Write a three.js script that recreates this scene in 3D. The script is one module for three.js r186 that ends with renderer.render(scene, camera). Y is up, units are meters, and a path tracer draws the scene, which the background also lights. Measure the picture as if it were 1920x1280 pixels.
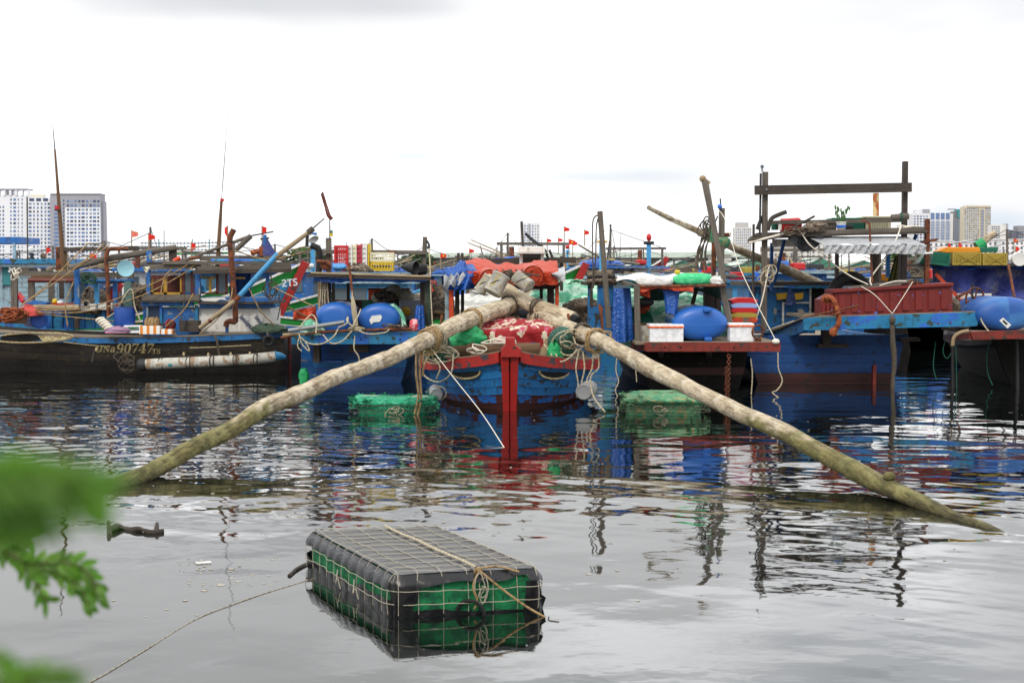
import * as THREE from 'three';
import { mergeGeometries } from 'three/addons/utils/BufferGeometryUtils.js';
import { RoundedBoxGeometry } from 'three/addons/geometries/RoundedBoxGeometry.js';
import { FontLoader } from 'three/addons/loaders/FontLoader.js';
import { TextGeometry } from 'three/addons/geometries/TextGeometry.js';

// ---------------------------------------------------------------- camera, sky, sun, exposure
const scene = new THREE.Scene();
const FOC = 2600, EYE = 3.1, PITCH = Math.atan(130 / FOC);
const camera = new THREE.PerspectiveCamera(2 * Math.atan(640 / FOC) * 180 / Math.PI, 1.5, 0.1, 4000);
camera.position.set(0, EYE, 0);
camera.rotation.x = -PITCH;
camera.focus = 27;
camera.userData.fStop = 4;
const renderer = new THREE.WebGLRenderer({ antialias: true });
renderer.toneMapping = THREE.LinearToneMapping;
renderer.toneMappingExposure = 1.0;
renderer.shadowMap.enabled = true;
const sun = new THREE.DirectionalLight(0xfff4e2, 1.5);
sun.position.set(-26, 60, 30);
sun.castShadow = true;
sun.shadow.radius = 24;
Object.assign(sun.shadow.camera, { left: -60, right: 60, top: 60, bottom: -60, near: 1, far: 250 });
sun.target.position.set(0, 0, -35);
scene.add(sun, sun.target);

// ---------------------------------------------------------------- small maths
let seed = 7;
const rnd = () => { seed = (seed * 1664525 + 1013904223) >>> 0; return seed / 4294967296; };
const rr = (a, b) => a + (b - a) * rnd();
const V = (x, y, z) => new THREE.Vector3(x, y, z);
const lerp = (a, b, t) => a + (b - a) * t;
const clamp = (x, a = 0, b = 1) => Math.min(b, Math.max(a, x));
const smooth = (a, b, x) => { const t = clamp((x - a) / (b - a)); return t * t * (3 - 2 * t); };
const cp = Math.cos(PITCH), sp = Math.sin(PITCH);
// a point of the harbour: bearing and drop as seen from the quay, and its distance from the quay in metres
const P = (px, py, d) => {
  const a = (px - 960) / FOC, b = (640 - py) / FOC, s = d / (cp + b * sp);
  return V(a * s, EYE + (b * cp - sp) * s, -d);
};
const pt = (p) => p.isVector3 ? p : P(p[0], p[1], p[2]);
const mpp = (d) => d / FOC;                       // metres per unit at that distance
const h2 = (x, y, s) => { let n = (x * 374761393 + y * 668265263 + s * 974711) | 0; n = Math.imul(n ^ (n >>> 13), 1274126177); return ((n ^ (n >>> 16)) >>> 0) / 4294967296; };
function vnoise(x, y, per, s) {                    // tileable value noise, period per
  const xi = Math.floor(x), yi = Math.floor(y), fx = x - xi, fy = y - yi;
  const w = (t) => ((t % per) + per) % per, u = fx * fx * (3 - 2 * fx), v = fy * fy * (3 - 2 * fy);
  const x0 = w(xi), x1 = w(xi + 1), y0 = w(yi), y1 = w(yi + 1);
  return lerp(lerp(h2(x0, y0, s), h2(x1, y0, s), u), lerp(h2(x0, y1, s), h2(x1, y1, s), u), v);
}
function fbm(u, v, f, oct, s) { let a = 0, k = 0.5, t = 0; for (let i = 0; i < oct; i++) { a += k * vnoise(u * f, v * f, f, s + i * 17); t += k; k *= 0.55; f *= 2; } return a / t; }
function fbm2(u, v, fu, fv, oct, s) {              // stretched, tileable
  let a = 0, k = 0.5, t = 0;
  for (let i = 0; i < oct; i++) {
    const x = u * fu, y = v * fv, xi = Math.floor(x), yi = Math.floor(y), fx = x - xi, fy = y - yi;
    const X = (n) => ((n % fu) + fu) % fu, Y = (n) => ((n % fv) + fv) % fv, a1 = fx * fx * (3 - 2 * fx), b1 = fy * fy * (3 - 2 * fy);
    a += k * lerp(lerp(h2(X(xi), Y(yi), s + i), h2(X(xi + 1), Y(yi), s + i), a1), lerp(h2(X(xi), Y(yi + 1), s + i), h2(X(xi + 1), Y(yi + 1), s + i), a1), b1);
    t += k; k *= 0.55; fu *= 2; fv *= 2;
  }
  return a / t;
}
const hex = (h) => { const c = new THREE.Color(h); return [c.r, c.g, c.b]; };          // linear
const mix3 = (a, b, t) => [lerp(a[0], b[0], t), lerp(a[1], b[1], t), lerp(a[2], b[2], t)];
const srgb = (x) => Math.round(255 * clamp(x <= 0.0031308 ? 12.92 * x : 1.055 * Math.pow(x, 1 / 2.4) - 0.055));

// ---------------------------------------------------------------- the sky: bright overcast with thin grey-blue breaks
{
  const W = 2048, H = 1024, data = new Float32Array(W * H * 4);
  for (let j = 0; j < H; j++) for (let i = 0; i < W; i++) {
    const u = i / W, el = (0.5 - (H - 1 - j + 0.5) / H) * Math.PI, v = (el + Math.PI / 2) / Math.PI;
    const n = fbm2(u, v, 16, 26, 5, 11), m = fbm2(u, v, 10, 18, 4, 51), st = fbm2(u, v, 14, 90, 4, 91);
    let c = [2.4, 2.405, 2.42];
    const az = ((u - 0.25) * 360 + 540) % 360 - 180, eld = el * 180 / Math.PI;                  // degrees from the view's middle, height in degrees
    const patch = (a, e, wa, we) => { const q = ((az - a) / wa) ** 2 + ((eld - e) / we) ** 2; return q > 6 ? 0 : Math.exp(-q); }, wob = fbm2(u, v, 60, 90, 4, 33) - 0.5;
    c = mix3(c, [0.84, 0.89, 0.95], 0.97 * smooth(0.36, 0.62, st) * smooth(0.3, 0.52, m));      // thin blue-grey veils
    c = mix3(c, [0.88, 0.89, 0.92], 0.9 * smooth(0.5, 0.75, n));                                       // heavier cloud bellies
    c = mix3(c, [1.5, 1.51, 1.54], smooth(0.38, 0.6, fbm2(u, v, 24, 40, 4, 71)) * 0.5);
    c = mix3(c, [0.95, 0.955, 0.965], 0.9 * smooth(0.5, 0.68, fbm2(u, v, 14, 34, 5, 171)));
    c = mix3(c, [0.66, 0.68, 0.72], 0.8 * smooth(0.0, 1.1, patch(-11, 10.7, 4.5, 0.8) + 0.8 * patch(-5, 10.8, 3.5, 0.6) + 0.4 * patch(-16, 10.2, 3, 0.8) + wob * 0.6));   // the grey cloud at the top of the view
    c = mix3(c, [0.72, 0.8, 0.9], 0.85 * smooth(0.2, 1, patch(18.5, 1.6, 4, 0.9) + wob * 1.2));
    const k = (j * W + i) * 4; data[k] = c[0]; data[k + 1] = c[1]; data[k + 2] = c[2]; data[k + 3] = 1;
  }
  const t = new THREE.DataTexture(data, W, H, THREE.RGBAFormat, THREE.FloatType);
  t.mapping = THREE.EquirectangularReflectionMapping; t.magFilter = t.minFilter = THREE.LinearFilter; t.wrapS = THREE.RepeatWrapping; t.needsUpdate = true;
  scene.background = t; scene.environment = t;
}

// ---------------------------------------------------------------- textures and materials
function tex(n, fn, color = true) {
  const data = new Uint8Array(n * n * 4);
  for (let j = 0; j < n; j++) for (let i = 0; i < n; i++) {
    const c = fn((i + 0.5) / n, (j + 0.5) / n), k = (j * n + i) * 4;
    if (color) { data[k] = srgb(c[0]); data[k + 1] = srgb(c[1]); data[k + 2] = srgb(c[2]); } else data[k] = data[k + 1] = data[k + 2] = Math.round(255 * clamp(c));
    data[k + 3] = 255;
  }
  const t = new THREE.DataTexture(data, n, n, THREE.RGBAFormat);
  t.wrapS = t.wrapT = THREE.RepeatWrapping; t.magFilter = THREE.LinearFilter; t.minFilter = THREE.LinearMipmapLinearFilter; t.generateMipmaps = true;
  if (color) t.colorSpace = THREE.SRGBColorSpace;
  t.needsUpdate = true; return t;
}
const sized = (t, m, my = m) => { t.repeat.set(1 / m, 1 / my); return t; };
const grainBump = sized(tex(256, (u, v) => 0.5 * fbm2(u, v, 6, 48, 4, 5) + 0.5 * fbm(u, v, 16, 4, 9), false), 1.1);
const lumpBump = sized(tex(256, (u, v) => fbm(u, v, 8, 5, 23), false), 0.7);
const foldBump = sized(tex(256, (u, v) => { const w = fbm(u, v, 4, 3, 31); return Math.abs(2 * fbm2(u + w * 0.3, v + w * 0.2, 5, 7, 3, 37) - 1); }, false), 0.9);
const std = (color, o = {}) => new THREE.MeshStandardMaterial({ color, roughness: 0.7, ...o });
let tseed = 100;
// old boat paint: patches of tone, chips down to an older coat or wood, run-down stains
function paint(base, { chip = '#6b6358', old = null, chips = 0.2, stains = 0.35, stain = '#2b2016', size = 2.2, rough = 0.55, n = 512, drip = true } = {}) {
  const b = hex(base), c = hex(chip), o = hex(old || base), st = hex(stain), s = (tseed += 37);
  const map = sized(tex(n, (u, v) => {
    const t1 = fbm(u, v, 4, 5, s), t2 = fbm(u, v, 14, 4, s + 5), f = fbm2(u, v, 6, 70, 3, s + 8);
    let col = mix3(b, o, old ? smooth(0.5, 0.6, t1) * 0.8 : 0);
    const k = 0.82 + 0.36 * t1 * (0.6 + 0.8 * f); col = [col[0] * k, col[1] * k, col[2] * k];
    const run = drip ? fbm2(u, v, 34, 3, 4, s + 13) : t2;
    col = mix3(col, st, stains * smooth(0.55, 0.78, run) * smooth(0.3, 0.7, fbm(u, v, 5, 3, s + 21)));
    col = mix3(col, st, stains * 0.9 * smooth(0.62, 0.75, t2));
    col = mix3(col, c, smooth(0.70 - chips * 0.35, 0.73 - chips * 0.35, 0.55 * t2 + 0.45 * fbm2(u, v, 9, 26, 4, s + 31)));
    return col;
  }), size);
  return new THREE.MeshStandardMaterial({ map, roughness: rough, bumpMap: grainBump, bumpScale: 0.006 });
}
function wood(base, dark, { size = 1.6, cracks = 0.5, rough = 0.85 } = {}) {
  const b = hex(base), d = hex(dark), s = (tseed += 41);
  const map = sized(tex(512, (u, v) => {
    const g = fbm2(u, v, 3, 60, 4, s), p = fbm(u, v, 4, 4, s + 3), cr = fbm2(u, v, 4, 90, 3, s + 7);
    let c = mix3(b, d, clamp(0.15 + 0.9 * (g - 0.35)));
    const k = 0.75 + 0.5 * p; c = [c[0] * k, c[1] * k, c[2] * k];
    return mix3(c, [0.012, 0.01, 0.008], cracks * smooth(0.66, 0.78, cr));
  }), size);
  return new THREE.MeshStandardMaterial({ map, roughness: rough, bumpMap: grainBump, bumpScale: 0.012 });
}
function mottled(base, other, { f = 6, lo = 0.45, hi = 0.65, size = 0.8, rough = 0.8, bump = lumpBump, bs = 0.006, third = null, n = 256 } = {}) {
  const b = hex(base), o = hex(other), t = third && hex(third), s = (tseed += 29);
  const map = sized(tex(n, (u, v) => {
    const a = fbm(u, v, f, 5, s), k = 0.85 + 0.3 * fbm(u, v, f * 4, 3, s + 3);
    let c = mix3(b, o, smooth(lo, hi, a));
    if (t) c = mix3(c, t, smooth(0.58, 0.68, fbm(u, v, f * 2, 4, s + 9)));
    return [c[0] * k, c[1] * k, c[2] * k];
  }), size);
  return new THREE.MeshStandardMaterial({ map, roughness: rough, bumpMap: bump, bumpScale: bs });
}
const M = {
  blue: paint('#1b76ba', { chips: 0.26, stains: 0.75, chip: '#2c3338', old: '#1563a2' }),
  deepBlue: paint('#0b519c', { chips: 0.12, stains: 0.45, chip: '#0b2a52', old: '#094588' }),
  turq: paint('#1f86ba', { chips: 0.25, stains: 0.5, chip: '#33463f', old: '#2c66d2', stain: '#234a3c' }),
  skyBlue: paint('#4aa3dc', { chips: 0.05, stains: 0.2 }),
  paleBlue: paint('#8fa9b5', { chips: 0.12, stains: 0.35 }),
  cobalt: paint('#216cb8', { chips: 0.2, stains: 0.5, chip: '#8c9296' }),
  red: paint('#b41c12', { chips: 0.3, stains: 0.5, chip: '#3f3a44', old: '#9c1a14' }),
  stemRed: paint('#a8130b', { chips: 0.26, stains: 0.3, chip: '#4a2a26' }),
  rustRed: paint('#8a2c1e', { chips: 0.25, stains: 0.5, chip: '#43322c', old: '#74241a' }),
  boot: paint('#431310', { chips: 0.1, stains: 0.6, chip: '#251311' }),
  bootMix: paint('#1560b0', { chips: 0.72, stains: 0.5, chip: '#4a1713' }),
  chestRed: paint('#7c1f1a', { chips: 0.05, stains: 0.2, chip: '#5e7fe0', drip: false }),
  darkHull: paint('#2c2013', { chips: 0.24, stains: 0.7, chip: '#3a3018', old: '#150f0a', stain: '#0d0a08' }),
  blackHullAndShade: paint('#0f0c0a', { rough: 0.9, chips: 0.1, stains: 0.5, chip: '#2a201a' }),  // black hull paint; on two sterns it also paints in platform shade
  green: paint('#1f9a3c', { chips: 0.04, stains: 0.2 }),
  white: paint('#d9d8d4', { chips: 0.05, stains: 0.3, stain: '#8a6a3c', chip: '#8a8780' }),
  panelWhite: paint('#cfcdc6', { chips: 0.06, stains: 0.55, stain: '#a3782e', chip: '#7d786c', size: 3 }),
  yellow: paint('#d6a431', { chips: 0.14, stains: 0.3 }),
  maroon: paint('#6a2a22', { chips: 0.15, stains: 0.3 }),
  orangePaint: paint('#d8481a', { chips: 0.12, stains: 0.3 }),
  greyWood: wood('#7d756b', '#3c352f'),
  darkWood: wood('#544b44', '#241f1b'),
  brownWood: wood('#7a5c40', '#38281b'),
  paleWood: wood('#b29a78', '#6e5940'),
  bamboo: wood('#b9a585', '#6b5a42', { cracks: 0.25 }),
  deck: wood('#a1917c', '#5a4d40', { cracks: 0.7 }),
  rust: mottled('#6d3b22', '#8c4a24', { third: '#3a2620', size: 0.9 }),
  rustOrange: mottled('#a2522a', '#7c3a1c', { third: '#c27138', size: 0.6 }),
  steel: std('#8c9092', { metalness: 0.6, roughness: 0.45 }),
  darkSteel: std('#2e2e30', { metalness: 0.3, roughness: 0.6 }),
  rubber: std('#141416', { roughness: 0.75, bumpMap: lumpBump, bumpScale: 0.004 }),
  rope: mottled('#b29468', '#7e6644', { f: 12, size: 0.3 }),
  paleRope: mottled('#d0c4a8', '#9f9278', { f: 12, size: 0.3 }),
  whiteRope: std('#e2dccd', { roughness: 0.9 }),
  darkRope: mottled('#5c5346', '#3a342c', { f: 12, size: 0.3 }),
  greenRope: std('#1c5a4a', { roughness: 0.9 }),
  tank: new THREE.MeshPhysicalMaterial({ color: '#2a6cc6', roughness: 0.36, bumpMap: lumpBump, bumpScale: 0.002 }),
  tankDull: mottled('#2a62b4', '#3f7cc0', { f: 4, rough: 0.5, bs: 0.002, size: 1.4 }),
  drum: new THREE.MeshPhysicalMaterial({ color: '#1c4fa8', roughness: 0.4, bumpMap: lumpBump, bumpScale: 0.002 }),
  foam: mottled('#e9ecf2', '#d6d9de', { f: 10, bs: 0.002 }),
  oldFoam: mottled('#bcbab2', '#98958a', { f: 5, third: '#a99a63', size: 0.6, bs: 0.008 }),
  orangeTape: mottled('#e85a26', '#f08a4a', { f: 10, size: 0.3 }),
  orangeTarp: new THREE.MeshStandardMaterial({ color: '#c93f16', roughness: 0.55, bumpMap: foldBump, bumpScale: 0.06 }),
  blueTarp: new THREE.MeshStandardMaterial({ color: '#1a58b0', roughness: 0.4, bumpMap: foldBump, bumpScale: 0.03 }),
  darkTarp: new THREE.MeshStandardMaterial({ color: '#2a2d33', roughness: 0.65, bumpMap: foldBump, bumpScale: 0.05 }),
  silverTarp: new THREE.MeshStandardMaterial({ color: '#aeb1b5', roughness: 0.45, bumpMap: foldBump, bumpScale: 0.05 }),
  navyTarp: mottled('#26327a', '#3a4ba8', { f: 3, lo: 0.4, hi: 0.7, size: 2.5, rough: 0.55, bump: foldBump, bs: 0.02, third: '#5a5b78' }),
  whiteTarp: mottled('#dededb', '#c7c7c5', { f: 5, bump: foldBump, bs: 0.02 }),
  greenSack: mottled('#34b876', '#57c890', { f: 12, bump: foldBump, bs: 0.02 }),
  greenCloth: new THREE.MeshStandardMaterial({ color: '#12a45f', roughness: 0.6, bumpMap: foldBump, bumpScale: 0.02 }),
  net: mottled('#1ba274', '#108260', { f: 9, third: '#5cc6a0', bs: 0.03, size: 0.8 }),
  oldNet: mottled('#5f9a72', '#3f8460', { f: 7, third: '#8f8d62', bs: 0.03, size: 0.9 }),
  darkNet: mottled('#2a5a4c', '#1c4238', { f: 14, third: '#4c7a68', bs: 0.03, size: 0.5 }),
  netMix: mottled('#5fae8c', '#bfe0cc', { f: 5, lo: 0.4, hi: 0.6, bs: 0.02 }),
  brownNet: mottled('#6e5f50', '#463b32', { f: 9, third: '#998c78', bs: 0.03 }),
  redPlastic: std('#cf1a1c', { roughness: 0.4 }), yellowPlastic: std('#e3c21e', { roughness: 0.45 }),
  whitePlastic: std('#dcdcd8', { roughness: 0.45 }), creamPlastic: std('#dad6ba', { roughness: 0.5 }), pinkPlastic: std('#c23a4e', { roughness: 0.45 }),
  greenPlastic: std('#0f6f57', { roughness: 0.45 }), orangePlastic: std('#f09a1c', { roughness: 0.45 }), oliveCrate: std('#b49c3c', { roughness: 0.5 }),
  bluePlastic: std('#2f6ac4', { roughness: 0.4 }), paleBlueCrate: std('#8ea4d8', { roughness: 0.5 }),
  dark: std('#0b0b0c', { roughness: 0.9 }), glass: new THREE.MeshPhysicalMaterial({ color: '#56656f', roughness: 0.12, metalness: 0.0 }),
  teal: std('#2f7f86', { roughness: 0.5 }), lampBlue: std('#8ec0cf', { roughness: 0.6 }),
  flagRed: std('#dc2015', { roughness: 0.8 }), flagPink: std('#e2775f', { roughness: 0.8 }), star: std('#f2cf2a', { roughness: 0.8 }),
  eyeWhite: mottled('#b9b08a', '#8d8258', { f: 8, third: '#8a5a30', size: 0.5 }), letter: mottled('#857c58', '#5a4f2c', { f: 8, third: '#6e4a28', size: 0.4 }), letterWhite: std('#c9d4dc'),
};

for (const k of 'blue deepBlue turq cobalt red stemRed rustRed boot bootMix chestRed darkHull blackHullAndShade green yellow maroon orangePaint greyWood darkWood brownWood paleWood bamboo deck rust rustOrange tank tankDull drum orangeTarp blueTarp navyTarp greenCloth net darkNet brownNet redPlastic greenPlastic orangePlastic oliveCrate yellowPlastic pinkPlastic rope paleRope darkRope skyBlue'.split(' ')) M[k].color.multiplyScalar(0.8);   // strong colours darkened evenly to offset the bright sky and deepen the shade
M.oldFoam.color.multiplyScalar(0.8);

// ---------------------------------------------------------------- geometry helpers (all give geometries in world metres)
function boxUV(g, axis = -1, off = true) {          // uv in metres from position, u along the longest side
  g.computeBoundingBox();
  const s = g.boundingBox.getSize(V(0, 0, 0)), p = g.attributes.position, n = g.attributes.normal, uv = new Float32Array(p.count * 2);
  const a = axis >= 0 ? axis : (s.x >= s.y && s.x >= s.z ? 0 : s.y >= s.z ? 1 : 2);
  const ou = off ? rr(0, 9) : 0, ov = off ? rr(0, 9) : 0, get = [p.getX.bind(p), p.getY.bind(p), p.getZ.bind(p)];
  for (let i = 0; i < p.count; i++) {
    const ax = Math.abs(n.getX(i)), ay = Math.abs(n.getY(i)), az = Math.abs(n.getZ(i));
    const d = ax > ay && ax > az ? 0 : ay > az ? 1 : 2;
    let u = a, v = 3 - a - d; if (d === a) { u = (a + 1) % 3; v = (a + 2) % 3; }
    uv[2 * i] = get[u](i) + ou; uv[2 * i + 1] = get[v](i) + ov;
  }
  g.setAttribute('uv', new THREE.BufferAttribute(uv, 2)); return g;
}
const flat = (g) => { const o = g.index ? g.toNonIndexed() : g; for (const k of Object.keys(o.attributes)) if (!['position', 'normal', 'uv', 'color'].includes(k)) o.deleteAttribute(k); return o; };
const bxm = (w, h, l, x, y, z, ry = 0, rx = 0, rz = 0) => { const g = boxUV(flat(new THREE.BoxGeometry(w, h, l))); g.applyMatrix4(new THREE.Matrix4().compose(V(x, y, z), new THREE.Quaternion().setFromEuler(new THREE.Euler(rx, ry, rz)), V(1, 1, 1))); return g; };
const rbx = (w, h, l, x, y, z, ry = 0, r = 0.03, rx = 0, rz = 0) => { const g = boxUV(flat(new RoundedBoxGeometry(w, h, l, 2, Math.min(r, w / 2.1, h / 2.1, l / 2.1)))); g.applyMatrix4(new THREE.Matrix4().compose(V(x, y, z), new THREE.Quaternion().setFromEuler(new THREE.Euler(rx, ry, rz)), V(1, 1, 1))); return g; };
// a box whose front spans the given bearings at distance d and which reaches t metres back
function pb(x0, y0, x1, y1, d, t = 0.1, r = 0) {
  const a = P(x0, y1, d), b = P(x1, y0, d);
  return (r ? rbx : bxm)(Math.abs(b.x - a.x), Math.abs(b.y - a.y), t, (a.x + b.x) / 2, (a.y + b.y) / 2, -d - t / 2, 0, r || 0);
}
const orient = (g, a, b, roll = 0) => {             // local z axis onto a -> b
  const dir = b.clone().sub(a), q = new THREE.Quaternion(), z = dir.clone().normalize(), up = Math.abs(z.y) > 0.95 ? V(0, 0, 1) : V(0, 1, 0);
  const x = up.clone().cross(z).normalize(), y = z.clone().cross(x); q.setFromRotationMatrix(new THREE.Matrix4().makeBasis(x, y, z));
  if (roll) q.multiply(new THREE.Quaternion().setFromAxisAngle(V(0, 0, 1), roll));
  g.applyMatrix4(new THREE.Matrix4().compose(a.clone().add(b).multiplyScalar(0.5), q, V(1, 1, 1))); return g;
};
const beam = (a, b, w, h = w, roll = 0) => { a = pt(a); b = pt(b); return orient(boxUV(flat(new THREE.BoxGeometry(w, h, a.distanceTo(b))), 2), a, b, roll); };
const tubeUV = (g, len, r) => { const uv = g.attributes.uv, o = rr(0, 5); for (let i = 0; i < uv.count; i++) uv.setXY(i, uv.getX(i) * len + o, uv.getY(i) * 2 * Math.PI * r); return g; };
function bar(a, b, r, r2 = r, seg = 8) {
  a = pt(a); b = pt(b); const l = a.distanceTo(b), g = new THREE.CylinderGeometry(r2, r, l, seg, 1).rotateX(Math.PI / 2), uv = g.attributes.uv;
  for (let i = 0; i < uv.count; i++) uv.setXY(i, uv.getY(i) * l, uv.getX(i) * 6.28 * r);
  return orient(flat(g), a, b);
}
function rope(pts, r = 0.018, seg = 0, rad = 5, closed = false) {
  pts = pts.map(pt); const c = new THREE.CatmullRomCurve3(pts, closed, 'centripetal'), l = c.getLength();
  return flat(tubeUV(new THREE.TubeGeometry(c, seg || Math.max(6, Math.min(60, pts.length * 6)), r, rad, closed), l, r));
}
function sagRope(a, b, sag, r = 0.016) { a = pt(a); b = pt(b); const m = []; for (let i = 0; i <= 6; i++) { const t = i / 6, q = a.clone().lerp(b, t); q.y -= sag * 4 * t * (1 - t); m.push(q); } return rope(m, r, 14); }
// a tube of varying radius through points, with lumps
function limb(pts, rad, { seg = 60, sides = 14, lump = 0.08, s = 1, cap = true } = {}) {
  const c = new THREE.CatmullRomCurve3(pts.map(pt), false, 'centripetal'), fr = c.computeFrenetFrames(seg, false), pos = [], uv = [], idx = [], len = c.getLength();
  for (let i = 0; i <= seg; i++) {
    const t = i / seg, p = c.getPointAt(t), n = fr.normals[i], b = fr.binormals[i];
    let R = rad(t);
    for (let j = 0; j <= sides; j++) {
      const a = j / sides * Math.PI * 2, q = R * (1 + lump * 2 * (vnoise(t * len * 0.9 + 50, (j % sides) / sides * 4, 4, s) - 0.5) + lump * 1.3 * (vnoise(t * len * 2.7 + 50 + (j % sides) / sides * 1.3 * (j < sides / 2 ? 1 : -1), (j % sides) / sides * 6, 6, s + 3) - 0.5));
      const v = p.clone().addScaledVector(n, Math.cos(a) * q).addScaledVector(b, Math.sin(a) * q);
      pos.push(v.x, v.y, v.z); uv.push(t * len, a * R);
      if (i < seg && j < sides) { const k = i * (sides + 1) + j; idx.push(k, k + 1, k + sides + 1, k + 1, k + sides + 2, k + sides + 1); }
    }
  }
  const g = new THREE.BufferGeometry();
  g.setAttribute('position', new THREE.Float32BufferAttribute(pos, 3)); g.setAttribute('uv', new THREE.Float32BufferAttribute(uv, 2)); g.setIndex(idx); g.computeVertexNormals();
  if (!cap) return flat(g);
  const caps = [0, seg].map((i) => { const p = c.getPointAt(i / seg), q = [p.x, p.y, p.z], u = [0, 0], id = []; for (let j = 0; j <= sides; j++) { const k = (i * (sides + 1) + j) * 3; q.push(pos[k], pos[k + 1], pos[k + 2]); u.push(pos[k], pos[k + 1]); if (j) id.push(0, j, j + 1); } const h = new THREE.BufferGeometry(); h.setAttribute('position', new THREE.Float32BufferAttribute(q, 3)); h.setAttribute('uv', new THREE.Float32BufferAttribute(u, 2)); h.setIndex(id); h.computeVertexNormals(); return flat(h); });
  return mergeGeometries([flat(g), ...caps]);
}
// a surface over a grid: fn(u, v) -> Vector3; uv in metres
function sheet(fn, nu, nv) {
  const pos = [], idx = [], uv = []; let au = [0], av = [0];
  for (let i = 1; i <= nu; i++) au.push(au[i - 1] + fn(i / nu, 0.5).distanceTo(fn((i - 1) / nu, 0.5)));
  for (let j = 1; j <= nv; j++) av.push(av[j - 1] + fn(0.5, j / nv).distanceTo(fn(0.5, (j - 1) / nv)));
  const ou = rr(0, 9), ov = rr(0, 9);
  for (let j = 0; j <= nv; j++) for (let i = 0; i <= nu; i++) { const p = fn(i / nu, j / nv); pos.push(p.x, p.y, p.z); uv.push(au[i] + ou, av[j] + ov); if (i < nu && j < nv) { const k = j * (nu + 1) + i; idx.push(k, k + 1, k + nu + 1, k + 1, k + nu + 2, k + nu + 1); } }
  const g = new THREE.BufferGeometry();
  g.setAttribute('position', new THREE.Float32BufferAttribute(pos, 3)); g.setAttribute('uv', new THREE.Float32BufferAttribute(uv, 2)); g.setIndex(idx); g.computeVertexNormals();
  return flat(g);
}
function lathe(profile, a, b, seg = 24) {          // profile [[r, t]], t in metres from a along a -> b
  a = pt(a); b = pt(b); const l = a.distanceTo(b), g = new THREE.LatheGeometry(profile.map(([r, t]) => new THREE.Vector2(Math.max(r, 1e-4), t)), seg).rotateX(Math.PI / 2).translate(0, 0, -l / 2);
  return orient(flat(g), a, b);
}
function prism(shapePts, t, bevel = 0) {            // outline [[x, y]] in metres, thickness t along +z
  const s = new THREE.Shape(shapePts.map(([x, y]) => new THREE.Vector2(x, y)));
  return boxUV(flat(new THREE.ExtrudeGeometry(s, { depth: t, bevelEnabled: bevel > 0, bevelSize: bevel, bevelThickness: bevel, bevelSegments: 1 })));
}
// an outline of bearings at distance d, t metres thick
function pprism(pp, d, t, bevel = 0) { const q = pp.map(([x, y]) => { const p = P(x, y, d); return [p.x, p.y]; }); return prism(q, t, bevel).translate(0, 0, -d - t); }
const ball = (p, r, sx = 1, sy = 1, sz = 1, seg = 12) => { p = pt(p); return flat(new THREE.SphereGeometry(r, seg, Math.round(seg * 0.7)).scale(sx, sy, sz).translate(p.x, p.y, p.z)); };
// a rumpled heap: noisy half-ellipsoid
function heap(p, rx, ry, rz, { s = 3, lump = 0.35, seg = 26, f = 4 } = {}) {
  p = pt(p); seg = Math.round(seg * 1.6);
  return sheet((u, v) => {
    const th = u * Math.PI * 2, ph = (v - 0.12) * Math.PI * 0.57 / 0.88, uu = ((u % 1) + 1) % 1, n = 1 + lump * (2 * fbm(uu, v * 0.5, f, 3, s) - 1) + lump * 0.55 * (0.5 - Math.abs(2 * fbm(uu, v * 0.6 + 0.2, f * 3, 2, s + 7) - 1));
    return V(p.x + Math.cos(th) * Math.cos(ph) * rx * n, p.y + Math.sin(ph) * ry * n, p.z + Math.sin(th) * Math.cos(ph) * rz * n);
  }, seg, Math.round(seg * 0.5));
}
const torus = (p, R, r, rot = [0, 0, 0], seg = 24) => { p = pt(p); const g = new THREE.TorusGeometry(R, r, 8, seg); return flat(tubeUV(g, 1, r).applyMatrix4(new THREE.Matrix4().compose(p, new THREE.Quaternion().setFromEuler(new THREE.Euler(...rot)), V(1, 1, 1)))); };
const merged = (gs) => { gs = (Array.isArray(gs) ? gs : [gs]).map(flat); return gs.length > 1 ? mergeGeometries(gs) : gs[0]; };

// ---------------------------------------------------------------- scene bookkeeping
const used = {}, things = [];
const numbered = (n) => { const k = used[n] = (used[n] ?? -1) + 1; return k ? `${n}_${String(k).padStart(3, '0')}` : n; };
function mesh(name, mat, gs) { const m = new THREE.Mesh(merged(gs), mat); m.name = name; m.castShadow = m.receiveShadow = true; return m; }
function thing(name, label, category, group) {
  const o = new THREE.Group(); o.name = numbered(name); o.userData = { label, category }; if (group) o.userData.group = group;
  scene.add(o); things.push(o); return o;
}
function part(parent, name, mat, gs, label) { const m = mesh(name, mat, gs); if (label) m.userData.label = label; parent.add(m); return m; }
function solo(name, label, category, mat, gs, group) {   // a thing that is one mesh
  const g = merged(gs); g.computeBoundingBox(); const c = g.boundingBox.getCenter(V(0, 0, 0)); c.y = g.boundingBox.min.y; g.translate(-c.x, -c.y, -c.z);
  const m = mesh(numbered(name), mat, g); m.position.copy(c); m.userData = { label, category }; if (group) m.userData.group = group; scene.add(m); return m;
}
function settle() {                                   // moves each thing's origin to its base
  for (const o of things) {
    const b = new THREE.Box3().setFromObject(o), c = b.getCenter(V(0, 0, 0)); c.y = b.min.y;
    o.position.add(c); for (const k of o.children) k.position.sub(c);
  }
}
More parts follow.
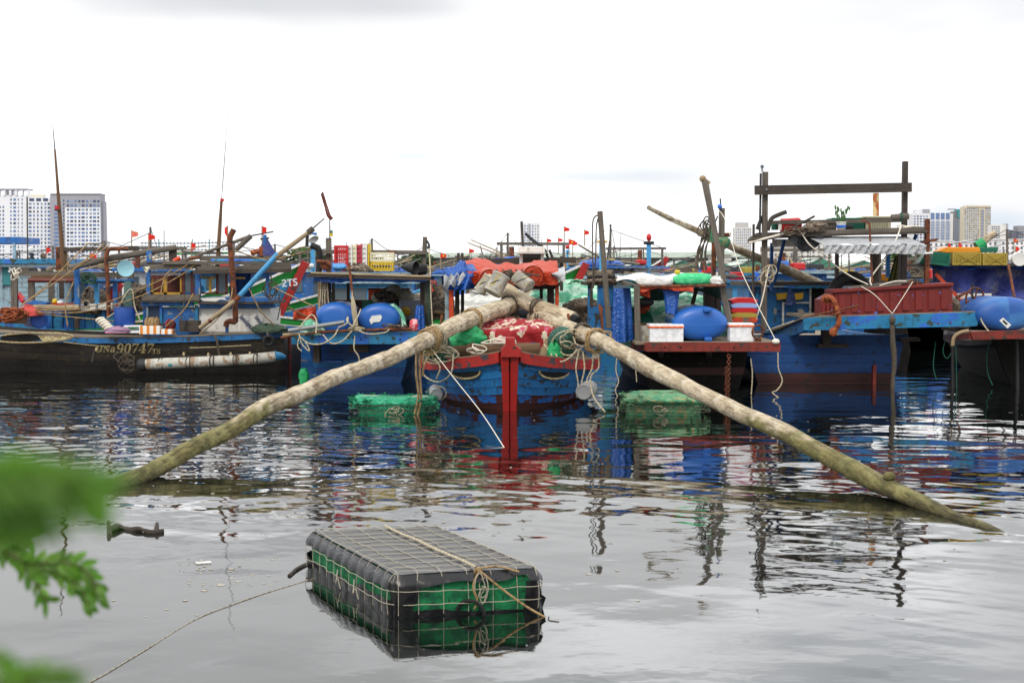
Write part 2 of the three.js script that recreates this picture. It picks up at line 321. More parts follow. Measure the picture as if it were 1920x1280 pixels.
// planks of a hull side: surf(u, v), v from rail to bottom; returns nothing, adds n children named plank
function planks(parent, surf, n, mats, { nu = 24, v0 = 0, v1 = 1, u0 = 0, u1 = 1, out = 1, gap = 0.005, name = 'plank', butts = 0 } = {}) {
  const nrm = (u, v) => { const e = 0.004, a = surf(clamp(u + e), v).sub(surf(clamp(u - e), v)), b = surf(u, clamp(v + e)).sub(surf(u, clamp(v - e))); return a.cross(b).normalize().multiplyScalar(out); };
  for (let k = 0; k < n; k++) {
    const a = lerp(v0, v1, k / n), b = lerp(v0, v1, (k + 1) / n), cuts = [u0, u1];
    for (let q = 0; q < butts; q++) cuts.splice(1, 0, lerp(u0, u1, (q + 0.35 + 0.3 * rnd() + (k % 2) * 0.3) / (butts + 0.6)));
    cuts.sort((x, y) => x - y);
    for (let q = 0; q + 1 < cuts.length; q++) {
      const ua = cuts[q], ub = cuts[q + 1], off = rr(0.0, 0.003), hgt = surf((ua + ub) / 2, a).distanceTo(surf((ua + ub) / 2, b)), e = Math.min(0.2, gap / hgt);
      const rows = [[e * 0.5, -0.009], [e, 0], [0.5, 0.001], [1 - e, 0], [1 - e * 0.5, -0.009]];
      const g = sheet((u, v) => { const i = Math.min(3, Math.floor(v * 4 + 1e-6)), f = v * 4 - i, w = lerp(rows[i][0], rows[i + 1][0], f), o = lerp(rows[i][1], rows[i + 1][1], f), uu = lerp(ua, ub, clamp(u, 0.002, 0.998)), vv = lerp(a, b, w); return surf(uu, vv).addScaledVector(nrm(uu, vv), o + off); }, Math.max(3, Math.round(nu * (ub - ua))), 4);
      part(parent, name, mats[Math.min(mats.length - 1, k)], g);
    }
  }
}
const font = await new FontLoader().loadAsync('fonts/droid/droid_serif_bold.typeface.json');
const fontSans = await new FontLoader().loadAsync('fonts/droid/droid_sans_bold.typeface.json');
function text(str, size, p, ry = 0, f = font, skew = 0, rz = 0) {
  const g = flat(new TextGeometry(str, { font: f, size, depth: 0.012, curveSegments: 4 })); if (skew) g.applyMatrix4(new THREE.Matrix4().makeShear(0, 0, skew, 0, 0, 0));
  boxUV(g); p = pt(p); g.applyMatrix4(new THREE.Matrix4().compose(p, new THREE.Quaternion().setFromEuler(new THREE.Euler(0, ry, rz)), V(1, 1, 1))); return g;
}

// ---------------------------------------------------------------- water
const structure = (name, mat, gs, label, category) => { const m = mesh(name, mat, gs); m.userData = { kind: 'structure', label, category }; scene.add(m); return m; };
{
  const ripple = sized(tex(1024, (u, v) => 0.6 * fbm2(u, v, 40, 60, 3, 61) + 0.4 * fbm2(u, v, 18, 26, 3, 67), false), 9);
  const water = new THREE.MeshPhysicalMaterial({ color: '#0b100e', roughness: 0.02, ior: 1.9, clearcoat: 0.35, clearcoatRoughness: 0.02, bumpMap: ripple, bumpScale: 0.0018 });
  const X1 = 34, Z0 = 3, ZM = 26, Z1 = 78, waves = [];
  for (let i = 0; i < 34; i++) { const lam = 0.2 * Math.pow(11, i / 33) * rr(0.9, 1.1), a = -1.45 + rr(-0.85, 0.85), k = 6.283 / lam; waves.push([k * Math.cos(a), k * Math.sin(a), rr(0, 6.28), 1 / k, lam]); }
  const wave = (x, d) => {
    const edge = smooth(0, 4, x + X1) * smooth(0, 4, X1 - x) * smooth(0, 3, d - Z0) * smooth(0, 6, Z1 - d);
    const patch = smooth(0.32, 0.66, vnoise(x * 0.16 + 30, d * 0.22 + 80, 4096, 41) * 0.7 + vnoise(x * 0.5 + 30, d * 0.6 + 80, 4096, 43) * 0.3);
    const wind = smooth(-1, -6, x + 0.18 * (d - 30)) * smooth(19, 26, d), mid = smooth(13, 21, d);
    const long = 0.002 + 0.002 * mid + 0.004 * wind, short = 0.001 + 0.0018 * patch + mid * (0.0006 + 0.0026 * patch) + 0.013 * wind * (0.5 + 0.5 * patch);
    let h = 0; for (const [kx, kz, ph, ik, lam] of waves) h += Math.sin(kx * x + kz * d + ph) * ik * (lam > 0.75 ? long : short);
    return edge * h;
  };
  const grid = (x0, x1, z0, z1, nx, nz) => {
    const pos = [], uv = [], idx = [];
    for (let j = 0; j <= nz; j++) for (let i = 0; i <= nx; i++) {
      const x = lerp(x0, x1, i / nx), d = lerp(z0, z1, j / nz); pos.push(x, wave(x, d), -d); uv.push(x, d);
      if (i < nx && j < nz) { const k = j * (nx + 1) + i; idx.push(k, k + 1, k + nx + 1, k + 1, k + nx + 2, k + nx + 1); }
    }
    const g = new THREE.BufferGeometry(); g.setAttribute('position', new THREE.Float32BufferAttribute(pos, 3)); g.setAttribute('uv', new THREE.Float32BufferAttribute(uv, 2)); g.setIndex(idx); g.computeVertexNormals(); return flat(g);
  };
  const quad = (x0, x1, d0, d1) => { const q = flat(new THREE.PlaneGeometry(x1 - x0, d1 - d0).rotateX(-Math.PI / 2).translate((x0 + x1) / 2, 0, -(d0 + d1) / 2)); const p = q.attributes.position, a = q.attributes.uv; for (let i = 0; i < p.count; i++) a.setXY(i, p.getX(i), -p.getZ(i)); return q; };
  structure('water', water, [grid(-13, 13, Z0, ZM, 330, 380), grid(-X1, -13, Z0, ZM, 60, 110), grid(13, X1, Z0, ZM, 60, 110), grid(-X1, X1, ZM, Z1, 480, 500), quad(-1200, 1200, Z1, 2500), quad(-1200, 1200, -60, Z0), quad(-1200, -X1, Z0, Z1), quad(X1, 1200, Z0, Z1)], 'dark rippled harbour water reflecting boats and the pale sky', 'water');
}

// ---------------------------------------------------------------- the two great log outriggers and their lashings
const barkTex = (alg, s) => {
  const a = hex('#ccbc9f'), b = hex('#a5947a'), dk = hex('#3a3026'), gr = hex('#66702c'), gd = hex('#3a4420');
  return new THREE.MeshStandardMaterial({ roughness: 0.85, bumpMap: lumpBump, bumpScale: 0.045, vertexColors: true, map: sized(tex(512, (u, v) => {
    let c = mix3(a, b, smooth(0.35, 0.7, fbm2(u, v, 4, 22, 5, s)));
    c = mix3(c, hex('#e2d8c4'), smooth(0.5, 0.7, fbm(u, v, 7, 4, s + 4)) * 0.6);
    c = mix3(c, dk, smooth(0.71, 0.78, fbm2(u, v, 16, 24, 4, s + 9)) * 0.7 * smooth(0.4, 0.6, fbm(u, v, 3, 3, s + 40)));
    return mix3(c, dk, smooth(0.68, 0.76, fbm2(u, v, 5, 60, 3, s + 13)) * 0.6);
  }), 1.5) });
};
const logMat = barkTex(0, 211); logMat.color.multiplyScalar(0.85);
// algae grows on the wet end in blotches with ragged borders: vertex colours tint the bark
function algae(g, wet) {
  const p = g.attributes.position, c = new Float32Array(p.count * 3), n = g.attributes.normal;
  for (let i = 0; i < p.count; i++) {
    const x = p.getX(i), y = p.getY(i), z = p.getZ(i), k = wet(x, y, z), nz = vnoise(x * 5 + 60, z * 5 + y * 7 + 200, 4096, 4) * 0.6 + vnoise(x * 13 + 60, z * 13 + y * 17 + 400, 4096, 6) * 0.4;
    const t = 0.9 * smooth(0.42, 0.62, nz * 0.85 + k * 0.9 - 0.24), dk = smooth(0.55, 0.7, vnoise(x * 8 + 9, z * 8 + y * 11 + 90, 4096, 8)) * k;
    let col = mix3([1, 1, 1], [0.3, 0.32, 0.1], t); col = mix3(col, [0.16, 0.19, 0.07], dk * 0.8);
    const b = smooth(0.62, 0.72, vnoise(x * 3 + 9, z * 3 + y * 9 + 33, 4096, 28)) * 0.5; col = mix3(col, [0.42, 0.34, 0.24], b * (1 - t));
    if (k > 0.5) col = mix3(col, [0.13, 0.13, 0.07], 0.85 * smooth(0.15, 0.04, y + (nz - 0.5) * 0.22));   // soaked weed at the waterline
    c.set(col, i * 3);
  }
  g.setAttribute('color', new THREE.BufferAttribute(c, 3)); return g;
}
const planD = (A, B) => (px) => { const a = (px - 960) / FOC, s = (B[0] - A[0]) / (B[1] - A[1]); return (A[0] - s * A[1]) / (a - s); };   // distance where a bearing meets the plan line A-B, each [x, d]
const LA = [0.06, 36], LB = [-5.7, 19.9], dL = planD(LA, LB);
const leftPts = [[972, 566], [900, 592], [830, 622], [770, 652], [700, 684], [640, 702], [580, 731], [500, 764], [430, 805], [350, 846], [290, 880], [215, 915]].map(([x, y]) => P(x, y, dL(x))).concat([V(-6.5, -0.45, -18.3)]);
const RA = [0.75, 35], RB = [5.78, 16.6], dR = planD(RA, RB);
const rightPts = [[1003, 594], [1060, 612], [1110, 632], [1170, 662], [1240, 700], [1310, 735], [1400, 778], [1470, 810], [1550, 853], [1640, 900], [1720, 938], [1790, 970], [1850, 990]].map(([x, y]) => P(x, y, dR(x))).concat([V(6.05, -0.16, -15.9)]);
const topPts = [P(915, 528, 36.6), P(950, 548, 36), P(1000, 574, 35.4), P(1040, 588, 34.9), P(1075, 602, 34.5)];
const logL = thing('tree_trunk_outrigger', 'long bleached tree trunk sloping down into the water towards the green leaves', 'log');
const bodyL = part(logL, 'trunk', logMat, algae(limb(leftPts, (t) => lerp(0.225, 0.122, Math.pow(t, 0.8)) * (1 + 0.04 * Math.sin(t * 11)), { seg: 130, sides: 20, lump: 0.13, s: 5 }), (x, y) => smooth(1.25, 0.1, y)));
const logR = thing('tree_trunk_outrigger', 'long knobbly tree trunk running down to a pointed mossy tip by open water', 'log');
const bodyR = part(logR, 'trunk', logMat, algae(limb(rightPts, (t) => (t > 0.82 ? lerp(0.142, 0.06, (t - 0.82) / 0.18) : lerp(0.2, 0.142, t / 0.82)) * (1 + 0.05 * Math.sin(t * 17 + 1)), { seg: 140, sides: 20, lump: 0.15, s: 15 }), (x, y) => smooth(0.95, 0.15, y)));
for (const [px, py, r] of [[560, 737, 0.05], [445, 800, 0.05], [640, 700, 0.04], [350, 842, 0.045]]) part(logL, 'knot', logMat, algae(ball(P(px, py, dL(px) - 0.08), r, 1.4, 0.9, 1, 10), (x, y) => smooth(1.25, 0.1, y)));
for (const [px, py, r] of [[1668, 893, 0.075], [1600, 868, 0.05], [1545, 838, 0.05], [1285, 715, 0.05], [1350, 748, 0.045]]) part(logR, 'knot', logMat, algae(ball(P(px, py, dR(px) - 0.02), r, 1.2, 0.9, 1, 10), (x, y) => smooth(0.95, 0.15, y)));
const logT = thing('broken_log', 'short thick broken log lying across the crossing of the two trunks', 'log');
part(logT, 'trunk', logMat, algae(limb(topPts, (t) => lerp(0.21, 0.19, t), { seg: 40, sides: 20, lump: 0.16, s: 25 }), () => 0));
part(logT, 'rotten_end', M.dark, limb([P(1071, 600, 34.5), P(1081, 605, 34.42)], () => 0.2, { seg: 4, sides: 10, lump: 0.3, s: 9 }));
// lashings: turns of rope round a trunk
function lash(parent, pts, px, n, R, mat, spread = 0.06, r = 0.022) {
  const c = new THREE.CatmullRomCurve3(pts, false, 'centripetal'); let best = 0, bd = 1e9;
  for (let i = 0; i <= 300; i++) { const p = c.getPointAt(i / 300), x = 960 + FOC * p.x / -p.z; if (Math.abs(x - px) < bd) { bd = Math.abs(x - px); best = i / 300; } }
  const tan = c.getTangentAt(best), p0 = c.getPointAt(best), q = new THREE.Quaternion();
  for (let k = 0; k < n; k++) {
    const p = p0.clone().addScaledVector(tan, (k - (n - 1) / 2) * spread), d = tan.clone().add(V(rr(-0.2, 0.2), rr(-0.2, 0.2), rr(-0.2, 0.2))).normalize(); q.setFromUnitVectors(V(0, 0, 1), d);
    const pl = []; for (let i = 0; i < 14; i++) { const a = i / 14 * 6.283, rad = R * rr(1.0, 1.06) + (Math.sin(a) < -0.5 ? rr(0, 0.1) : 0); pl.push(V(Math.cos(a) * rad, Math.sin(a) * rad, rr(-0.015, 0.015)).applyQuaternion(q).add(p)); }
    part(parent, 'rope_turn', mat, rope(pl, r, 40, 6, true));
  }
  return p0;
}
lash(logL, leftPts, 884, 3, 0.235, M.rope); lash(logL, leftPts, 806, 5, 0.225, M.rope, 0.07); lash(logL, leftPts, 818, 2, 0.225, M.paleRope, 0.09);
lash(logT, topPts, 1008, 3, 0.22, M.darkRope); lash(logR, rightPts, 1092, 3, 0.215, M.darkRope); lash(logR, rightPts, 1117, 4, 0.215, M.rope, 0.06);
lash(logL, leftPts, 955, 3, 0.24, M.darkRope);

// ---------------------------------------------------------------- shared builders for boats and deck gear
// rectangular section swept along a path (rails, gunwales, rubbing strakes); w across, h down from the path
function rail(path, w, h, closed = true) {
  const pos = [], idx = [], uv = []; path = path.map(pt); let l = 0;
  path.forEach((p, i) => {
    const a = path[Math.max(0, i - 1)], b = path[Math.min(path.length - 1, i + 1)], t = b.clone().sub(a).setY(0).normalize(), s = V(-t.z, 0, t.x).multiplyScalar(w / 2);
    if (i) l += p.distanceTo(path[i - 1]);
    const c = [p.clone().add(s), p.clone().sub(s), p.clone().sub(s).setY(p.y - h), p.clone().add(s).setY(p.y - h)];
    for (let k = 0; k < 4; k++) { const q0 = c[k], q1 = c[(k + 1) % 4]; pos.push(q0.x, q0.y, q0.z, q1.x, q1.y, q1.z); const ww = k % 2 ? h : w; uv.push(l, k * 0.7, l, k * 0.7 + ww); }
    if (i) for (let k = 0; k < 4; k++) { const A = (i - 1) * 8 + k * 2, B = i * 8 + k * 2; idx.push(A, A + 1, B, A + 1, B + 1, B); }
  });
  const n = path.length - 1; for (const [o] of [[0], [n * 8]]) idx.push(o, o + 2, o + 4, o, o + 4, o + 6);
  const g = new THREE.BufferGeometry(); g.setAttribute('position', new THREE.Float32BufferAttribute(pos, 3)); g.setAttribute('uv', new THREE.Float32BufferAttribute(uv, 2)); g.setIndex(idx);
  const f = flat(g); f.computeVertexNormals(); return f;
}
// cloth laid over a roof edge: a hanging hem in front, then back over the top
function drape(x0, x1, yHem, yTop, d0, d1, { s = 1, fold = 0.05, lump = 0.1, nu = 40, nv = 16, hem = 6, lift = 0 } = {}) {
  const Wm = (x1 - x0) * mpp(d0); nu = Math.max(12, Math.min(110, Math.round(Wm * 16)));
  return sheet((u, v) => {
    const px = lerp(x0, x1, u), n = fbm2(u * Wm / 32 + 0.01, v * 0.4, 40, 6, 3, s) - 0.5, w = fbm2(u * Wm / 32 + v * 0.01, v * 0.12, 90, 8, 2, s + 5) - 0.5;
    if (v < 0.35) { const t = v / 0.35, p = P(px, lerp(yHem + w * hem * 2, yTop, t), d0); p.z += fold * w * 2.4 * (1 - t * 0.7); return p; }
    const t = (v - 0.35) / 0.65, a = P(px, yTop, d0); a.z -= (d1 - d0) * t; const rg = 1 - Math.abs(2 * fbm2(u * Wm / 32 + t * 0.02, t * 0.3, 100, 10, 2, s + 9) - 1); a.y += (lump * n * 3 + 1.0 * lump * rg) * Math.min(1, t * 4) + lift * Math.sin(Math.PI * t); return a;
  }, nu, nv);
}
// hanging cloth or bag gathered at the top
function hangCloth(cx, yT, yB, wT, wB, d, { s = 1, depth = 0.25, nu = 28, nv = 14 } = {}) {
  return sheet((u, v) => {
    const a = u * 6.283, w = lerp(wT, wB, Math.pow(v, 0.6)) / 2 * (1 + 0.22 * Math.sin(a * 5 + s) * (0.3 + 0.7 * v)), p = P(cx + Math.cos(a) * w, lerp(yT, yB, v) + (fbm((u % 1), v, 5, 2, s) - 0.5) * 8 * v, d);
    p.z += Math.sin(a) * depth * (0.3 + 0.7 * v) * (1 + 0.25 * Math.sin(a * 5 + s)); return p;
  }, nu, nv);
}
// a filled sack or bundle
function sack(cx, cy, d, w, h, t, { s = 1, lump = 0.16 } = {}) {
  const p = P(cx, cy, d);
  return sheet((u, v) => {
    const th = u * 6.283, ph = (v - 0.5) * Math.PI, pw = (c, k) => Math.sign(c) * Math.pow(Math.abs(c), k), n = 1 + lump * (2 * fbm(u % 1, v * 0.8, 5, 3, s) - 1) * Math.cos(ph);
    return V(p.x + pw(Math.cos(th), 0.7) * pw(Math.cos(ph), 0.6) * w / 2 * n, p.y + pw(Math.sin(ph), 0.8) * h / 2 * n, p.z - t / 2 + pw(Math.sin(th), 0.7) * pw(Math.cos(ph), 0.6) * t / 2 * n);
  }, 30, 16);
}
// loops of loose rope
function tangle(parent, c, rx, ry, rz, n, mat, r = 0.018, name = 'rope_loop') {
  c = pt(c);
  for (let k = 0; k < n; k++) {
    const q = [], a0 = rr(0, 6.28), e = rr(0.4, 1), tl = rr(-0.6, 0.6), ox = rr(-0.5, 0.5) * rx, oy = rr(-0.4, 0.4) * ry, oz = rr(-0.5, 0.5) * rz;
    for (let i = 0; i < 9; i++) { const a = a0 + i * 0.75; q.push(V(c.x + ox + Math.cos(a) * rx * e * rr(0.6, 1), c.y + oy + Math.sin(a + tl) * ry * e * rr(0.6, 1), c.z + oz + Math.sin(a * 0.7 + k) * rz)); }
    part(parent, name, mat, rope(q, r, 44));
  }
}
// a big plastic water tank lying with its domed end to the quay
function tankGeo(cx, cy, d, w, h, len, dome = 0.28) {
  const c = P(cx, cy, d), prof = []; for (let i = 0; i <= 10; i++) { const a = i / 10 * Math.PI / 2; prof.push([Math.pow(Math.sin(a), 0.5), -dome * Math.pow(Math.cos(a), 0.8)]); }
  const ribs = 5; for (let k = 1; k <= ribs * 8; k++) { const t = k / (ribs * 8); prof.push([1 - 0.035 * (Math.cos(t * ribs * 6.283) > 0.75 ? 1 : 0), t * (len - dome)]); }
  for (let i = 0; i <= 6; i++) { const a = Math.PI / 2 * (1 - i / 6); prof.push([Math.sin(a) || 1e-4, len - dome + dome * Math.cos(a)]); }
  const g = flat(new THREE.LatheGeometry(prof.map(([r, t]) => new THREE.Vector2(Math.max(r, 1e-4), t)), 36).rotateX(-Math.PI / 2).scale(w / 2, h / 2, 1).translate(c.x, c.y, c.z - dome));
  return g;
}
// slatted plastic crate: real openings between bars
function crate(t, x, y, z, w, h, l, mat, ry = 0, { nx = 5, ny = 3, rz = 0, base = true } = {}) {
  const e = 0.025, fr = [], sl = [], m = new THREE.Matrix4().compose(V(x, y, z), new THREE.Quaternion().setFromEuler(new THREE.Euler(0, ry, rz)), V(1, 1, 1)), B = (...a) => bxm(...a).applyMatrix4(m);
  for (const s of [-1, 1]) for (const q of [-1, 1]) fr.push(B(e * 1.6, h, e * 1.6, s * (w / 2 - e), h / 2, q * (l / 2 - e)));
  for (const yy of [0.03, h - 0.03]) { for (const q of [-1, 1]) fr.push(B(w - 4 * e, 0.06, e, 0, yy, q * (l / 2 - e)), B(e, 0.06, l - 4 * e, q * (w / 2 - e), yy, 0)); }
  for (let i = 1; i < ny; i++) for (const q of [-1, 1]) sl.push(B(w - 4 * e, 0.022, e * 0.7, 0, h * i / ny, q * (l / 2 - e)), B(e * 0.7, 0.022, l - 4 * e, q * (w / 2 - e), h * i / ny, 0));
  for (let i = 1; i < nx; i++) for (const q of [-1, 1]) sl.push(B(0.022, h - 0.12, e * 0.5, -w / 2 + w * i / nx, h / 2, q * (l / 2 - e)), B(e * 0.5, h - 0.12, 0.022, q * (w / 2 - e), h / 2, -l / 2 + l * i / nx));
  part(t, 'frame', mat, fr); part(t, 'side_bars', mat, sl).userData.kind = 'stuff'; if (base) part(t, 'bottom', mat, B(w - 0.06, 0.012, l - 0.06, 0, 0.012, 0));
}
// small flag on a staff
function flag(label, px, py, d, size, { mat = M.flagRed, tall = 1, star = false, group = null, staffTo = py + 30, dir = 1 } = {}) {
  const t = thing('flag', label, 'flag', group), m = mpp(d), s = size * m;
  part(t, 'staff', M.bamboo, bar([px, staffTo, d], [px, py - 1, d], 0.018 * d / 60 + 0.006));
  const o = P(px, py, d), f = (u, v) => V(o.x + dir * u * s, o.y - v * s * 0.9 * tall * (1 - 0.5 * u) - u * s * 0.3, o.z + Math.sin(u * 5 + v) * s * 0.12);
  part(t, 'cloth', mat, sheet(f, 8, 6));
  if (star) { const q = []; for (let i = 0; i < 10; i++) { const a = i / 10 * 6.283 + 1.57, r = s * (i % 2 ? 0.09 : 0.22); q.push([Math.cos(a) * r, Math.sin(a) * r]); } const c = f(0.5, 0.5); part(t, 'star', M.star, prism(q, 0.004).translate(c.x, c.y, c.z + s * 0.1)); }
  return t;
}
// generic wooden hull. S: stern middle, B: bow middle (both [x, d]); beam, heights of the rail at stern, middle and bow
function hullSurf(S, B, beam, hs, hm, hb, { bowPow = 2.2, sternW = 0.8, flare = 0.2, rake = 0.9, mid = 0.4, deep = 0.45 } = {}) {
  const a = V(S[0], 0, -S[1]), b = V(B[0], 0, -B[1]), L = b.clone().sub(a), len = L.length(), f = L.clone().normalize(), side = V(-f.z, 0, f.x);
  const H = (u) => u < mid ? lerp(hm, hs, Math.pow(1 - u / mid, 2)) : lerp(hm, hb, Math.pow((u - mid) / (1 - mid), 2));
  const W = (u) => beam / 2 * (u < mid ? lerp(sternW, 1, Math.sin(u / mid * Math.PI / 2)) : 1 - Math.pow((u - mid) / (1 - mid), bowPow));
  const surf = (sgn) => (u, v) => { const h = H(u), y = lerp(h, -deep, v), k = 1 - (flare + 0.35 * smooth(mid, 1, u)) * Math.pow(v, 1.5), w = Math.max(0.03, W(u) * k); return a.clone().addScaledVector(f, u * len + rake * (1 - v) * Math.pow(u, 4)).addScaledVector(side, sgn * w).setY(y); };
  return { surf, H, W, a, f, side, len, deckPt: (u, w, dy = 0) => a.clone().addScaledVector(f, u * len + rake * Math.pow(u, 4)).addScaledVector(side, w * W(u)).setY(H(u) + dy) };
}
function railPath(h, sgn, u0 = 0, u1 = 1, n = 24, dy = 0, k = 1) { const q = []; for (let i = 0; i <= n; i++) q.push(h.deckPt(lerp(u0, u1, i / n), sgn * k, dy)); return q; }

// ---------------------------------------------------------------- the blue and red bow boat in the middle
const centre = thing('fishing_boat', 'blue wooden boat with a red stem post, bow towards the quay between the logs', 'boat', 'moored fishing boats');
{
  const t = centre, X = -0.05, H = (s) => 0.9 + 0.33 * Math.exp(-s / 1.7) + 0.09 * Math.exp(-s / 0.3), Bd = (s) => 0.17 + 2.12 * (1 - Math.exp(-s / 1.25)), Bw = (s) => 0.13 + 1.85 * (1 - Math.exp(-s / 1.9));
  const surf = (sg) => (u, v) => { const s = 12 * Math.pow(u, 1.6), h = H(s), y = lerp(h, -0.4, v), k = clamp(y / h, 0, 1), w = y >= 0 ? lerp(Bw(s), Bd(s), Math.pow(k, 0.8)) : Bw(s) * (1 + 0.6 * y); return V(X + sg * w, y, -31.0 - s + 0.32 * (y / 1.27) * Math.exp(-s / 1.2)); };
  const hull = part(t, 'hull', M.blue, [-1, 1].map((sg) => sheet((u, v) => { const p = surf(sg)(u, v); p.x -= sg * 0.05; return p; }, 30, 10)));
  for (const sg of [-1, 1]) planks(hull, surf(sg), 8, [M.blue, M.blue, M.blue, M.blue, M.bootMix, M.boot, M.boot, M.boot], { nu: 36, v0: 0.1, v1: 1, u0: 0.005, u1: 0.8, out: sg, butts: 1 });
  const edge = (sg, dy, out, n = 26) => { const q = []; for (let i = 0; i <= n; i++) { const p = surf(sg)(lerp(0.012, 0.8, i / n), 0); p.y += dy; p.x += sg * out; q.push(p); } return q; };
  for (const sg of [-1, 1]) { part(t, 'gunwale', M.red, rail(edge(sg, 0.02, 0.03), 0.1, 0.24)); part(t, 'cap_rail', M.deck, rail(edge(sg, 0.05, -0.02), 0.16, 0.03)); }
  const prof = (z0, z1, top) => [[z0, -0.4], [z0 - 0.34, top], [z1 - 0.3, top], [z1, -0.4]];
  const taper = (g) => { const p = g.attributes.position; for (let i = 0; i < p.count; i++) { const k = lerp(0.68, 1, clamp(p.getY(i) / 1.2)); p.setX(i, X + (p.getX(i) - X) * k); } return g; };
  const stem = part(t, 'stem_post', M.stemRed, [[-0.18, 0.15], [0.03, 0.15]].map(([x, w]) => prism(prof(30.94, 31.5, 1.24), w, 0.018).rotateY(Math.PI / 2).translate(X + x, 0, 0)).map(taper));
  part(stem, 'stem_groove', M.dark, prism(prof(31.02, 31.5, 1.24), 0.075).rotateY(Math.PI / 2).translate(X - 0.037, 0, 0));
  part(stem, 'stem_head', M.stemRed, pprism([[949, 634], [964, 634], [965, 647], [976, 656], [976, 669], [940, 669], [940, 656], [948, 647]], 30.5, 0.34, 0.012));
  part(t, 'deck', M.deck, sheet((u, v) => { const s = lerp(0.3, 12, u); return V(X + (v - 0.5) * 2 * (Bd(s) - 0.1), H(s) - 0.16, -31 - s); }, 20, 4));
  for (const sg of [-1, 1]) {   // painted bow eyes with a raised rim
    const S = surf(sg), c = (a, r) => { const uu = 0.17 + Math.cos(a) * 0.06 * r, vv = 0.2 + Math.sin(a) * 0.1 * r; const p = S(uu, vv); p.x += sg * 0.03; p.z += 0.02; return p; };
    const q = []; for (let i = 0; i <= 14; i++) q.push(c(Math.PI * i / 14, 1)); part(t, 'eye_rim', M.eyeWhite, rope(q, 0.028, 30, 6));
    part(t, 'eye', M.dark, sheet((u, v) => c(Math.PI * u, v * 0.95), 14, 4));
  }
  // bow gear that belongs to the boat
  part(t, 'cross_log', M.brownWood, limb([P(838, 662, 32.6), P(930, 657, 32.5), P(1012, 656, 32.6)], () => 0.17, { seg: 16, lump: 0.08, s: 3 }));
  part(t, 'mooring_bitt', M.brownWood, beam([881, 644, 32.3], [893, 672, 32.3], 0.13, 0.17)); part(t, 'mooring_bitt', M.paleWood, beam([1029, 636, 32.3], [1016, 668, 32.3], 0.17, 0.15));
  for (const [x0, y0, x1, y1, d] of [[829, 590, 823, 640, 33], [1065, 588, 1072, 622, 33], [1128, 575, 1130, 618, 33.5]]) part(t, 'thole_pin', M.rust, bar([x0, y0, d], [x1, y1, d], 0.035));
  tangle(t, P(800, 652, 31.9), 0.4, 0.18, 0.25, 7, M.rope); tangle(t, P(835, 662, 31.8), 0.45, 0.22, 0.2, 5, M.paleRope); tangle(t, P(1078, 640, 31.8), 0.42, 0.3, 0.25, 8, M.paleRope);
  tangle(t, P(1120, 634, 31.6), 0.32, 0.2, 0.22, 7, M.rope); tangle(t, P(895, 655, 32.1), 0.3, 0.12, 0.12, 3, M.whiteRope, 0.014); tangle(t, P(925, 640, 32.2), 0.45, 0.1, 0.2, 3, M.whiteRope, 0.014);
  for (const q of [[[800, 670, 31.8], [793, 700, 31.8], [820, 716, 31.6], [845, 700, 31.3], [850, 665, 31.5]], [[1112, 655, 31.4], [1110, 690, 31.3], [1100, 715, 31.3], [1108, 738, 31.2]], [[1085, 660, 31.6], [1080, 690, 31.4], [1084, 720, 31.4], [1082, 745, 31.3]], [[1093, 660, 31.5], [1096, 690, 31.4], [1090, 718, 31.4]],
    [[1118, 648, 31.4], [1122, 690, 31.2], [1108, 705, 31.2], [1110, 735, 31.1], [1124, 760, 30.6], [1135, 772, 30.4]], [[1040, 660, 31.8], [1052, 678, 31.5], [1066, 672, 31.5], [1083, 655, 31.6]], [[1020, 645, 32], [1035, 668, 31.7], [1026, 684, 31.3]], [[815, 672, 31.7], [825, 690, 31.4], [818, 710, 31.4]]])
    part(t, 'hanging_rope', M.paleRope, rope(q, 0.02));
  for (const q of [[[781, 645, 30.6], [780, 700, 30.3], [784, 740, 30.2], [777, 776, 30.1]], [[786, 645, 30.6], [787, 705, 30.3], [789, 745, 30.2], [783, 778, 30.1]], [[790, 650, 30.6], [793, 690, 30.4], [792, 705, 30.4]]]) part(t, 'hanging_rope', M.rope, rope(q, 0.028));
  // deckhouse behind the logs
  part(t, 'hatch_house', M.blue, pb(890, 608, 1022, 640, 37, 2)); part(t, 'hatch_cover', M.darkTarp, pb(884, 598, 1028, 609, 36.9, 2.2, 0.03));
  part(t, 'rolled_canvas', M.darkTarp, limb([P(893, 588, 36.8), P(955, 586, 36.8), P(1018, 588, 36.8)], () => 0.14, { seg: 20, lump: 0.15, s: 8 }));
  // canopy
  const post = (x0, y0, x1, y1, d, m) => part(t, 'canopy_post', m, pb(x0, y0, x1, y1, d, 0.14));
  post(842, 540, 850, 618, 38, M.orangePaint); post(834, 538, 841, 612, 38.3, M.paleBlue); post(853, 540, 861, 610, 38.4, M.darkWood); post(864, 542, 870, 600, 40.5, M.darkWood);
  post(1041, 528, 1048, 604, 38, M.orangePaint); post(1026, 530, 1039, 604, 38.3, M.darkWood); post(1012, 535, 1018, 590, 41, M.darkWood);
  part(t, 'canopy_roof', M.darkWood, pb(836, 530, 1050, 536, 37.8, 4.2)); part(t, 'canopy_beam', M.darkWood, pb(838, 536, 1048, 542, 38.1, 0.12));
  // gallows and wheelhouse box behind
  part(t, 'gallows_post', M.darkWood, [pb(857, 474, 862, 545, 42.6, 0.12), pb(864, 474, 869, 545, 42.6, 0.12)]); part(t, 'gallows_post', M.darkWood, pb(955, 487, 966, 545, 42.7, 0.12));
  part(t, 'gallows_beam', M.darkWood, beam([860, 491, 42.5], [1080, 487, 42.5], 0.14, 0.17)); part(t, 'gallows_post', M.darkWood, pb(1050, 480, 1056, 545, 42.7, 0.12));
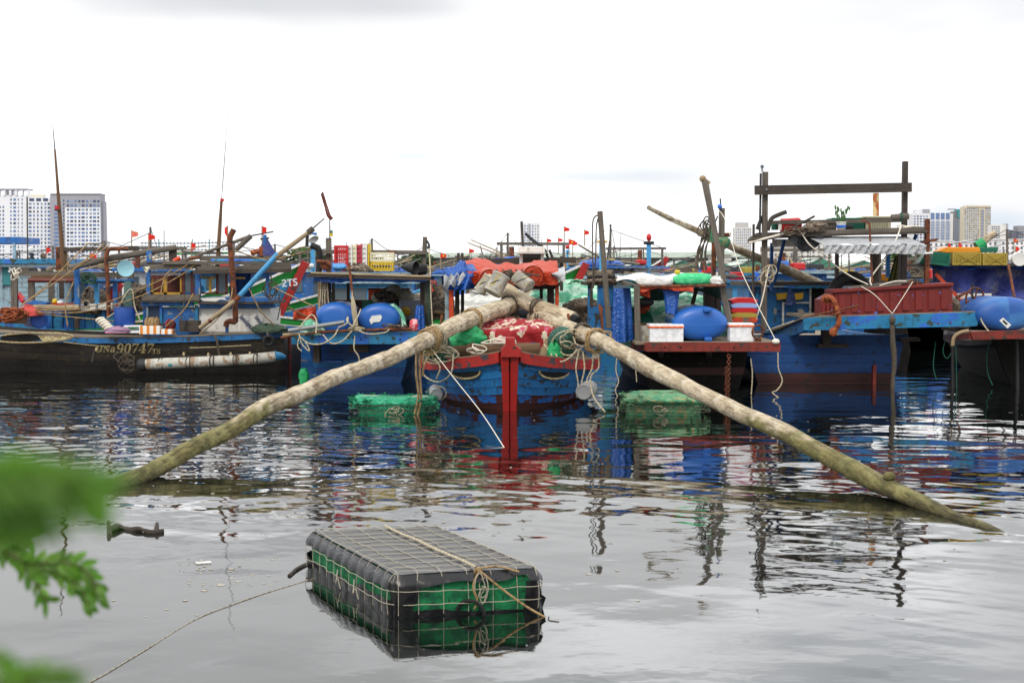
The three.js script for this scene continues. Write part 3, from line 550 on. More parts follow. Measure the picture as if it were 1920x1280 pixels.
  const wh = part(t, 'wheelhouse', M.white, pb(974, 500, 1020, 545, 42.2, 1.1));
  for (const [x, d] of [[974, 42.2], [1014, 42.2], [974, 43.2], [1014, 43.2]]) part(wh, 'corner_post', M.white, pb(x, 474, x + 6, 499.8, d, 0.1));
  part(wh, 'roof', M.white, [pb(972, 462, 1022, 473, 42, 1.6, 0.03), pb(970, 473, 1024, 475, 41.9, 1.7)]); part(wh, 'window', std('#5d5c5a', { roughness: 0.3 }), pb(980, 476, 1014, 500, 43.0, 0.03));
  for (const [a, b] of [[[978, 415, 43], [981, 470, 43]], [[1022, 470, 43], [1035, 500, 43]], [[1030, 468, 42.8], [1042, 498, 42.8]]]) part(t, 'fishing_pole', M.darkWood, bar(a, b, 0.04));
  part(t, 'derrick_arm', M.darkSteel, limb([P(985, 437, 43), P(1002, 452, 43), P(1018, 464, 43), P(1026, 478, 43)], () => 0.06, { seg: 20, lump: 0.5, s: 6, sides: 7 }));
  for (let i = 0; i < 10; i++) part(t, 'tangled_rod', i % 2 ? M.darkWood : M.darkRope, bar([930 + i * 6, 505 + (i * 7) % 14, 37.3], [950 + i * 5 + (i * 13) % 20, 528 - (i * 11) % 22, 37], 0.022));
  tangle(t, P(955, 520, 36.3), 0.35, 0.2, 0.2, 8, M.darkRope, 0.02); tangle(t, P(955, 600, 35.5), 0.25, 0.18, 0.1, 5, M.rope, 0.016);
  for (const q of [[[1008, 588, 34.6], [1006, 606, 34.5], [1010, 622, 34.4]], [[1003, 588, 34.6], [1005, 612, 34.5], [1000, 624, 34.4]], [[960, 575, 35], [950, 600, 34.9], [952, 616, 34.8]], [[955, 575, 35], [942, 592, 34.9], [948, 612, 34.8]]]) part(t, 'hanging_rope', M.darkRope, rope(q, 0.022));
}
// cloths, nets and gear lying on the centre boat
const floral = (() => { const r = hex('#8f0f18'), w = hex('#cfc5b0'), p = hex('#b04a64'); return new THREE.MeshStandardMaterial({ roughness: 0.8, bumpMap: foldBump, bumpScale: 0.02, map: sized(tex(512, (u, v) => { let c = mix3(r, w, smooth(0.5, 0.54, fbm(u, v, 7, 4, 901)) * (0.4 + 0.6 * smooth(0.4, 0.5, fbm(u, v, 18, 3, 907)))); return mix3(c, p, smooth(0.62, 0.68, fbm(u, v, 9, 4, 911))); }), 1.3) }); })();
solo('floral_blanket', 'rumpled red and cream floral blanket behind the red stem post', 'blanket', floral, drape(903, 1042, 646, 618, 33.2, 35.4, { s: 77, fold: 0.2, lump: 0.12, nu: 50, hem: 7, lift: 0.1 }));
solo('plastic_sheet', 'crumpled bright green plastic sheet beside the floral blanket', 'sheet', M.greenCloth, heap(P(877, 648, 33.3), 0.5, 0.42, 0.6, { s: 41, lump: 0.5, f: 5 }));
solo('fishing_net', 'dark green net bundled under the lashings of the sloping trunk', 'net', M.darkNet, heap(P(826, 668, 32.4), 0.36, 0.42, 0.4, { s: 43, lump: 0.5, f: 6 }));
solo('fishing_net', 'pale green net ball hung with rope loops beside the wooden bitt', 'net', M.darkNet, ball(P(1054, 642, 32.2), 0.36, 0.95, 1.05, 0.9, 18));
solo('rope_bundle', 'green cloth tucked beneath the hanging net at the bow rail', 'cloth', M.greenCloth, heap(P(1040, 668, 31.9), 0.2, 0.3, 0.2, { s: 47, lump: 0.4 }));
{
  const buoy = (label, a, b, r) => { const t = thing('foam_buoy', label, 'buoy', 'foam buoys on the crossed logs'); const A = pt(a), l = A.distanceTo(pt(b)); part(t, 'float', M.oldFoam, lathe([[0, 0], [r * 0.95, 0], [r, 0.03], [r, l * 0.14], [r * 0.93, l * 0.16], [r * 0.92, l * 0.9], [r * 0.98, l * 0.93], [r * 0.96, l], [0, l]], a, b, 20)); part(t, 'cord', M.darkRope, torus(A.clone().lerp(pt(b), 0.5), r * 0.95, 0.015, [1.2, 0.3, 0])); };
  buoy('narrow stained foam buoy hanging lowest at the crossing of the logs', [898, 548, 35.6], [919, 518, 35.6], 0.17); buoy('fat stained foam buoy beside the narrow one at the log crossing', [922, 550, 35.1], [941, 515, 35.2], 0.25); buoy('grey foam buoy tilted the other way resting on the broken log', [994, 538, 35.0], [967, 518, 35.2], 0.19);
}
solo('orange_tarpaulin', 'rumpled orange tarpaulin heaped along the canopy roof of the bow boat', 'tarpaulin', M.orangeTarp, drape(862, 1047, 534, 508, 37.7, 41.5, { s: 131, fold: 0.3, lump: 0.16, nu: 70, nv: 24, hem: 6, lift: 0.12 }));
solo('blue_tarpaulin', 'blue tarpaulin hanging from the corner of the orange covered canopy', 'tarpaulin', M.blueTarp, [heap(P(866, 532, 38.3), 0.42, 0.52, 0.7, { s: 151, lump: 0.55, f: 5, seg: 34 }), sheet((u, v) => { const p = P(lerp(852, 882, u) - v * 12 * (1 - u), lerp(512, 546 - 10 * Math.abs(u - 0.4), v), 37.5); p.z += 0.16 * Math.sin(u * 8 + v * 2) * (0.4 + v); return p; }, 24, 12)]);
solo('grey_tarpaulin', 'grey plastic sheet hanging under the blue tarpaulin corner', 'tarpaulin', M.silverTarp, sheet((u, v) => { const p = P(lerp(832, 872, u), lerp(517 - 5 * u, 543 - 14 * u + 3 * Math.sin(u * 14), v), 37.3); p.z += 0.12 * Math.sin(u * 15 + v * 3) * v - 0.2 * u; p.y += 0.04 * Math.sin(u * 23 + v * 7); return p; }, 36, 12));
solo('grey_tarpaulin', 'grey plastic sheet at the far end of the orange tarpaulin', 'tarpaulin', M.silverTarp, drape(1034, 1060, 528, 512, 37.5, 39, { s: 163, fold: 0.35, lump: 0.15, nu: 16, hem: 6 }));
for (const [px, py, lab] of [[918, 524, 'rolled orange mat standing out of the tarpaulin above the foam buoys'], [1000, 517, 'rolled orange mat lying end on above the broken log']]) { const t = thing('rolled_mat', lab, 'mat', 'orange rolled mats'); const a = P(px, py, 37.3), b = P(px - 8, py - 6, 39); part(t, 'roll', M.orangeTarp, lathe([[0, 0.02], [0.13, 0.02], [0.13, 0], [0.19, 0], [0.19, 0.02], [0.26, 0.02], [0.28, 0.0], [0.28, a.distanceTo(b)], [0, a.distanceTo(b)]], a, b, 24)); }
{ const t = thing('plastic_tank', 'blue plastic tank half hidden under the crossing of the logs', 'tank'); part(t, 'tank_body', M.tankDull, tankGeo(986, 583, 38, 1.05, 0.8, 1.6)); }
for (const [px, py, d, r, lab] of [[1094, 735, 31.2, 0.19, 'grey plastic fender drum hanging by ropes off the bow boat beside the broken shadow'], [818, 740, 31.6, 0.15, 'grey plastic float between the netted green float and the blue bow']]) { const t = thing('fender_float', lab, 'fender', 'grey fender floats'); part(t, 'float', std('#8d9093', { roughness: 0.5 }), lathe([[0, 0.02], [r * 0.8, 0.02], [r * 0.84, 0], [r, 0.02], [r, 0.66], [0, 0.68]], P(px, py, d), P(px + (px > 900 ? 12 : -2), py - 8, d + 0.66), 24)); part(t, 'lashing', M.paleRope, torus(P(px + 6, py - 3, d + 0.3), r * 1.02, 0.015)); }
solo('mooring_line', 'thin pale line running taut from the lashed trunk down into the water', 'rope', M.whiteRope, rope([P(798, 640, 31), P(850, 707, 29.5), P(900, 770, 27.2), P(946, 840, 24.4)], 0.01, 30));

// a boat moored stern to the quay: planked hull, transom and deck; returns its surface
function sternHull(t, S, B, beam, hs, hm, hb, mats, tm, o = {}, dm = M.deck) {
  const h = hullSurf(S, B, beam, hs, hm, hb, { sternW: 0.9, flare: 0.3, ...o });
  const hull = part(t, 'hull', mats[0], [-1, 1].map((sg) => sheet((u, v) => { const p = h.surf(sg)(u, v); return p.addScaledVector(h.side, -sg * 0.06); }, 16, 8)));
  for (const sg of [-1, 1]) planks(hull, h.surf(sg), 7, mats, { nu: 16, u1: 0.9, out: -sg });
  const tr = (u, v) => h.surf(-1)(0, v).lerp(h.surf(1)(0, v), u); const T = part(t, 'transom', tm[0], sheet((u, v) => tr(u, v).addScaledVector(h.f, 0.08), 6, 6));
  planks(T, tr, 7, tm, { nu: 6, out: tr(0.6, 0.5).sub(tr(0.4, 0.5)).cross(tr(0.5, 0.6).sub(tr(0.5, 0.4))).dot(h.f) > 0 ? -1 : 1 });
  part(t, 'deck', dm, sheet((u, v) => h.deckPt(lerp(0.01, 0.97, u), (v - 0.5) * 1.9, -0.12), 14, 3));
  for (const sg of [-1, 1]) part(t, 'gunwale', mats[0], rail(railPath(h, sg, 0, 0.99, 20, 0.03, 1.01), 0.12, 0.16));
  return h;
}
// ---------------------------------------------------------------- blue boat with two tanks, stern to the quay
{
  const D = 38.6, t = thing('fishing_boat', 'blue boat, stern to the quay, with two blue tanks and crates on its roof', 'boat', 'moored fishing boats');
  sternHull(t, [-4.25, D], [-4.6, 53], 3.1, 1.1, 1.0, 1.7, [M.blue], [M.deepBlue, M.deepBlue, M.blue, M.deepBlue, M.deepBlue, M.boot]);
  part(t, 'stern_platform', M.deck, pb(549, 623, 788, 628, 37.5, 2.6)); part(t, 'platform_band', M.turq, pb(546, 622, 790, 645, 37.42, 0.08));
  for (const [x, y] of [[661, 633], [676, 636], [750, 636], [560, 634]]) part(t, 'bolt', M.dark, bar([x, y, 37.4], [x, y, 37.5], 0.022));
  part(t, 'rudder_bracket', M.darkWood, pb(587, 645, 598, 680, 37.9, 0.4)); part(t, 'step', M.deepBlue, pb(586, 676, 640, 680, 38.1, 0.35)); part(t, 'rubbing_post', M.darkWood, pb(654, 645, 690, 660, 37.9, 0.4));
  part(t, 'rusty_pipe', M.rust, bar([598, 622, 37.3], [770, 616, 37.3], 0.04)); part(t, 'steel_pipe', M.steel, bar([540, 620, 37], [645, 604, 37.3], 0.06, 0.06, 12)); part(t, 'boat_hook', M.paleWood, bar([530, 628, 37.2], [572, 626, 37.2], 0.045)); part(t, 'rusty_rod', M.rust, bar([526, 633, 37.2], [600, 622, 37.2], 0.03));
  part(t, 'rusty_plate', M.rust, lathe([[0, 0], [0.16, 0], [0.16, 0.03], [0, 0.03]], P(584, 596, 37.6), P(584, 596, 37.65), 16));
  for (const q of [[[560, 625, 37], [566, 645, 36.9], [580, 658, 36.9], [575, 645, 36.9], [562, 633, 36.9], [558, 650, 36.9], [565, 658, 36.9]], [[562, 632, 37], [580, 644, 36.9], [605, 644, 36.9], [626, 630, 36.9], [634, 616, 37]], [[605, 627, 37.1], [622, 644, 36.9], [640, 640, 36.9], [660, 620, 37.1]], [[592, 625, 37], [593, 600, 37.2], [585, 590, 37.3], [574, 598, 37.1], [560, 615, 37]], [[634, 614, 37], [650, 606, 37], [652, 594, 37.2], [650, 600, 37.1], [660, 612, 37]], [[660, 613, 37], [672, 590, 37.2], [676, 580, 37.4]], [[664, 616, 37.1], [690, 626, 37], [725, 622, 37.1], [730, 617, 37.2]], [[665, 630, 37.1], [664, 655, 37], [672, 668, 37], [674, 684, 37]]])
    part(t, 'loose_rope', M.paleRope, rope(q, 0.02));
  tangle(t, P(668, 617, 37.2), 0.3, 0.1, 0.1, 4, M.paleRope); tangle(t, P(745, 614, 37.3), 0.35, 0.08, 0.1, 4, M.brownNet);
  // canopy
  for (const [x0, x1, y0, y1, d, m] of [[596, 603, 528, 625, 38.4, M.paleWood], [612, 620, 528, 625, 38.6, M.darkWood], [622, 627, 530, 610, 41, M.darkWood], [788, 797, 528, 622, 38.5, M.darkWood], [800, 808, 526, 620, 38.7, M.darkWood], [650, 655, 530, 600, 41.4, M.darkWood]]) part(t, 'canopy_post', m, pb(x0, y0, x1, y1, d, 0.12));
  for (let i = 0; i < 9; i++) part(t, 'canopy_batten', i % 3 ? M.darkWood : M.bamboo, bar([583 + i * 0.5, 513 + i * 0.2, 38 + i * 0.45], [806, 519 + i * 0.1, 38 + i * 0.45], 0.05));
  part(t, 'canopy_roof', M.darkTarp, sheet((u, v) => P(lerp(585, 806, u), 511 + u * 5 + 1.5 * Math.sin(u * 20 + v * 3), lerp(37.9, 42, v)), 24, 4)); part(t, 'roof_edge', M.darkWood, [beam([580, 516, 37.85], [808, 522, 37.85], 0.1, 0.1), beam([572, 518, 37.8], [660, 516, 37.8], 0.05, 0.05)]);
  part(t, 'bamboo_edge', M.bamboo, bar([584, 511.5, 37.8], [808, 518.5, 37.8], 0.03)); part(t, 'tarp_edge', M.blueTarp, drape(601, 800, 529, 519, 38, 39.5, { s: 171, fold: 0.1, lump: 0.03, hem: 3 }));
  part(t, 'gallows_post', M.greyWood, pb(611, 446, 620, 515, 39.5, 0.14)); part(t, 'gallows_post', M.greyWood, beam([797, 444, 39.5], [794, 515, 39.5], 0.12, 0.12)); part(t, 'gallows_beam', M.greyWood, beam([600, 471.5, 39.4], [801, 473.5, 39.4], 0.13, 0.11)); part(t, 'rusty_strap', M.rust, pb(729, 469, 741, 475, 39.3, 0.2));
  part(t, 'flag_rod', M.darkSteel, [bar([618, 446, 39.5], [618, 407, 39.5], 0.015), bar([618, 407, 39.5], [604, 360, 39.5], 0.025)]); part(t, 'red_streamer', M.maroon, limb([P(605, 362, 39.5), P(612, 385, 39.5), P(617, 404, 39.4), P(623, 410, 39.4)], () => 0.05, { seg: 24, lump: 0.7, s: 4, sides: 7 }));
  part(t, 'signal_lamp', M.greenPlastic, bar([621, 432, 39.4], [621, 437, 39.4], 0.04)); part(t, 'signal_lamp', M.yellowPlastic, bar([621, 437, 39.4], [621, 443, 39.4], 0.04));
  part(t, 'exhaust_pipe', M.rubber, limb([P(597, 512, 39), P(599, 485, 39), P(596, 466, 39), P(583, 460, 39)], () => 0.09, { seg: 16, lump: 0.02 })); part(t, 'rusty_pole', M.rust, beam([654, 493, 37.7], [667, 605, 37.6], 0.06, 0.06));
  part(t, 'hook_block', M.darkSteel, rope([P(800, 451, 39.4), P(804, 458, 39.4), P(804, 466, 39.4), P(801, 462, 39.4)], 0.03)); part(t, 'fall_rope', M.paleRope, rope([P(804, 466, 39.3), P(806, 500, 38.5), P(808, 560, 37.6), P(811, 612, 37.3)], 0.018));
  part(t, 'cabin_front', M.darkWood, pb(622, 562, 790, 625, 41.5, 1.5)); part(t, 'cabin_board', M.greenPlastic, pb(679, 562, 708, 600, 41.4, 0.05));
  for (let i = 0; i < 14; i++) part(t, 'rope_hank', i % 4 ? M.brownNet : M.paleRope, rope([P(602 + i * 0.9, 528, 38.2), P(600 + i * 1.2 + rr(-1, 1), 560, 38.1), P(596 + i * 1.6 + rr(-2, 2), 596, 38.1)], 0.016));
  for (let i = 0; i < 6; i++) part(t, 'rope_hank', M.paleRope, rope([P(660, 545 + i, 37.5), P(659 + i * 1.5, 575, 37.4), P(664 + i * 1.3, 610, 37.4)], 0.014));
  for (let i = 0; i < 10; i++) part(t, 'net_hank', i % 2 ? M.darkNet : M.darkRope, rope([P(797 + i * 1.2, 530, 38.3), P(797 + i * 1.3 + rr(-1, 1), 570, 38.2), P(798 + i * 1.1, 610, 38.3)], 0.02));
}
{
  const G = 'blue tanks on the two tank boat';
  let t = thing('water_tank', 'blue oval tank with rope behind it, next to the orange flag, leftmost of the pair', 'tank', G); part(t, 'tank_body', M.tank, tankGeo(627, 596, 37.75, 1.13, 0.86, 1.7)); part(t, 'seam', M.tank, torus(P(627, 596, 38.05), 0.01, 0.004));
  t = thing('water_tank', 'blue oval tank with a torn white label on its end', 'tank', G); part(t, 'tank_body', M.tank, tankGeo(709, 596, 37.7, 1.15, 0.8, 1.7)); part(t, 'torn_label', M.whitePlastic, pprism([[692, 600], [697, 592], [714, 590], [716, 595], [712, 603], [700, 604], [696, 608]], 37.675, 0.012));
  solo('netting', 'coil of pale green netting lying along the labelled blue tank', 'net', M.netMix, [0, 1, 2].map((i) => rope([P(735 - i * 4, 572 + i, 38.2), P(752, 590, 38.1), P(758, 612, 38.0)], 0.08)));
  solo('netting', 'heap of green line on top of the tank by the rusty pole', 'net', M.netMix, [0, 1, 2, 3].map((i) => rope([P(622 + i * 3, 569, 38.4 + i * 0.1), P(645, 572 + i, 38.3), P(658, 585 + i, 38.2), P(664, 600, 38.1)], 0.03)));
  solo('plastic_bag', 'pale green plastic bag crumpled beside the steel pipe on the stern', 'bag', M.netMix, heap(P(585, 621, 37.6), 0.28, 0.3, 0.25, { s: 51, lump: 0.5 }));
  t = thing('cloth_flag', 'orange flag cloth on a stick drooping beside the leftmost oval tank', 'flag'); part(t, 'staff', M.brownWood, bar([540, 576, 37.4], [583, 598, 37.5], 0.025)); part(t, 'cloth', M.orangeTarp, sheet((u, v) => { const p = P(lerp(550, 592, u), lerp(lerp(582, 574, u), lerp(600, 604, u) - 14 * Math.sin(u * 2.8 + 0.2) * 0.2, v), 37.5); p.z += Math.sin(u * 9 + v * 2) * 0.08; return p; }, 20, 10));
  // crates on the roof
  const cr = (label, x0, x1, y0, y1, d, l, m, o = {}) => { const c = thing('plastic_crate', label, 'crate', 'crates on the canopy roof'), a = P(x0, y1, d), b = P(x1, y0, d); crate(c, (a.x + b.x) / 2, a.y, -d - l / 2, b.x - a.x, b.y - a.y, l, m, o.ry || 0, o); return c; };
  cr('red perforated plastic crate standing on the canopy roof', 625, 652, 460, 497, 38.6, 0.5, M.redPlastic, { nx: 7, ny: 4, ry: 0.05 });
  const w = (lab, x0, x1, m) => { const c = thing('plastic_crate', lab, 'crate', 'crates on the canopy roof'); part(c, 'shell', m, pb(x0, 459, x1 - 1, 498, 38.7, 0.55, 0.02)); for (let i = 0; i < 4; i++) part(c, 'rib', m, pb(x0 + 1, 463 + i * 9, x1 - 1.8, 465 + i * 9, 38.67, 0.04)); part(c, 'rim', m, pb(x1 - 2, 457, x1, 499, 38.65, 0.6)); };
  w('white crate on edge just beside the red crate on the roof', 652, 660, M.whitePlastic); w('grey white crate on edge, second behind the red crate', 660, 668, M.creamPlastic); w('pink red crate on edge between two white crates', 668, 678, M.pinkPlastic); w('tall white crate on edge next to the yellow ones', 678, 688, M.whitePlastic); w('thin yellow crate on edge at the end of the row', 688, 692, M.yellowPlastic);
  cr('cream crate stacked on the yellow crate on the roof', 693, 738, 473, 490, 38.7, 0.5, M.creamPlastic, { nx: 6, ny: 2 }); cr('yellow crate with white trim under the cream crate', 694, 737, 490.5, 508, 38.7, 0.5, M.yellowPlastic, { nx: 8, ny: 3 });
  t = thing('anchor', 'rusty plough anchor lying on the canopy roof before the red crate', 'anchor'); part(t, 'fluke', M.rust, [ball(P(611, 497, 38.2), 0.2, 0.8, 0.75, 0.25)]); part(t, 'shank', M.rust, limb([P(594, 490, 38.1), P(606, 490, 38.1), P(620, 500, 38.2)], () => 0.045, { seg: 10 }));
  solo('plastic_bag', 'light blue plastic bag in front of the red crate on the roof', 'bag', std('#4f93cf', { roughness: 0.35, bumpMap: foldBump, bumpScale: 0.03 }), sack(635, 500, 38.1, 0.4, 0.2, 0.3, { s: 5, lump: 0.3 }));
  solo('rope_pile', 'dark heap of rope under the row of edgeways crates', 'rope', M.brownNet, heap(P(668, 507, 38.2), 0.38, 0.16, 0.3, { s: 53, lump: 0.5 }));
  solo('funnel', 'dark metal funnel lying on the roof beside the far gallows post', 'funnel', M.darkSteel, lathe([[0.04, 0], [0.08, 0.1], [0.2, 0.45], [0.19, 0.45], [0.06, 0.1]], P(753, 500, 38.6), P(781, 503, 38.4), 18));
  solo('bundle', 'black bundle lying at the foot of the far gallows post', 'bundle', M.rubber, sack(790, 505, 38.8, 0.35, 0.3, 0.4, { s: 15 }));
  t = thing('fish_box', 'faded orange insulated box under the canopy behind the blue tanks', 'box'); part(t, 'box', M.orangePaint, pb(690, 542, 766, 562, 41.2, 0.6, 0.03)); part(t, 'rim', M.darkSteel, pb(689, 540, 767, 543, 41.15, 0.7)); 
  for (const [px, py, r, lab] of [[738, 548, 0.26, 'round mottled foam float on the orange box'], [760, 556, 0.24, 'pale sack like float beside the round mottled one'], [708, 558, 0.18, 'small white float in front of the orange box']]) solo('foam_float', lab, 'float', M.oldFoam, ball(P(px, py, 40.9), r, 1.1, 0.9, 0.9, 14), 'floats on the orange box');
  tangle(solo('stick_bundle', 'bundle of dark sticks and gear between floats on the box', 'sticks', M.brownNet, heap(P(725, 560, 40.8), 0.3, 0.25, 0.2, { s: 57, lump: 0.5 })).parent === scene ? thing('rope_tangle', 'tangled dark line hanging in front of the orange box', 'rope') : null, P(722, 552, 40.6), 0.3, 0.2, 0.15, 8, M.darkRope, 0.015);
  solo('storage_bin', 'grey plastic bin with white goods behind the labelled tank', 'bin', std('#7f868e', { roughness: 0.5 }), pb(748, 562, 790, 600, 40.2, 0.6, 0.04));
  solo('storage_bin', 'black lidded bin in front of the grey bin under the canopy', 'bin', std('#24262a', { roughness: 0.5 }), pb(708, 565, 750, 604, 40.4, 0.6, 0.05));
  solo('plastic_bag', 'yellow bag between the bins under the canopy', 'bag', std('#b48f1c', { roughness: 0.5, bumpMap: foldBump, bumpScale: 0.03 }), sack(759, 584, 40, 0.3, 0.26, 0.2, { s: 25, lump: 0.3 }));
  solo('blue_bag', 'crumpled blue tarp bag hanging at the canopy post by the pink bag', 'bag', M.blueTarp, hangCloth(787, 572, 620, 12, 20, 38.0, { s: 6 }));
  solo('plastic_bag', 'small pink and white plastic bag at the stern corner', 'bag', mottled('#d8435a', '#e8b0b4', { f: 8 }), sack(776, 609, 37.7, 0.24, 0.32, 0.2, { s: 35, lump: 0.35 }));
  solo('floating_bag', 'green plastic bag trailing in the water beside the blue stern', 'bag', M.greenCloth, sack(568, 708, 38, 0.25, 0.5, 0.25, { s: 45, lump: 0.4 }));
}
// ---------------------------------------------------------------- dark boat with the red platform, right of the logs
{
  const t = thing('fishing_boat', 'dark hulled boat with a red stern platform carrying a tank and foam boxes', 'boat', 'moored fishing boats');
  sternHull(t, [4.85, 36.6], [4.6, 50], 3.1, 1.0, 0.95, 1.6, [M.deepBlue, M.darkHull], [M.blackHullAndShade, M.blackHullAndShade, M.boot, M.blackHullAndShade]);  // near-black transom: the shade under the platform is put into its colour
  part(t, 'stern_platform', M.deck, pb(1192, 641, 1462, 646, 34.75, 3.2)); part(t, 'platform_band', M.rustRed, pb(1212, 642, 1464, 659, 34.65, 0.1)); part(t, 'platform_side', M.rustRed, beam([1212, 650, 34.72], [1186, 648, 36.8], 0.09, 0.2)); part(t, 'platform_beam', M.darkWood, beam([1330, 656, 34.9], [1330, 668, 37], 0.14, 0.14)); part(t, 'platform_beam', M.darkWood, beam([1240, 656, 34.9], [1240, 668, 37], 0.14, 0.14));
  for (const x of [1247, 1277, 1348, 1377]) part(t, 'bolt', M.dark, bar([x, 651, 34.62], [x, 651, 34.7], 0.022));
  for (let i = 0; i < 16; i++) { part(t, 'chain_link', M.rust, torus(P(1367 - i * 0.15, 668 + i * 5.2, 34.5), 0.045, 0.013, [0, i % 2 ? 1.57 : 0, 0], 10)); if (i > 3) part(t, 'chain_link', M.rust, torus(P(1361 + (i % 3), 670 + i * 5, 34.55), 0.04, 0.012, [0.4, i % 2 ? 1.2 : 0.3, 0], 10)); }
  for (const q of [[[1158, 660, 35], [1155, 695, 34.9], [1160, 715, 34.8], [1154, 732, 34.7], [1162, 750, 34.6]], [[1459, 660, 34.5], [1460, 690, 34.5], [1467, 715, 34.5], [1455, 733, 34.4], [1448, 735, 34.4], [1465, 750, 34.2], [1466, 770, 33.8]], [[1408, 672, 34.8], [1411, 700, 34.8], [1409, 740, 34.8]], [[1192, 690, 35], [1194, 716, 35]]]) part(t, 'hanging_rope', M.paleRope, rope(q, 0.016));
  part(t, 'corner_knot', M.whiteRope, ball([1455, 640, 34.65], 0.09, 1.1, 0.8, 1));
  // posts, cabin, canopy
  const post = (x0, y0, x1, y1, d, m, w = 0.14) => part(t, 'canopy_post', m, beam([x0, y0, d], [x1, y1, d], w, w));
  post(1194, 534, 1196, 642, 35.2, M.greyWood); post(1353, 534, 1369, 607, 35.6, M.greyWood, 0.15); post(1347, 535, 1347, 595, 38.3, M.darkWood); post(1330, 535, 1330, 590, 38.4, M.darkWood, 0.3); post(1308, 535, 1296, 580, 38, M.darkWood, 0.1);
  part(t, 'mast_post', M.greyWood, beam([1125, 396, 36], [1142, 615, 36], 0.13, 0.13)); for (const q of [[[1124, 402, 36], [1114, 408, 35.95], [1111, 450, 36], [1112, 520, 36], [1110, 545, 36]], [[1124, 402, 36], [1119, 420, 35.95], [1117, 480, 36], [1113, 540, 36]]]) part(t, 'mast_rope', M.darkRope, rope(q, 0.018));
  const cab = part(t, 'cabin', M.blue, [pb(1102, 575, 1150, 640, 37, 0.06), pb(1120, 535, 1150, 575, 37.02, 0.05), pb(1102, 535, 1106, 575, 37.02, 0.05)]); part(cab, 'cabin_side', M.blue, beam(P(1150, 590, 37.2), P(1150, 586, 39.6), 0.05, 1.4)); part(cab, 'cabin_roof', M.darkWood, pb(1098, 528, 1156, 535, 36.9, 2.6)); for (let i = 0; i < 3; i++) part(cab, 'roof_mat', i % 2 ? M.rubber : M.brownNet, limb([P(1101, 526 - i * 6, 36.9), P(1125, 525 - i * 6, 36.9), P(1157 - i * 4, 526 - i * 6, 36.9)], () => 0.1, { seg: 24, lump: 0.3, s: 60 + i })); part(cab, 'window_frame', M.darkWood, pb(1106, 535, 1112, 575, 36.98, 0.1)); part(cab, 'cabin_panel', M.blue, pb(1126, 540, 1138, 574, 36.97, 0.05));
  part(t, 'rusty_rod', M.rust, bar([1124, 570, 35], [1130, 618, 35], 0.035));
  part(t, 'canopy_roof', M.darkWood, sheet((u, v) => P(lerp(1165, 1362, u), lerp(536, 524, v * 0.5) - 1.5 * Math.sin(u * 3.1), lerp(35.3, 38.6, v)), 12, 4)); part(t, 'roof_edge', M.rust, bar([1196, 537, 35.2], [1362, 535, 35.3], 0.035)); part(t, 'roof_edge', M.greyWood, beam([1160, 526, 36.6], [1196, 538, 35.2], 0.08, 0.08)); part(t, 'tarp_underlay', M.orangeTarp, drape(1196, 1300, 545, 537, 35.25, 36.4, { s: 181, fold: 0.1, hem: 7, lump: 0.03 })); part(t, 'tarp_roof', M.whiteTarp, sheet((u, v) => { const p = P(lerp(1156, 1358, u), lerp(527, 514, v), lerp(36.2, 39.5, v)); p.y += 0.05 * Math.sin(u * 17 + v * 4); return p; }, 40, 8)); part(t, 'dark_net_lining', M.darkNet, sheet((u, v) => { const p = P(lerp(1200, 1350, u), 540 + 24 * v * (0.6 + 0.4 * Math.sin(u * 7)), 37.5 + v * 0.4); return p; }, 30, 6));
  part(t, 'gallows_post', M.rust, beam([1339, 440, 39], [1338, 540, 39], 0.12, 0.12)); part(t, 'gallows_post', M.greyWood, beam([1354, 390, 38.6], [1352, 540, 38.6], 0.15, 0.15)); part(t, 'gallows_crossbar', M.rust, bar([1338, 441, 38.7], [1371, 440, 38.7], 0.06)); part(t, 'sloping_pole', M.greyWood, bar([1322, 340, 37.2], [1359, 530, 36.6], 0.09, 0.07)); part(t, 'pole_top', M.paleWood, [bar([1315, 334, 37.2], [1330, 345, 37.2], 0.07), ball([1318, 335, 37.2], 0.09)]); part(t, 'mast_lamp', M.bluePlastic, ball([1350, 387, 38.4], 0.07)); part(t, 'mast_rod', M.darkSteel, bar([1351, 372, 38.5], [1352, 392, 38.5], 0.02));
  for (let i = 0; i < 8; i++) part(t, 'rope_hank', i % 2 ? M.darkRope : M.brownNet, rope([P(1326, 420 + i, 37.2), P(1316 + i * 2, 445, 37.1), P(1312 + i * 2 - (i % 3) * 4, 470, 37.2), P(1304 + i * 3, 506, 37.4)], 0.02)); tangle(t, P(1322, 425, 37.1), 0.15, 0.25, 0.1, 5, M.darkRope, 0.018);
  part(t, 'stay_rope', M.whiteRope, rope([P(1331, 381, 38.4), P(1355, 402, 38), P(1385, 495, 36.6), P(1420, 570, 35.4), P(1455, 638, 34.6)], 0.011, 30)); part(t, 'stay_rope', M.darkRope, rope([P(1336, 430, 38.6), P(1346, 405, 38.6)], 0.02));
  // a long spar slung through the gallows
  const sp = thing('long_spar', 'long pale peeled spar slanting up above the green sacks and between the posts', 'spar'); part(sp, 'pole', logMat, algae(limb([P(1216, 389, 36), P(1262, 412, 37), P(1320, 438, 38), P(1370, 462, 39), P(1440, 491, 40.6), P(1540, 535, 42.6)], (q) => lerp(0.055, 0.16, q), { seg: 60, lump: 0.12, s: 33 }), () => 0)); part(sp, 'net_wrap', M.oldNet, limb([P(1322, 436, 38), P(1335, 446, 38.2), P(1362, 455, 38.8)], (q) => 0.14 + 0.05 * Math.sin(q * 9), { seg: 16, lump: 0.3, s: 5 }));
}
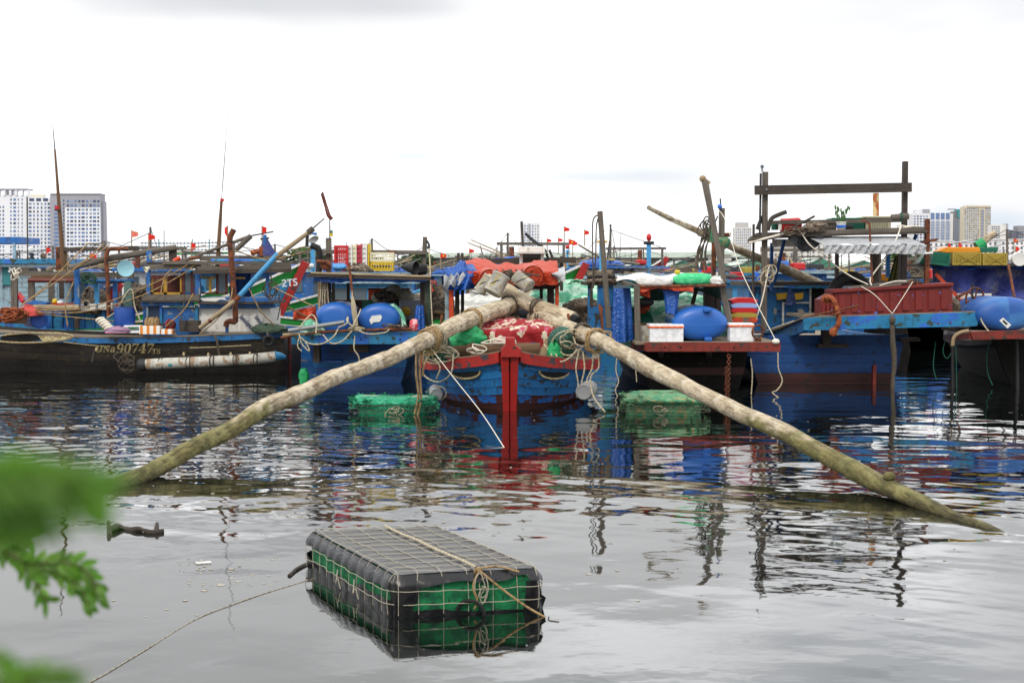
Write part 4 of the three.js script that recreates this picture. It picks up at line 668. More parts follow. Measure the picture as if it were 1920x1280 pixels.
{
  let t = thing('water_tank', 'glossy royal blue tank between two white foam boxes on the red platform', 'tank'); part(t, 'tank_body', M.tank, tankGeo(1315, 607, 35.1, 1.42, 0.9, 2.0, 0.3)); part(t, 'moulded_grip', M.tank, pb(1320, 577, 1336, 585, 34.95, 0.2, 0.03)); part(t, 'moulded_foot', M.tank, pb(1322, 632, 1336, 640, 34.9, 0.25, 0.03)); part(t, 'end_seam', M.tank, rope([P(1266, 608.5, 35.02), P(1290, 609, 34.85), P(1315, 609, 34.79), P(1340, 609, 34.85), P(1364, 608.5, 35.02)], 0.012));
  for (const [x0, x1, y0, y1, d, l, lab, n] of [[1219, 1282, 608, 641.5, 34.9, 0.75, 'white foam box with orange taped lid, by the canopy post', 7], [1369, 1414, 606, 640.5, 34.95, 0.5, 'smaller white foam box with orange tape on the far side of the tank', 5]]) {
    t = thing('foam_box', lab, 'box', 'white foam boxes on the red platform'); part(t, 'box', M.foam, pb(x0, y0 + 5, x1, y1, d, l, 0.02)); part(t, 'lid', M.foam, pb(x0 - 0.8, y0, x1 + 0.8, y0 + 5, d - 0.02, l + 0.04, 0.015)); part(t, 'tape', M.orangeTape, pb(x0 - 1, y0 + 3.5, x1 + 1, y0 + 6.5, d - 0.03, 0.012)); part(t, 'tape', M.orangeTape, pb(x0 - 1.2, y0 + 3.5, x0 - 0.9, y0 + 6.5, d - 0.02, l));
  }
  t = thing('foam_box', 'old foam box with a wooden lid behind the taped box by the post', 'box'); part(t, 'box', M.oldFoam, pb(1200, 611, 1222, 641.5, 35.3, 0.8, 0.02)); part(t, 'lid', M.brownWood, pb(1198, 606, 1262, 610, 35.75, 0.5));
  solo('sack', 'bright green mesh sack lying on the canopy roof', 'sack', M.greenSack, sack(1302, 525, 35.35, 1.0, 0.36, 0.8, { s: 65 })); solo('sack', 'white sack with blue print lying beside the green sack', 'sack', M.whiteTarp, sack(1230, 528, 35.35, 0.95, 0.3, 0.8, { s: 75 })); solo('sack', 'small white bundle at the far end of the green sack', 'sack', M.whiteTarp, sack(1345, 528, 35.4, 0.35, 0.22, 0.5, { s: 85, lump: 0.3 })); solo('plastic_bag', 'small yellow bag peeping over the white and green sacks', 'bag', M.yellowPlastic, sack(1271, 510, 36.1, 0.14, 0.12, 0.14, { s: 86 }));
  solo('blue_tarpaulin', 'blue tarp gathered and hanging beside the blue cabin', 'tarpaulin', M.blueTarp, hangCloth(1166, 540, 640, 30, 38, 36, { s: 7, depth: 0.35, nv: 22, nu: 40 })); solo('blue_cloth', 'blue cloth hanging from the canopy edge above the tank', 'cloth', M.blueTarp, hangCloth(1259, 544, 590, 34, 18, 35.5, { s: 9, depth: 0.12 })); solo('orange_cloth', 'orange cloth strip behind the gathered blue tarp', 'cloth', M.orangeTarp, sheet((u, v) => { const p = P(lerp(1168, 1192, v) + u * 8, lerp(590, 625, v), 36.4); p.z += Math.sin(u * 6 + v * 5) * 0.06; return p; }, 8, 12)); solo('orange_cloth', 'orange scrap dangling under the canopy front corner', 'cloth', M.orangeTarp, sheet((u, v) => P(lerp(1196, 1219, u), lerp(540, 552, v) + u * v * 6, 35.5 + Math.sin(u * 5) * 0.05), 8, 6));
  t = thing('plastic_basket', 'round orange basket tipped under the canopy', 'basket'); part(t, 'bowl', M.orangePaint, lathe([[0.12, 0], [0.2, 0.2], [0.22, 0.2], [0.14, 0]], P(1207, 582, 36.6), P(1205, 560, 36.4), 18)); solo('helmet', 'dark helmet shaped cover over the orange basket', 'cover', M.darkSteel, ball(P(1210, 566, 36.3), 0.2, 1.2, 0.6, 1)); solo('cloth', 'grey cap like cloth hanging at the canopy corner', 'cloth', M.darkTarp, sack(1170, 552, 35.9, 0.28, 0.25, 0.25, { s: 96, lump: 0.3 })); solo('green_basin', 'dark green basin leaning under the canopy', 'basin', M.greenPlastic, lathe([[0, 0.25], [0.25, 0.22], [0.42, 0], [0.44, 0], [0.28, 0.25]], P(1196, 605, 36.5), P(1205, 600, 36.9), 20));
  solo('net_pile', 'pale green and white netting piled behind the blue tank', 'net', M.netMix, heap(P(1215, 625, 40.5), 2.6, 1.2, 1.0, { s: 97, lump: 0.25, seg: 40 }));
  for (const [y0, m, lab] of [[559, M.redPlastic, 'topmost red fish tray in the stack beside the blue cabin'], [568, M.paleBlueCrate, 'pale blue tray second in the stack beside the cabin'], [577, M.redPlastic, 'red tray third down in the stack beside the cabin'], [586, M.oliveCrate, 'yellow tray fourth down in the stack beside the cabin'], [595, M.orangePaint, 'lowest ochre tray in the stack beside the cabin']]) solo('fish_tray', lab, 'tray', m, [pprism([[1371, y0 + 4], [1384, y0], [1408, y0], [1421, y0 + 4], [1418, y0 + 8.6], [1374, y0 + 8.6]], 37, 0.6, 0.015)], 'stacked fish trays');
  t = thing('engine_crank', 'rusty iron wheel on the red platform beside the smaller foam box', 'wheel'); part(t, 'rim', M.rust, torus(P(1421, 622, 34.9), 0.17, 0.025, [0, 0.5, 0])); part(t, 'spoke', M.rust, bar([1412, 622, 34.85], [1431, 622, 34.95], 0.02)); part(t, 'foot', M.rust, pb(1417, 634, 1428, 641, 34.9, 0.1));
}

// ---------------------------------------------------------------- big blue boat with the wooden gallows, right
{
  const t = thing('fishing_boat', 'big blue boat with a tall wooden gallows frame and a red chest on its stern', 'boat', 'moored fishing boats');
  sternHull(t, [8.75, 38.6], [8.3, 54], 4.9, 1.35, 1.15, 1.9, [M.blue], [M.deepBlue, M.deepBlue, M.deepBlue, M.deepBlue, M.boot, M.boot], { flare: 0.22, deep: 0.5 });
  part(t, 'stern_platform', M.deck, pb(1508, 591, 1832, 596, 36.95, 2.4)); part(t, 'platform_band', M.turq, pprism([[1508, 596], [1834, 585], [1834, 611], [1508, 619]], 36.8, 0.1, 0.006));
  part(t, 'side_rail', M.blue, beam([1511, 609, 36.92], [1436, 640, 42], 0.12, 0.34)); part(t, 'cap_rail', M.deck, beam([1509, 596.5, 36.9], [1430, 629, 42], 0.16, 0.05)); part(t, 'cap_rail', M.deck, beam([1505, 595.4, 36.95], [1836, 584.3, 36.95], 0.3, 0.04));
  for (const [x, y] of [[1530, 608], [1552, 609], [1608, 607], [1760, 606], [1783, 605], [1807, 604]]) part(t, 'bolt', M.rust, bar([x, y, 36.77], [x, y, 36.85], 0.025));
  part(t, 'rudder_post', M.rustRed, pb(1637, 684, 1644, 735, 38.2, 0.15)); part(t, 'rudder_step', M.darkWood, pb(1535, 645, 1592, 652, 38.1, 0.4)); part(t, 'rudder_step', M.darkWood, pb(1545, 620, 1560, 645, 38.1, 0.4)); part(t, 'bracket', M.darkWood, pb(1690, 634, 1726, 640, 38.1, 0.4));
  // cabin
  const cab = part(t, 'cabin', M.blue, pb(1405, 540, 1530, 625, 40.5, 2.2)); part(cab, 'cabin_roof', M.darkWood, pb(1398, 528, 1620, 536, 40.2, 2.8)); part(cab, 'roof_trim', M.turq, pb(1478, 535, 1556, 541, 40.1, 0.06)); part(cab, 'door_opening', M.dark, pb(1522, 541, 1546, 610, 40.42, 0.06)); part(cab, 'door_frame', M.white, pb(1518, 541, 1522, 600, 40.38, 0.08)); part(cab, 'door_frame', M.white, pb(1469, 566, 1518, 569, 40.4, 0.06)); part(cab, 'door_frame', M.white, pb(1467, 566, 1471, 610, 40.39, 0.06));
  for (const x of [1410, 1418, 1432, 1452]) part(cab, 'batten', M.turq, pb(x, 541, x + 4, 620, 40.44, 0.05)); part(cab, 'cabin_wall', M.blue, pb(1546, 541, 1640, 600, 40.6, 0.1)); part(cab, 'hinge', M.steel, pb(1451, 578, 1457, 589, 40.35, 0.06));
  // gallows frame and roof
  part(t, 'gallows_post', M.greyWood, pb(1429, 322, 1441, 622, 38.3, 0.18)); part(t, 'gallows_post', M.darkWood, pb(1692, 302, 1704, 540, 38.6, 0.18)); part(t, 'gallows_beam', M.darkWood, beam([1416, 356.5, 38.15], [1709, 351, 38.4], 0.14, 0.25)); part(t, 'bolt', M.steel, bar([1438, 355, 38.05], [1438, 355, 38.1], 0.03)); part(t, 'post_pipe', M.steel, bar([1430, 322, 38.2], [1429, 312, 38.2], 0.025)); part(t, 'post_lamp', M.glass, ball([1429.5, 312, 38.2], 0.05)); part(t, 'post_conduit', M.darkSteel, bar([1427, 325, 38.25], [1425, 440, 38.25], 0.03));
  for (const [x0, x1, y0, y1, d, m] of [[1411, 1416, 420, 610, 39, M.darkWood], [1445, 1451, 455, 545, 39.6, M.deepBlue], [1567, 1574, 475, 535, 40.6, M.greyWood], [1686, 1702, 470, 535, 39, M.greyWood], [1663, 1670, 470, 520, 41, M.blue], [1640, 1650, 465, 530, 41.2, M.greyWood]]) part(t, 'roof_post', m, pb(x0, y0, x1, y1, d, 0.14)); part(t, 'roof_brace', M.deepBlue, bar([1471, 450, 38.9], [1452, 530, 39.4], 0.05)); part(t, 'roof_brace', M.deepBlue, bar([1719, 440, 38.4], [1704, 475, 38.6], 0.05));
  for (let i = 0; i < 7; i++) part(t, 'roof_plank', i % 2 ? M.darkWood : M.greyWood, beam([1407 + i * 2, 447 - i * 1.5, 38.3 + i * 0.5], [1735, 434 - i * 0.8, 38.3 + i * 0.5], 0.42, 0.05)); part(t, 'roof_edge', M.greyWood, beam([1463, 438, 38], [1732, 429.5, 38], 0.08, 0.12)); part(t, 'roof_edge', M.darkWood, beam([1470, 442.5, 37.95], [1733, 436, 37.95], 0.07, 0.06)); part(t, 'roof_edge', M.greyWood, beam([1404, 452, 38.9], [1470, 441, 38], 0.1, 0.1)); part(t, 'rail_bar', M.greyWood, beam([1442, 417, 39], [1690, 413, 39], 0.07, 0.1)); part(t, 'bamboo_edge', M.whiteRope, bar([1405, 455, 38.2], [1469, 438, 37.9], 0.03));
  part(t, 'awning', M.silverTarp, [sheet((u, v) => { const p = P(lerp(lerp(1512, 1545, v), lerp(1700, 1737, v), u), lerp(443, 459, v), lerp(38.2, 37.2, v)); p.y -= 0.03 * Math.sin(u * 22) * v; return p; }, 60, 8), sheet((u, v) => { const p = P(lerp(1545, 1738, u), lerp(459, 476, v) + 0.5 * Math.sin(u * 31 + v * 2), 37.2); p.z += 0.025 * Math.sin(u * 40 + v * 6) * v + 0.03 * Math.sin(u * 90 + 5 * v); return p; }, 90, 8)]);
  part(t, 'awning_rod', M.whitePlastic, bar([1735, 475, 37.2], [1750, 474, 37.2], 0.03)); part(t, 'awning_sag', M.darkTarp, sheet((u, v) => { const p = P(lerp(1478, 1545, u), lerp(441, 448 + 24 * Math.sin(u * Math.PI), v), 38); p.z += 0.1 * Math.sin(u * 9); return p; }, 24, 8)); part(t, 'awning_lining', M.whiteTarp, sheet((u, v) => P(lerp(1448, 1500, u), lerp(448, 462, v), 39.5), 8, 4));
  part(t, 'chimney', mottled('#c9b68c', '#a0552a', { f: 3, lo: 0.45, hi: 0.6, size: 1.2 }), bar([1643, 410, 40], [1643, 362, 40], 0.09)); part(t, 'chimney_foot', M.greyWood, bar([1644, 530, 40.6], [1644, 465, 40.6], 0.14)); part(t, 'crooked_pipe', M.darkWood, limb([P(1440, 432, 38.1), P(1447, 410, 38.1), P(1462, 402, 38.1), P(1475, 397, 38.1)], () => 0.055, { seg: 16, lump: 0.2 })); part(t, 'crooked_pipe', M.darkWood, limb([P(1420, 430, 38.4), P(1426, 415, 38.4), P(1430, 405, 38.4)], () => 0.05, { seg: 10, lump: 0.2 })); part(t, 'stick', M.darkWood, bar([1485, 428, 38], [1528, 405, 38], 0.03)); part(t, 'roof_log', M.greyWood, bar([1672, 408, 38.3], [1704, 405, 38.3], 0.09)); part(t, 'log_lashing', M.greenRope, torus(P(1690, 406, 38.3), 0.1, 0.02, [0, 1.57, 0])); part(t, 'rod', M.rust, [bar([1616, 412, 37.6], [1631, 419, 37.6], 0.025), bar([1631, 419, 37.6], [1636, 530, 37.3], 0.03)]);
  for (const [q, r] of [[[[1500, 432, 37.9], [1520, 460, 37.8], [1545, 477, 37.7], [1570, 500, 37.6], [1600, 520, 37.4], [1628, 533, 37.3]], 0.018], [[[1690, 424, 38], [1680, 450, 37.7], [1655, 490, 37.5], [1632, 525, 37.3], [1635, 535, 37.2]], 0.02], [[[1442, 500, 38], [1430, 560, 38], [1416, 605, 37.9]], 0.02], [[[1432, 622, 39.5], [1480, 605, 38], [1520, 592, 37]], 0.02], [[[1616, 537, 37.1], [1640, 552, 36.8], [1674, 588, 36.7]], 0.011], [[[1712, 528, 37.1], [1695, 555, 36.8], [1675, 586, 36.7]], 0.011], [[[1700, 527, 37.1], [1680, 527, 37], [1650, 535, 37]], 0.016]]) part(t, 'rope', M.whiteRope, rope(q, r));
  tangle(t, P(1445, 515, 38.1), 0.25, 0.3, 0.1, 4, M.paleRope, 0.02); tangle(t, P(1490, 435, 37.9), 0.4, 0.12, 0.1, 5, M.brownNet, 0.02); tangle(t, P(1700, 430, 38.2), 0.35, 0.1, 0.1, 4, M.whiteRope, 0.02); part(t, 'net_scrap', M.brownNet, heap(P(1525, 431, 38.1), 0.4, 0.2, 0.3, { s: 7, lump: 0.5 }));
  part(t, 'rope_fender', M.darkRope, limb([P(1674, 592, 36.6), P(1675, 640, 36.6), P(1676, 690, 36.6), P(1675, 745, 36.5)], (q) => 0.045 + 0.04 * Math.sin(Math.min(1, q * 1.3) * 2.4), { seg: 50, sides: 9, lump: 0.5, s: 66 })); part(t, 'fender_knot', M.darkRope, ball([1674, 600, 36.55], 0.1, 0.9, 1.1, 0.8));
  part(t, 'waterline_pipe', M.darkSteel, limb([P(1330, 690, 39.5), P(1400, 702, 39), P(1430, 712, 38.8)], () => 0.2, { seg: 14, lump: 0.05 }));
  for (const q of [[[1862, 620, 37.5], [1852, 660, 37.4], [1853, 700, 37.3], [1862, 722, 37.2]], [[1773, 638, 37.5], [1769, 660, 37.4], [1776, 672, 37.4], [1785, 660, 37.4], [1787, 645, 37.4]], [[1793, 645, 37.4], [1794, 690, 37.3], [1795, 740, 37.2]], [[1755, 640, 37.6], [1751, 690, 37.5], [1757, 712, 37.4]]]) part(t, 'green_line', M.greenRope, rope(q, 0.014));
}
{
  let t = thing('fish_chest', 'long red panelled fish chest on the blue stern platform', 'chest'); part(t, 'chest', M.chestRed, pprism([[1566, 547], [1786, 534], [1786, 586], [1566, 594]], 37.2, 0.9, 0.012)); part(t, 'chest_end', M.chestRed, pprism([[1540, 562], [1566, 547], [1566, 594], [1540, 594]], 37.26, 0.8)); part(t, 'chest_lid', M.chestRed, pprism([[1564, 543.5], [1788, 530.5], [1788, 535], [1564, 548]], 37.1, 1.05, 0.01));
  for (let i = 0; i < 9; i++) { const x = 1574 + i * 24, y = 553 - i * 1.25; part(t, 'panel_rib', M.chestRed, pprism([[x, y], [x + 12, y - 0.6], [x + 12, 585 - i * 0.8], [x, 586 - i * 0.8]], 37.15, 0.05, 0.006)); } for (let i = 0; i < 3; i++) part(t, 'panel_rib', M.chestRed, pprism([[1543 + i * 8, 572 - i * 3], [1547 + i * 8, 570 - i * 3], [1547 + i * 8, 590], [1543 + i * 8, 590]], 37.2, 0.05));
  t = thing('anchor', 'rusty orange anchor hooked over the blue stern beside the red chest', 'anchor'); part(t, 'fluke', M.rustOrange, [ball(P(1553, 560, 36.6), 0.19, 0.95, 0.6, 0.35, 14)]); part(t, 'shank', M.rustOrange, limb([P(1546, 557, 36.55), P(1563, 562, 36.5), P(1571, 585, 36.45), P(1574, 605, 36.45), P(1566, 620, 36.5)], (q) => 0.085 - 0.02 * q, { seg: 24, lump: 0.25, s: 7 })); part(t, 'fluke', M.rustOrange, ball(P(1563, 622, 36.5), 0.14, 0.8, 0.9, 0.4, 12)); part(t, 'stock', M.rust, bar([1508, 595, 36.6], [1610, 573, 36.5], 0.025)); part(t, 'band', M.rust, torus(P(1568, 588, 36.45), 0.11, 0.025, [1.57, 0.3, 0]));
  solo('tyre', 'big black tyre behind the red fish chest', 'tyre', M.rubber, [torus(P(1592, 556, 38.9), 0.55, 0.17, [0.2, 0.3, 0], 36)]); solo('rolled_net', 'pale bundle of poles and netting tied along the red chest lid', 'poles', M.greyWood, [bar([1590, 542, 37.4], [1712, 527, 37.5], 0.07), bar([1600, 540, 37.6], [1700, 531, 37.7], 0.06), bar([1588, 545, 37.2], [1690, 534, 37.2], 0.035)]); solo('chain_heap', 'rusty chain and shackles heaped at the end of the poles', 'chain', M.rust, [0, 1, 2, 3, 4, 5].map((i) => torus(P(1710 + i * 4, 530 + (i % 3) * 2, 37.3), 0.06, 0.02, [i, i * 0.7, 0], 12)));
  for (const [px, c, s, lab] of [[1467, '#c79a1c', 0.16, 'yellow plastic scoop hanging on the blue cabin wall'], [1498, '#d8a81f', 0.14, 'yellow plastic tray hanging beside the blue bag']]) solo('plastic_scoop', lab, 'scoop', std(c, { roughness: 0.5 }), [pprism([[px - 9, 551], [px + 9, 549], [px + 7, 560], [px - 7, 562]], 40.2, 0.2, 0.01)]); solo('plastic_bag', 'dark blue bag hanging on the blue cabin wall', 'bag', std('#20386e', { roughness: 0.5, bumpMap: foldBump, bumpScale: 0.03 }), hangCloth(1483, 542, 570, 8, 17, 40.15, { s: 13, depth: 0.1 })); solo('hanging_weight', 'black weight on a cord at the back of the red trays', 'weight', M.darkSteel, bar([1411, 575, 38], [1411, 590, 38], 0.05));
  solo('board', 'small weathered wooden board leaning on the stern rail', 'board', M.greyWood, beam([1501, 580, 37.6], [1508, 597, 37.5], 0.2, 0.04));
  // things on the roof
  t = thing('plastic_drum', 'red plastic drum lying on the gallows boat roof', 'drum'); part(t, 'drum', M.redPlastic, [lathe([[0, 0], [0.19, 0], [0.2, 0.03], [0.2, 0.5], [0.19, 0.53], [0, 0.53]], P(1466, 423, 39.2), P(1499, 421, 39.3), 18)]); part(t, 'lid', M.redPlastic, torus(P(1466, 423, 39.2), 0.19, 0.02, [0, 1.57, 0]));
  solo('plastic_drum', 'green drum standing beside the red drum on the roof', 'drum', M.greenPlastic, bar([1453, 431, 39.3], [1453, 418, 39.3], 0.1)); solo('plastic_jug', 'white plastic jug by the green drum on the roof', 'jug', M.whitePlastic, bar([1463, 431, 39], [1463, 420, 39], 0.05)); solo('rusty_bin', 'faded pink bin beside the wooden barrel on the roof', 'bin', M.pinkPlastic, pb(1530, 418, 1544, 431, 39.2, 0.3, 0.03)); t = thing('wooden_barrel', 'weathered barrel lying behind the roof rail', 'barrel'); part(t, 'staves', M.greyWood, lathe([[0.16, 0], [0.19, 0.15], [0.16, 0.33], [0, 0.33]], P(1545, 424, 39.2), P(1566, 424, 39.2), 14)); part(t, 'hoop', M.rust, torus(P(1549, 424, 39.2), 0.18, 0.012, [0, 1.57, 0]));
  t = thing('potted_plant', 'small succulent plant in a white tub on the roof', 'plant'); const leaf = std('#3f6b34', { roughness: 0.7 }); part(t, 'tub', M.whitePlastic, lathe([[0, 0], [0.11, 0], [0.135, 0.2], [0.145, 0.2], [0.145, 0.22], [0.12, 0.22]], P(1578, 431, 38.4), P(1578, 415, 38.4), 16)); part(t, 'tub_print', M.bluePlastic, bar(P(1578, 427, 38.39), P(1578, 422, 38.39), 0.131, 0.133, 16)); for (let i = 0; i < 5; i++) part(t, 'stem', leaf, bar([1578, 418, 38.4], [1568 + i * 5, 395 + (i % 2) * 6, 38.4], 0.012)); for (let i = 0; i < 26; i++) { const a = rr(0, 1), x = 1578 + (rr(-14, 14)) * (0.3 + a), y = 412 - a * 26; part(t, 'leaf', leaf, ball(P(x, y, 38.4 + rr(-0.15, 0.15)), 0.05, 0.45, 1.2, 0.45, 6)); }
  t = thing('fish_bin', 'green plastic bin on the roof behind the plant', 'bin'); part(t, 'bin', M.greenPlastic, pb(1588, 412, 1622, 431, 39.4, 0.6, 0.03)); part(t, 'rim', M.greenPlastic, pb(1560, 408, 1618, 413, 39.35, 0.7, 0.02)); t = thing('air_box', 'cream ribbed box on the roof at the foot of the chimney', 'box'); part(t, 'box', M.creamPlastic, pb(1624, 409, 1672, 431, 39.4, 0.6, 0.02)); for (let i = 0; i < 9; i++) part(t, 'slat', M.creamPlastic, pb(1629 + i * 4.5, 412, 1631 + i * 4.5, 429, 39.36, 0.05)); part(t, 'lid', M.creamPlastic, pb(1620, 404.5, 1678, 408.5, 39.3, 0.8, 0.02)); solo('plastic_bag', 'dark plastic bag between the tub and the green bin', 'bag', M.rubber, sack(1594, 426, 38.7, 0.22, 0.18, 0.25, { s: 3 }));
}
// ---------------------------------------------------------------- boat at the right edge
{
  const t = thing('fishing_boat', 'boat with a red platform and dark blue tarp wall at the right edge', 'boat', 'moored fishing boats');
  sternHull(t, [15.7, 38], [17.6, 51], 5.2, 1.25, 1.0, 1.7, [M.blackHullAndShade], [M.blackHullAndShade], {}, M.blackHullAndShade);  // hull and deck coloured black in place of the shade between the boats
  part(t, 'stern_platform', M.deck, pb(1824, 621, 2010, 626, 36.2, 2.6)); part(t, 'platform_band', M.rustRed, pprism([[1820, 622], [2010, 617], [2010, 632], [1826, 637]], 36.1, 0.1, 0.006)); part(t, 'platform_side', M.rustRed, beam([1821, 630, 36.2], [1772, 632, 38.8], 0.09, 0.16)); part(t, 'hose', M.paleWood, limb([P(1816, 620, 36.3), P(1800, 624, 36.2), P(1790, 632, 36.2), P(1787, 648, 36.2)], () => 0.045, { seg: 14 })); part(t, 'rudder_pipe', M.darkSteel, bar([1907, 640, 37], [1909, 735, 37], 0.05)); part(t, 'rudder_pipe', M.darkSteel, bar([1787, 650, 37.4], [1787, 740, 37.4], 0.05));
  part(t, 'tarp_wall', M.navyTarp, sheet((u, v) => { const p = P(lerp(1748, 1990, u), lerp(497, 575, v) + 2 * Math.sin(u * 9), 40.5); p.z += 0.12 * Math.sin(u * 14 + v * 3) + 0.06 * Math.sin(u * 33); return p; }, 50, 12)); part(t, 'tarp_top', M.blueTarp, drape(1752, 1990, 503, 497, 40.2, 41, { s: 191, fold: 0.2, hem: 3, lump: 0.05 })); part(t, 'roof', M.darkWood, pb(1744, 494, 1990, 499, 39.9, 3.2)); part(t, 'awning_pole', M.rust, bar([1892, 498, 39.2], [1903, 558, 38.2], 0.04)); part(t, 'iron_post', M.rust, pb(1735, 410, 1745, 540, 38.8, 0.14)); part(t, 'crossbar', M.rust, beam([1717, 456, 38.8], [1758, 449, 38.8], 0.07, 0.07)); part(t, 'white_wall', M.white, [pb(1786, 550, 1860, 590, 40.2, 0.2)]); part(t, 'orange_rail', M.orangePaint, beam([1755, 513, 40.1], [1800, 560, 39.9], 0.1, 0.1)); part(t, 'orange_rail', M.orangePaint, beam([1800, 563, 39.9], [1850, 566, 39.9], 0.1, 0.1)); part(t, 'roof_beam', M.greyWood, beam([1706, 510, 39.4], [1738, 503, 39.4], 0.1, 0.12)); tangle(t, P(1718, 510, 39.3), 0.3, 0.15, 0.1, 4, M.paleRope, 0.015); part(t, 'blue_float', M.turq, pb(1722, 523, 1738, 540, 39.5, 0.3, 0.05)); part(t, 'net_reel', M.brownNet, [ball(P(1790, 575, 37.9), 0.22, 0.8, 1.1, 0.8, 12)]);
  const w = thing('steering_wheel', 'rusty spoked iron wheel beside the dull blue tank', 'wheel'); part(w, 'rim', M.rust, torus(P(1829, 560, 38), 0.3, 0.028, [0, 0.35, 0], 30)); for (let i = 0; i < 6; i++) { const c = P(1829, 560, 38), a = i * 1.047 + 0.3; part(w, 'spoke', M.rust, bar(c, V(c.x + 0.29 * Math.cos(a) * 0.94, c.y + 0.29 * Math.sin(a), c.z - 0.29 * Math.cos(a) * 0.34), 0.022)); } part(w, 'stand', M.rust, bar([1825, 583, 38], [1829, 558, 38.03], 0.06)); part(w, 'axle', M.darkSteel, bar([1824, 530, 38], [1824, 560, 38], 0.03)); part(w, 'paddle', M.rust, beam([1794, 558, 37.9], [1812, 548, 37.9], 0.16, 0.06));
  let k = thing('water_tank', 'dull blue tank with a white sticker at the right edge', 'tank'); part(k, 'tank_body', M.tankDull, tankGeo(1893, 589, 36.5, 1.6, 0.92, 2.2, 0.35)); part(k, 'sticker', M.whitePlastic, pprism([[1875, 601], [1882, 595.5], [1897, 609], [1890, 615.5]], 36.12, 0.02)); part(k, 'sticker_print', M.darkSteel, pprism([[1880, 602], [1883, 599.5], [1891, 607], [1888, 609.5]], 36.115, 0.006)); part(k, 'strap', M.paleRope, rope([P(1836, 570, 37), P(1841, 600, 36.6), P(1850, 615, 36.4), P(1856, 622, 36.3)], 0.02));
  const C = (lab, x0, x1, y0, y1, d, m, o = {}) => { const c = thing('plastic_crate', lab, 'crate', 'crates on the right edge boat roof'), a = P(x0, y1, d), b = P(x1, y0, d); crate(c, (a.x + b.x) / 2, a.y, -d - 0.3, b.x - a.x, b.y - a.y, 0.55, m, o.ry || 0, { nx: 9, ny: 6, ...o }); if (o.x) { part(c, 'cross_rib', m, beam([x0 + 10, y0 + 3, d - 0.01], [x1 - 8, y1 - 2, d - 0.01], 0.02, 0.02)); part(c, 'cross_rib', m, beam([x0 + 10, y1 - 2, d - 0.01], [x1 - 8, y0 + 3, d - 0.01], 0.02, 0.02)); } part(c, 'inner_wall', m, pb(x0 + 3, y0 + 2, x1 - 3, y1 - 1, d + 0.3, 0.02)); };
  C('olive yellow crate with a cross brace, beside the green crate', 1787, 1842, 472, 497, 39.8, M.oliveCrate, { x: 1 }); C('olive yellow crate with a cross brace next to the white drums', 1844, 1891, 474, 497, 39.8, M.oliveCrate, { x: 1 }); C('tilted dark green crate against the iron post', 1747, 1782, 473, 497, 39.7, M.greenPlastic, { rz: -0.12 });
  solo('fish_tray', 'orange tray on top of the olive crates', 'tray', M.orangePlastic, pprism([[1760, 471], [1774, 464.5], [1836, 464.5], [1838, 470], [1836, 471.5], [1782, 474]], 40.3, 0.5, 0.02)); solo('fish_tray', 'green tray on top of the second olive crate', 'tray', M.greenPlastic, pprism([[1837, 465], [1872, 464], [1870, 471], [1840, 472]], 40.35, 0.5, 0.02)); for (const [x, lab] of [[1913, 'white drum lying end on beside the olive crates'], [1945, 'second white drum lying end on past the first']]) solo('plastic_drum', lab, 'drum', M.whitePlastic, lathe([[0, 0.02], [0.17, 0.02], [0.19, 0], [0.2, 0.02], [0.2, 0.7], [0, 0.7]], P(x, 486, 39.8), P(x - 4, 485, 40.5), 20), 'white drums');
  const lg = thing('log_end', 'pale log end with a green net collar rising behind the trays', 'log'); part(lg, 'log', logMat, algae(limb([P(1830, 463, 41.5), P(1850, 449, 41.5), P(1867, 436, 41.5)], (q) => 0.13 - 0.05 * q, { seg: 16, lump: 0.2 }), () => 0)); part(lg, 'net_collar', M.greenCloth, limb([P(1832, 463, 41.4), P(1846, 455, 41.4)], () => 0.16, { seg: 6, lump: 0.1 }));
}

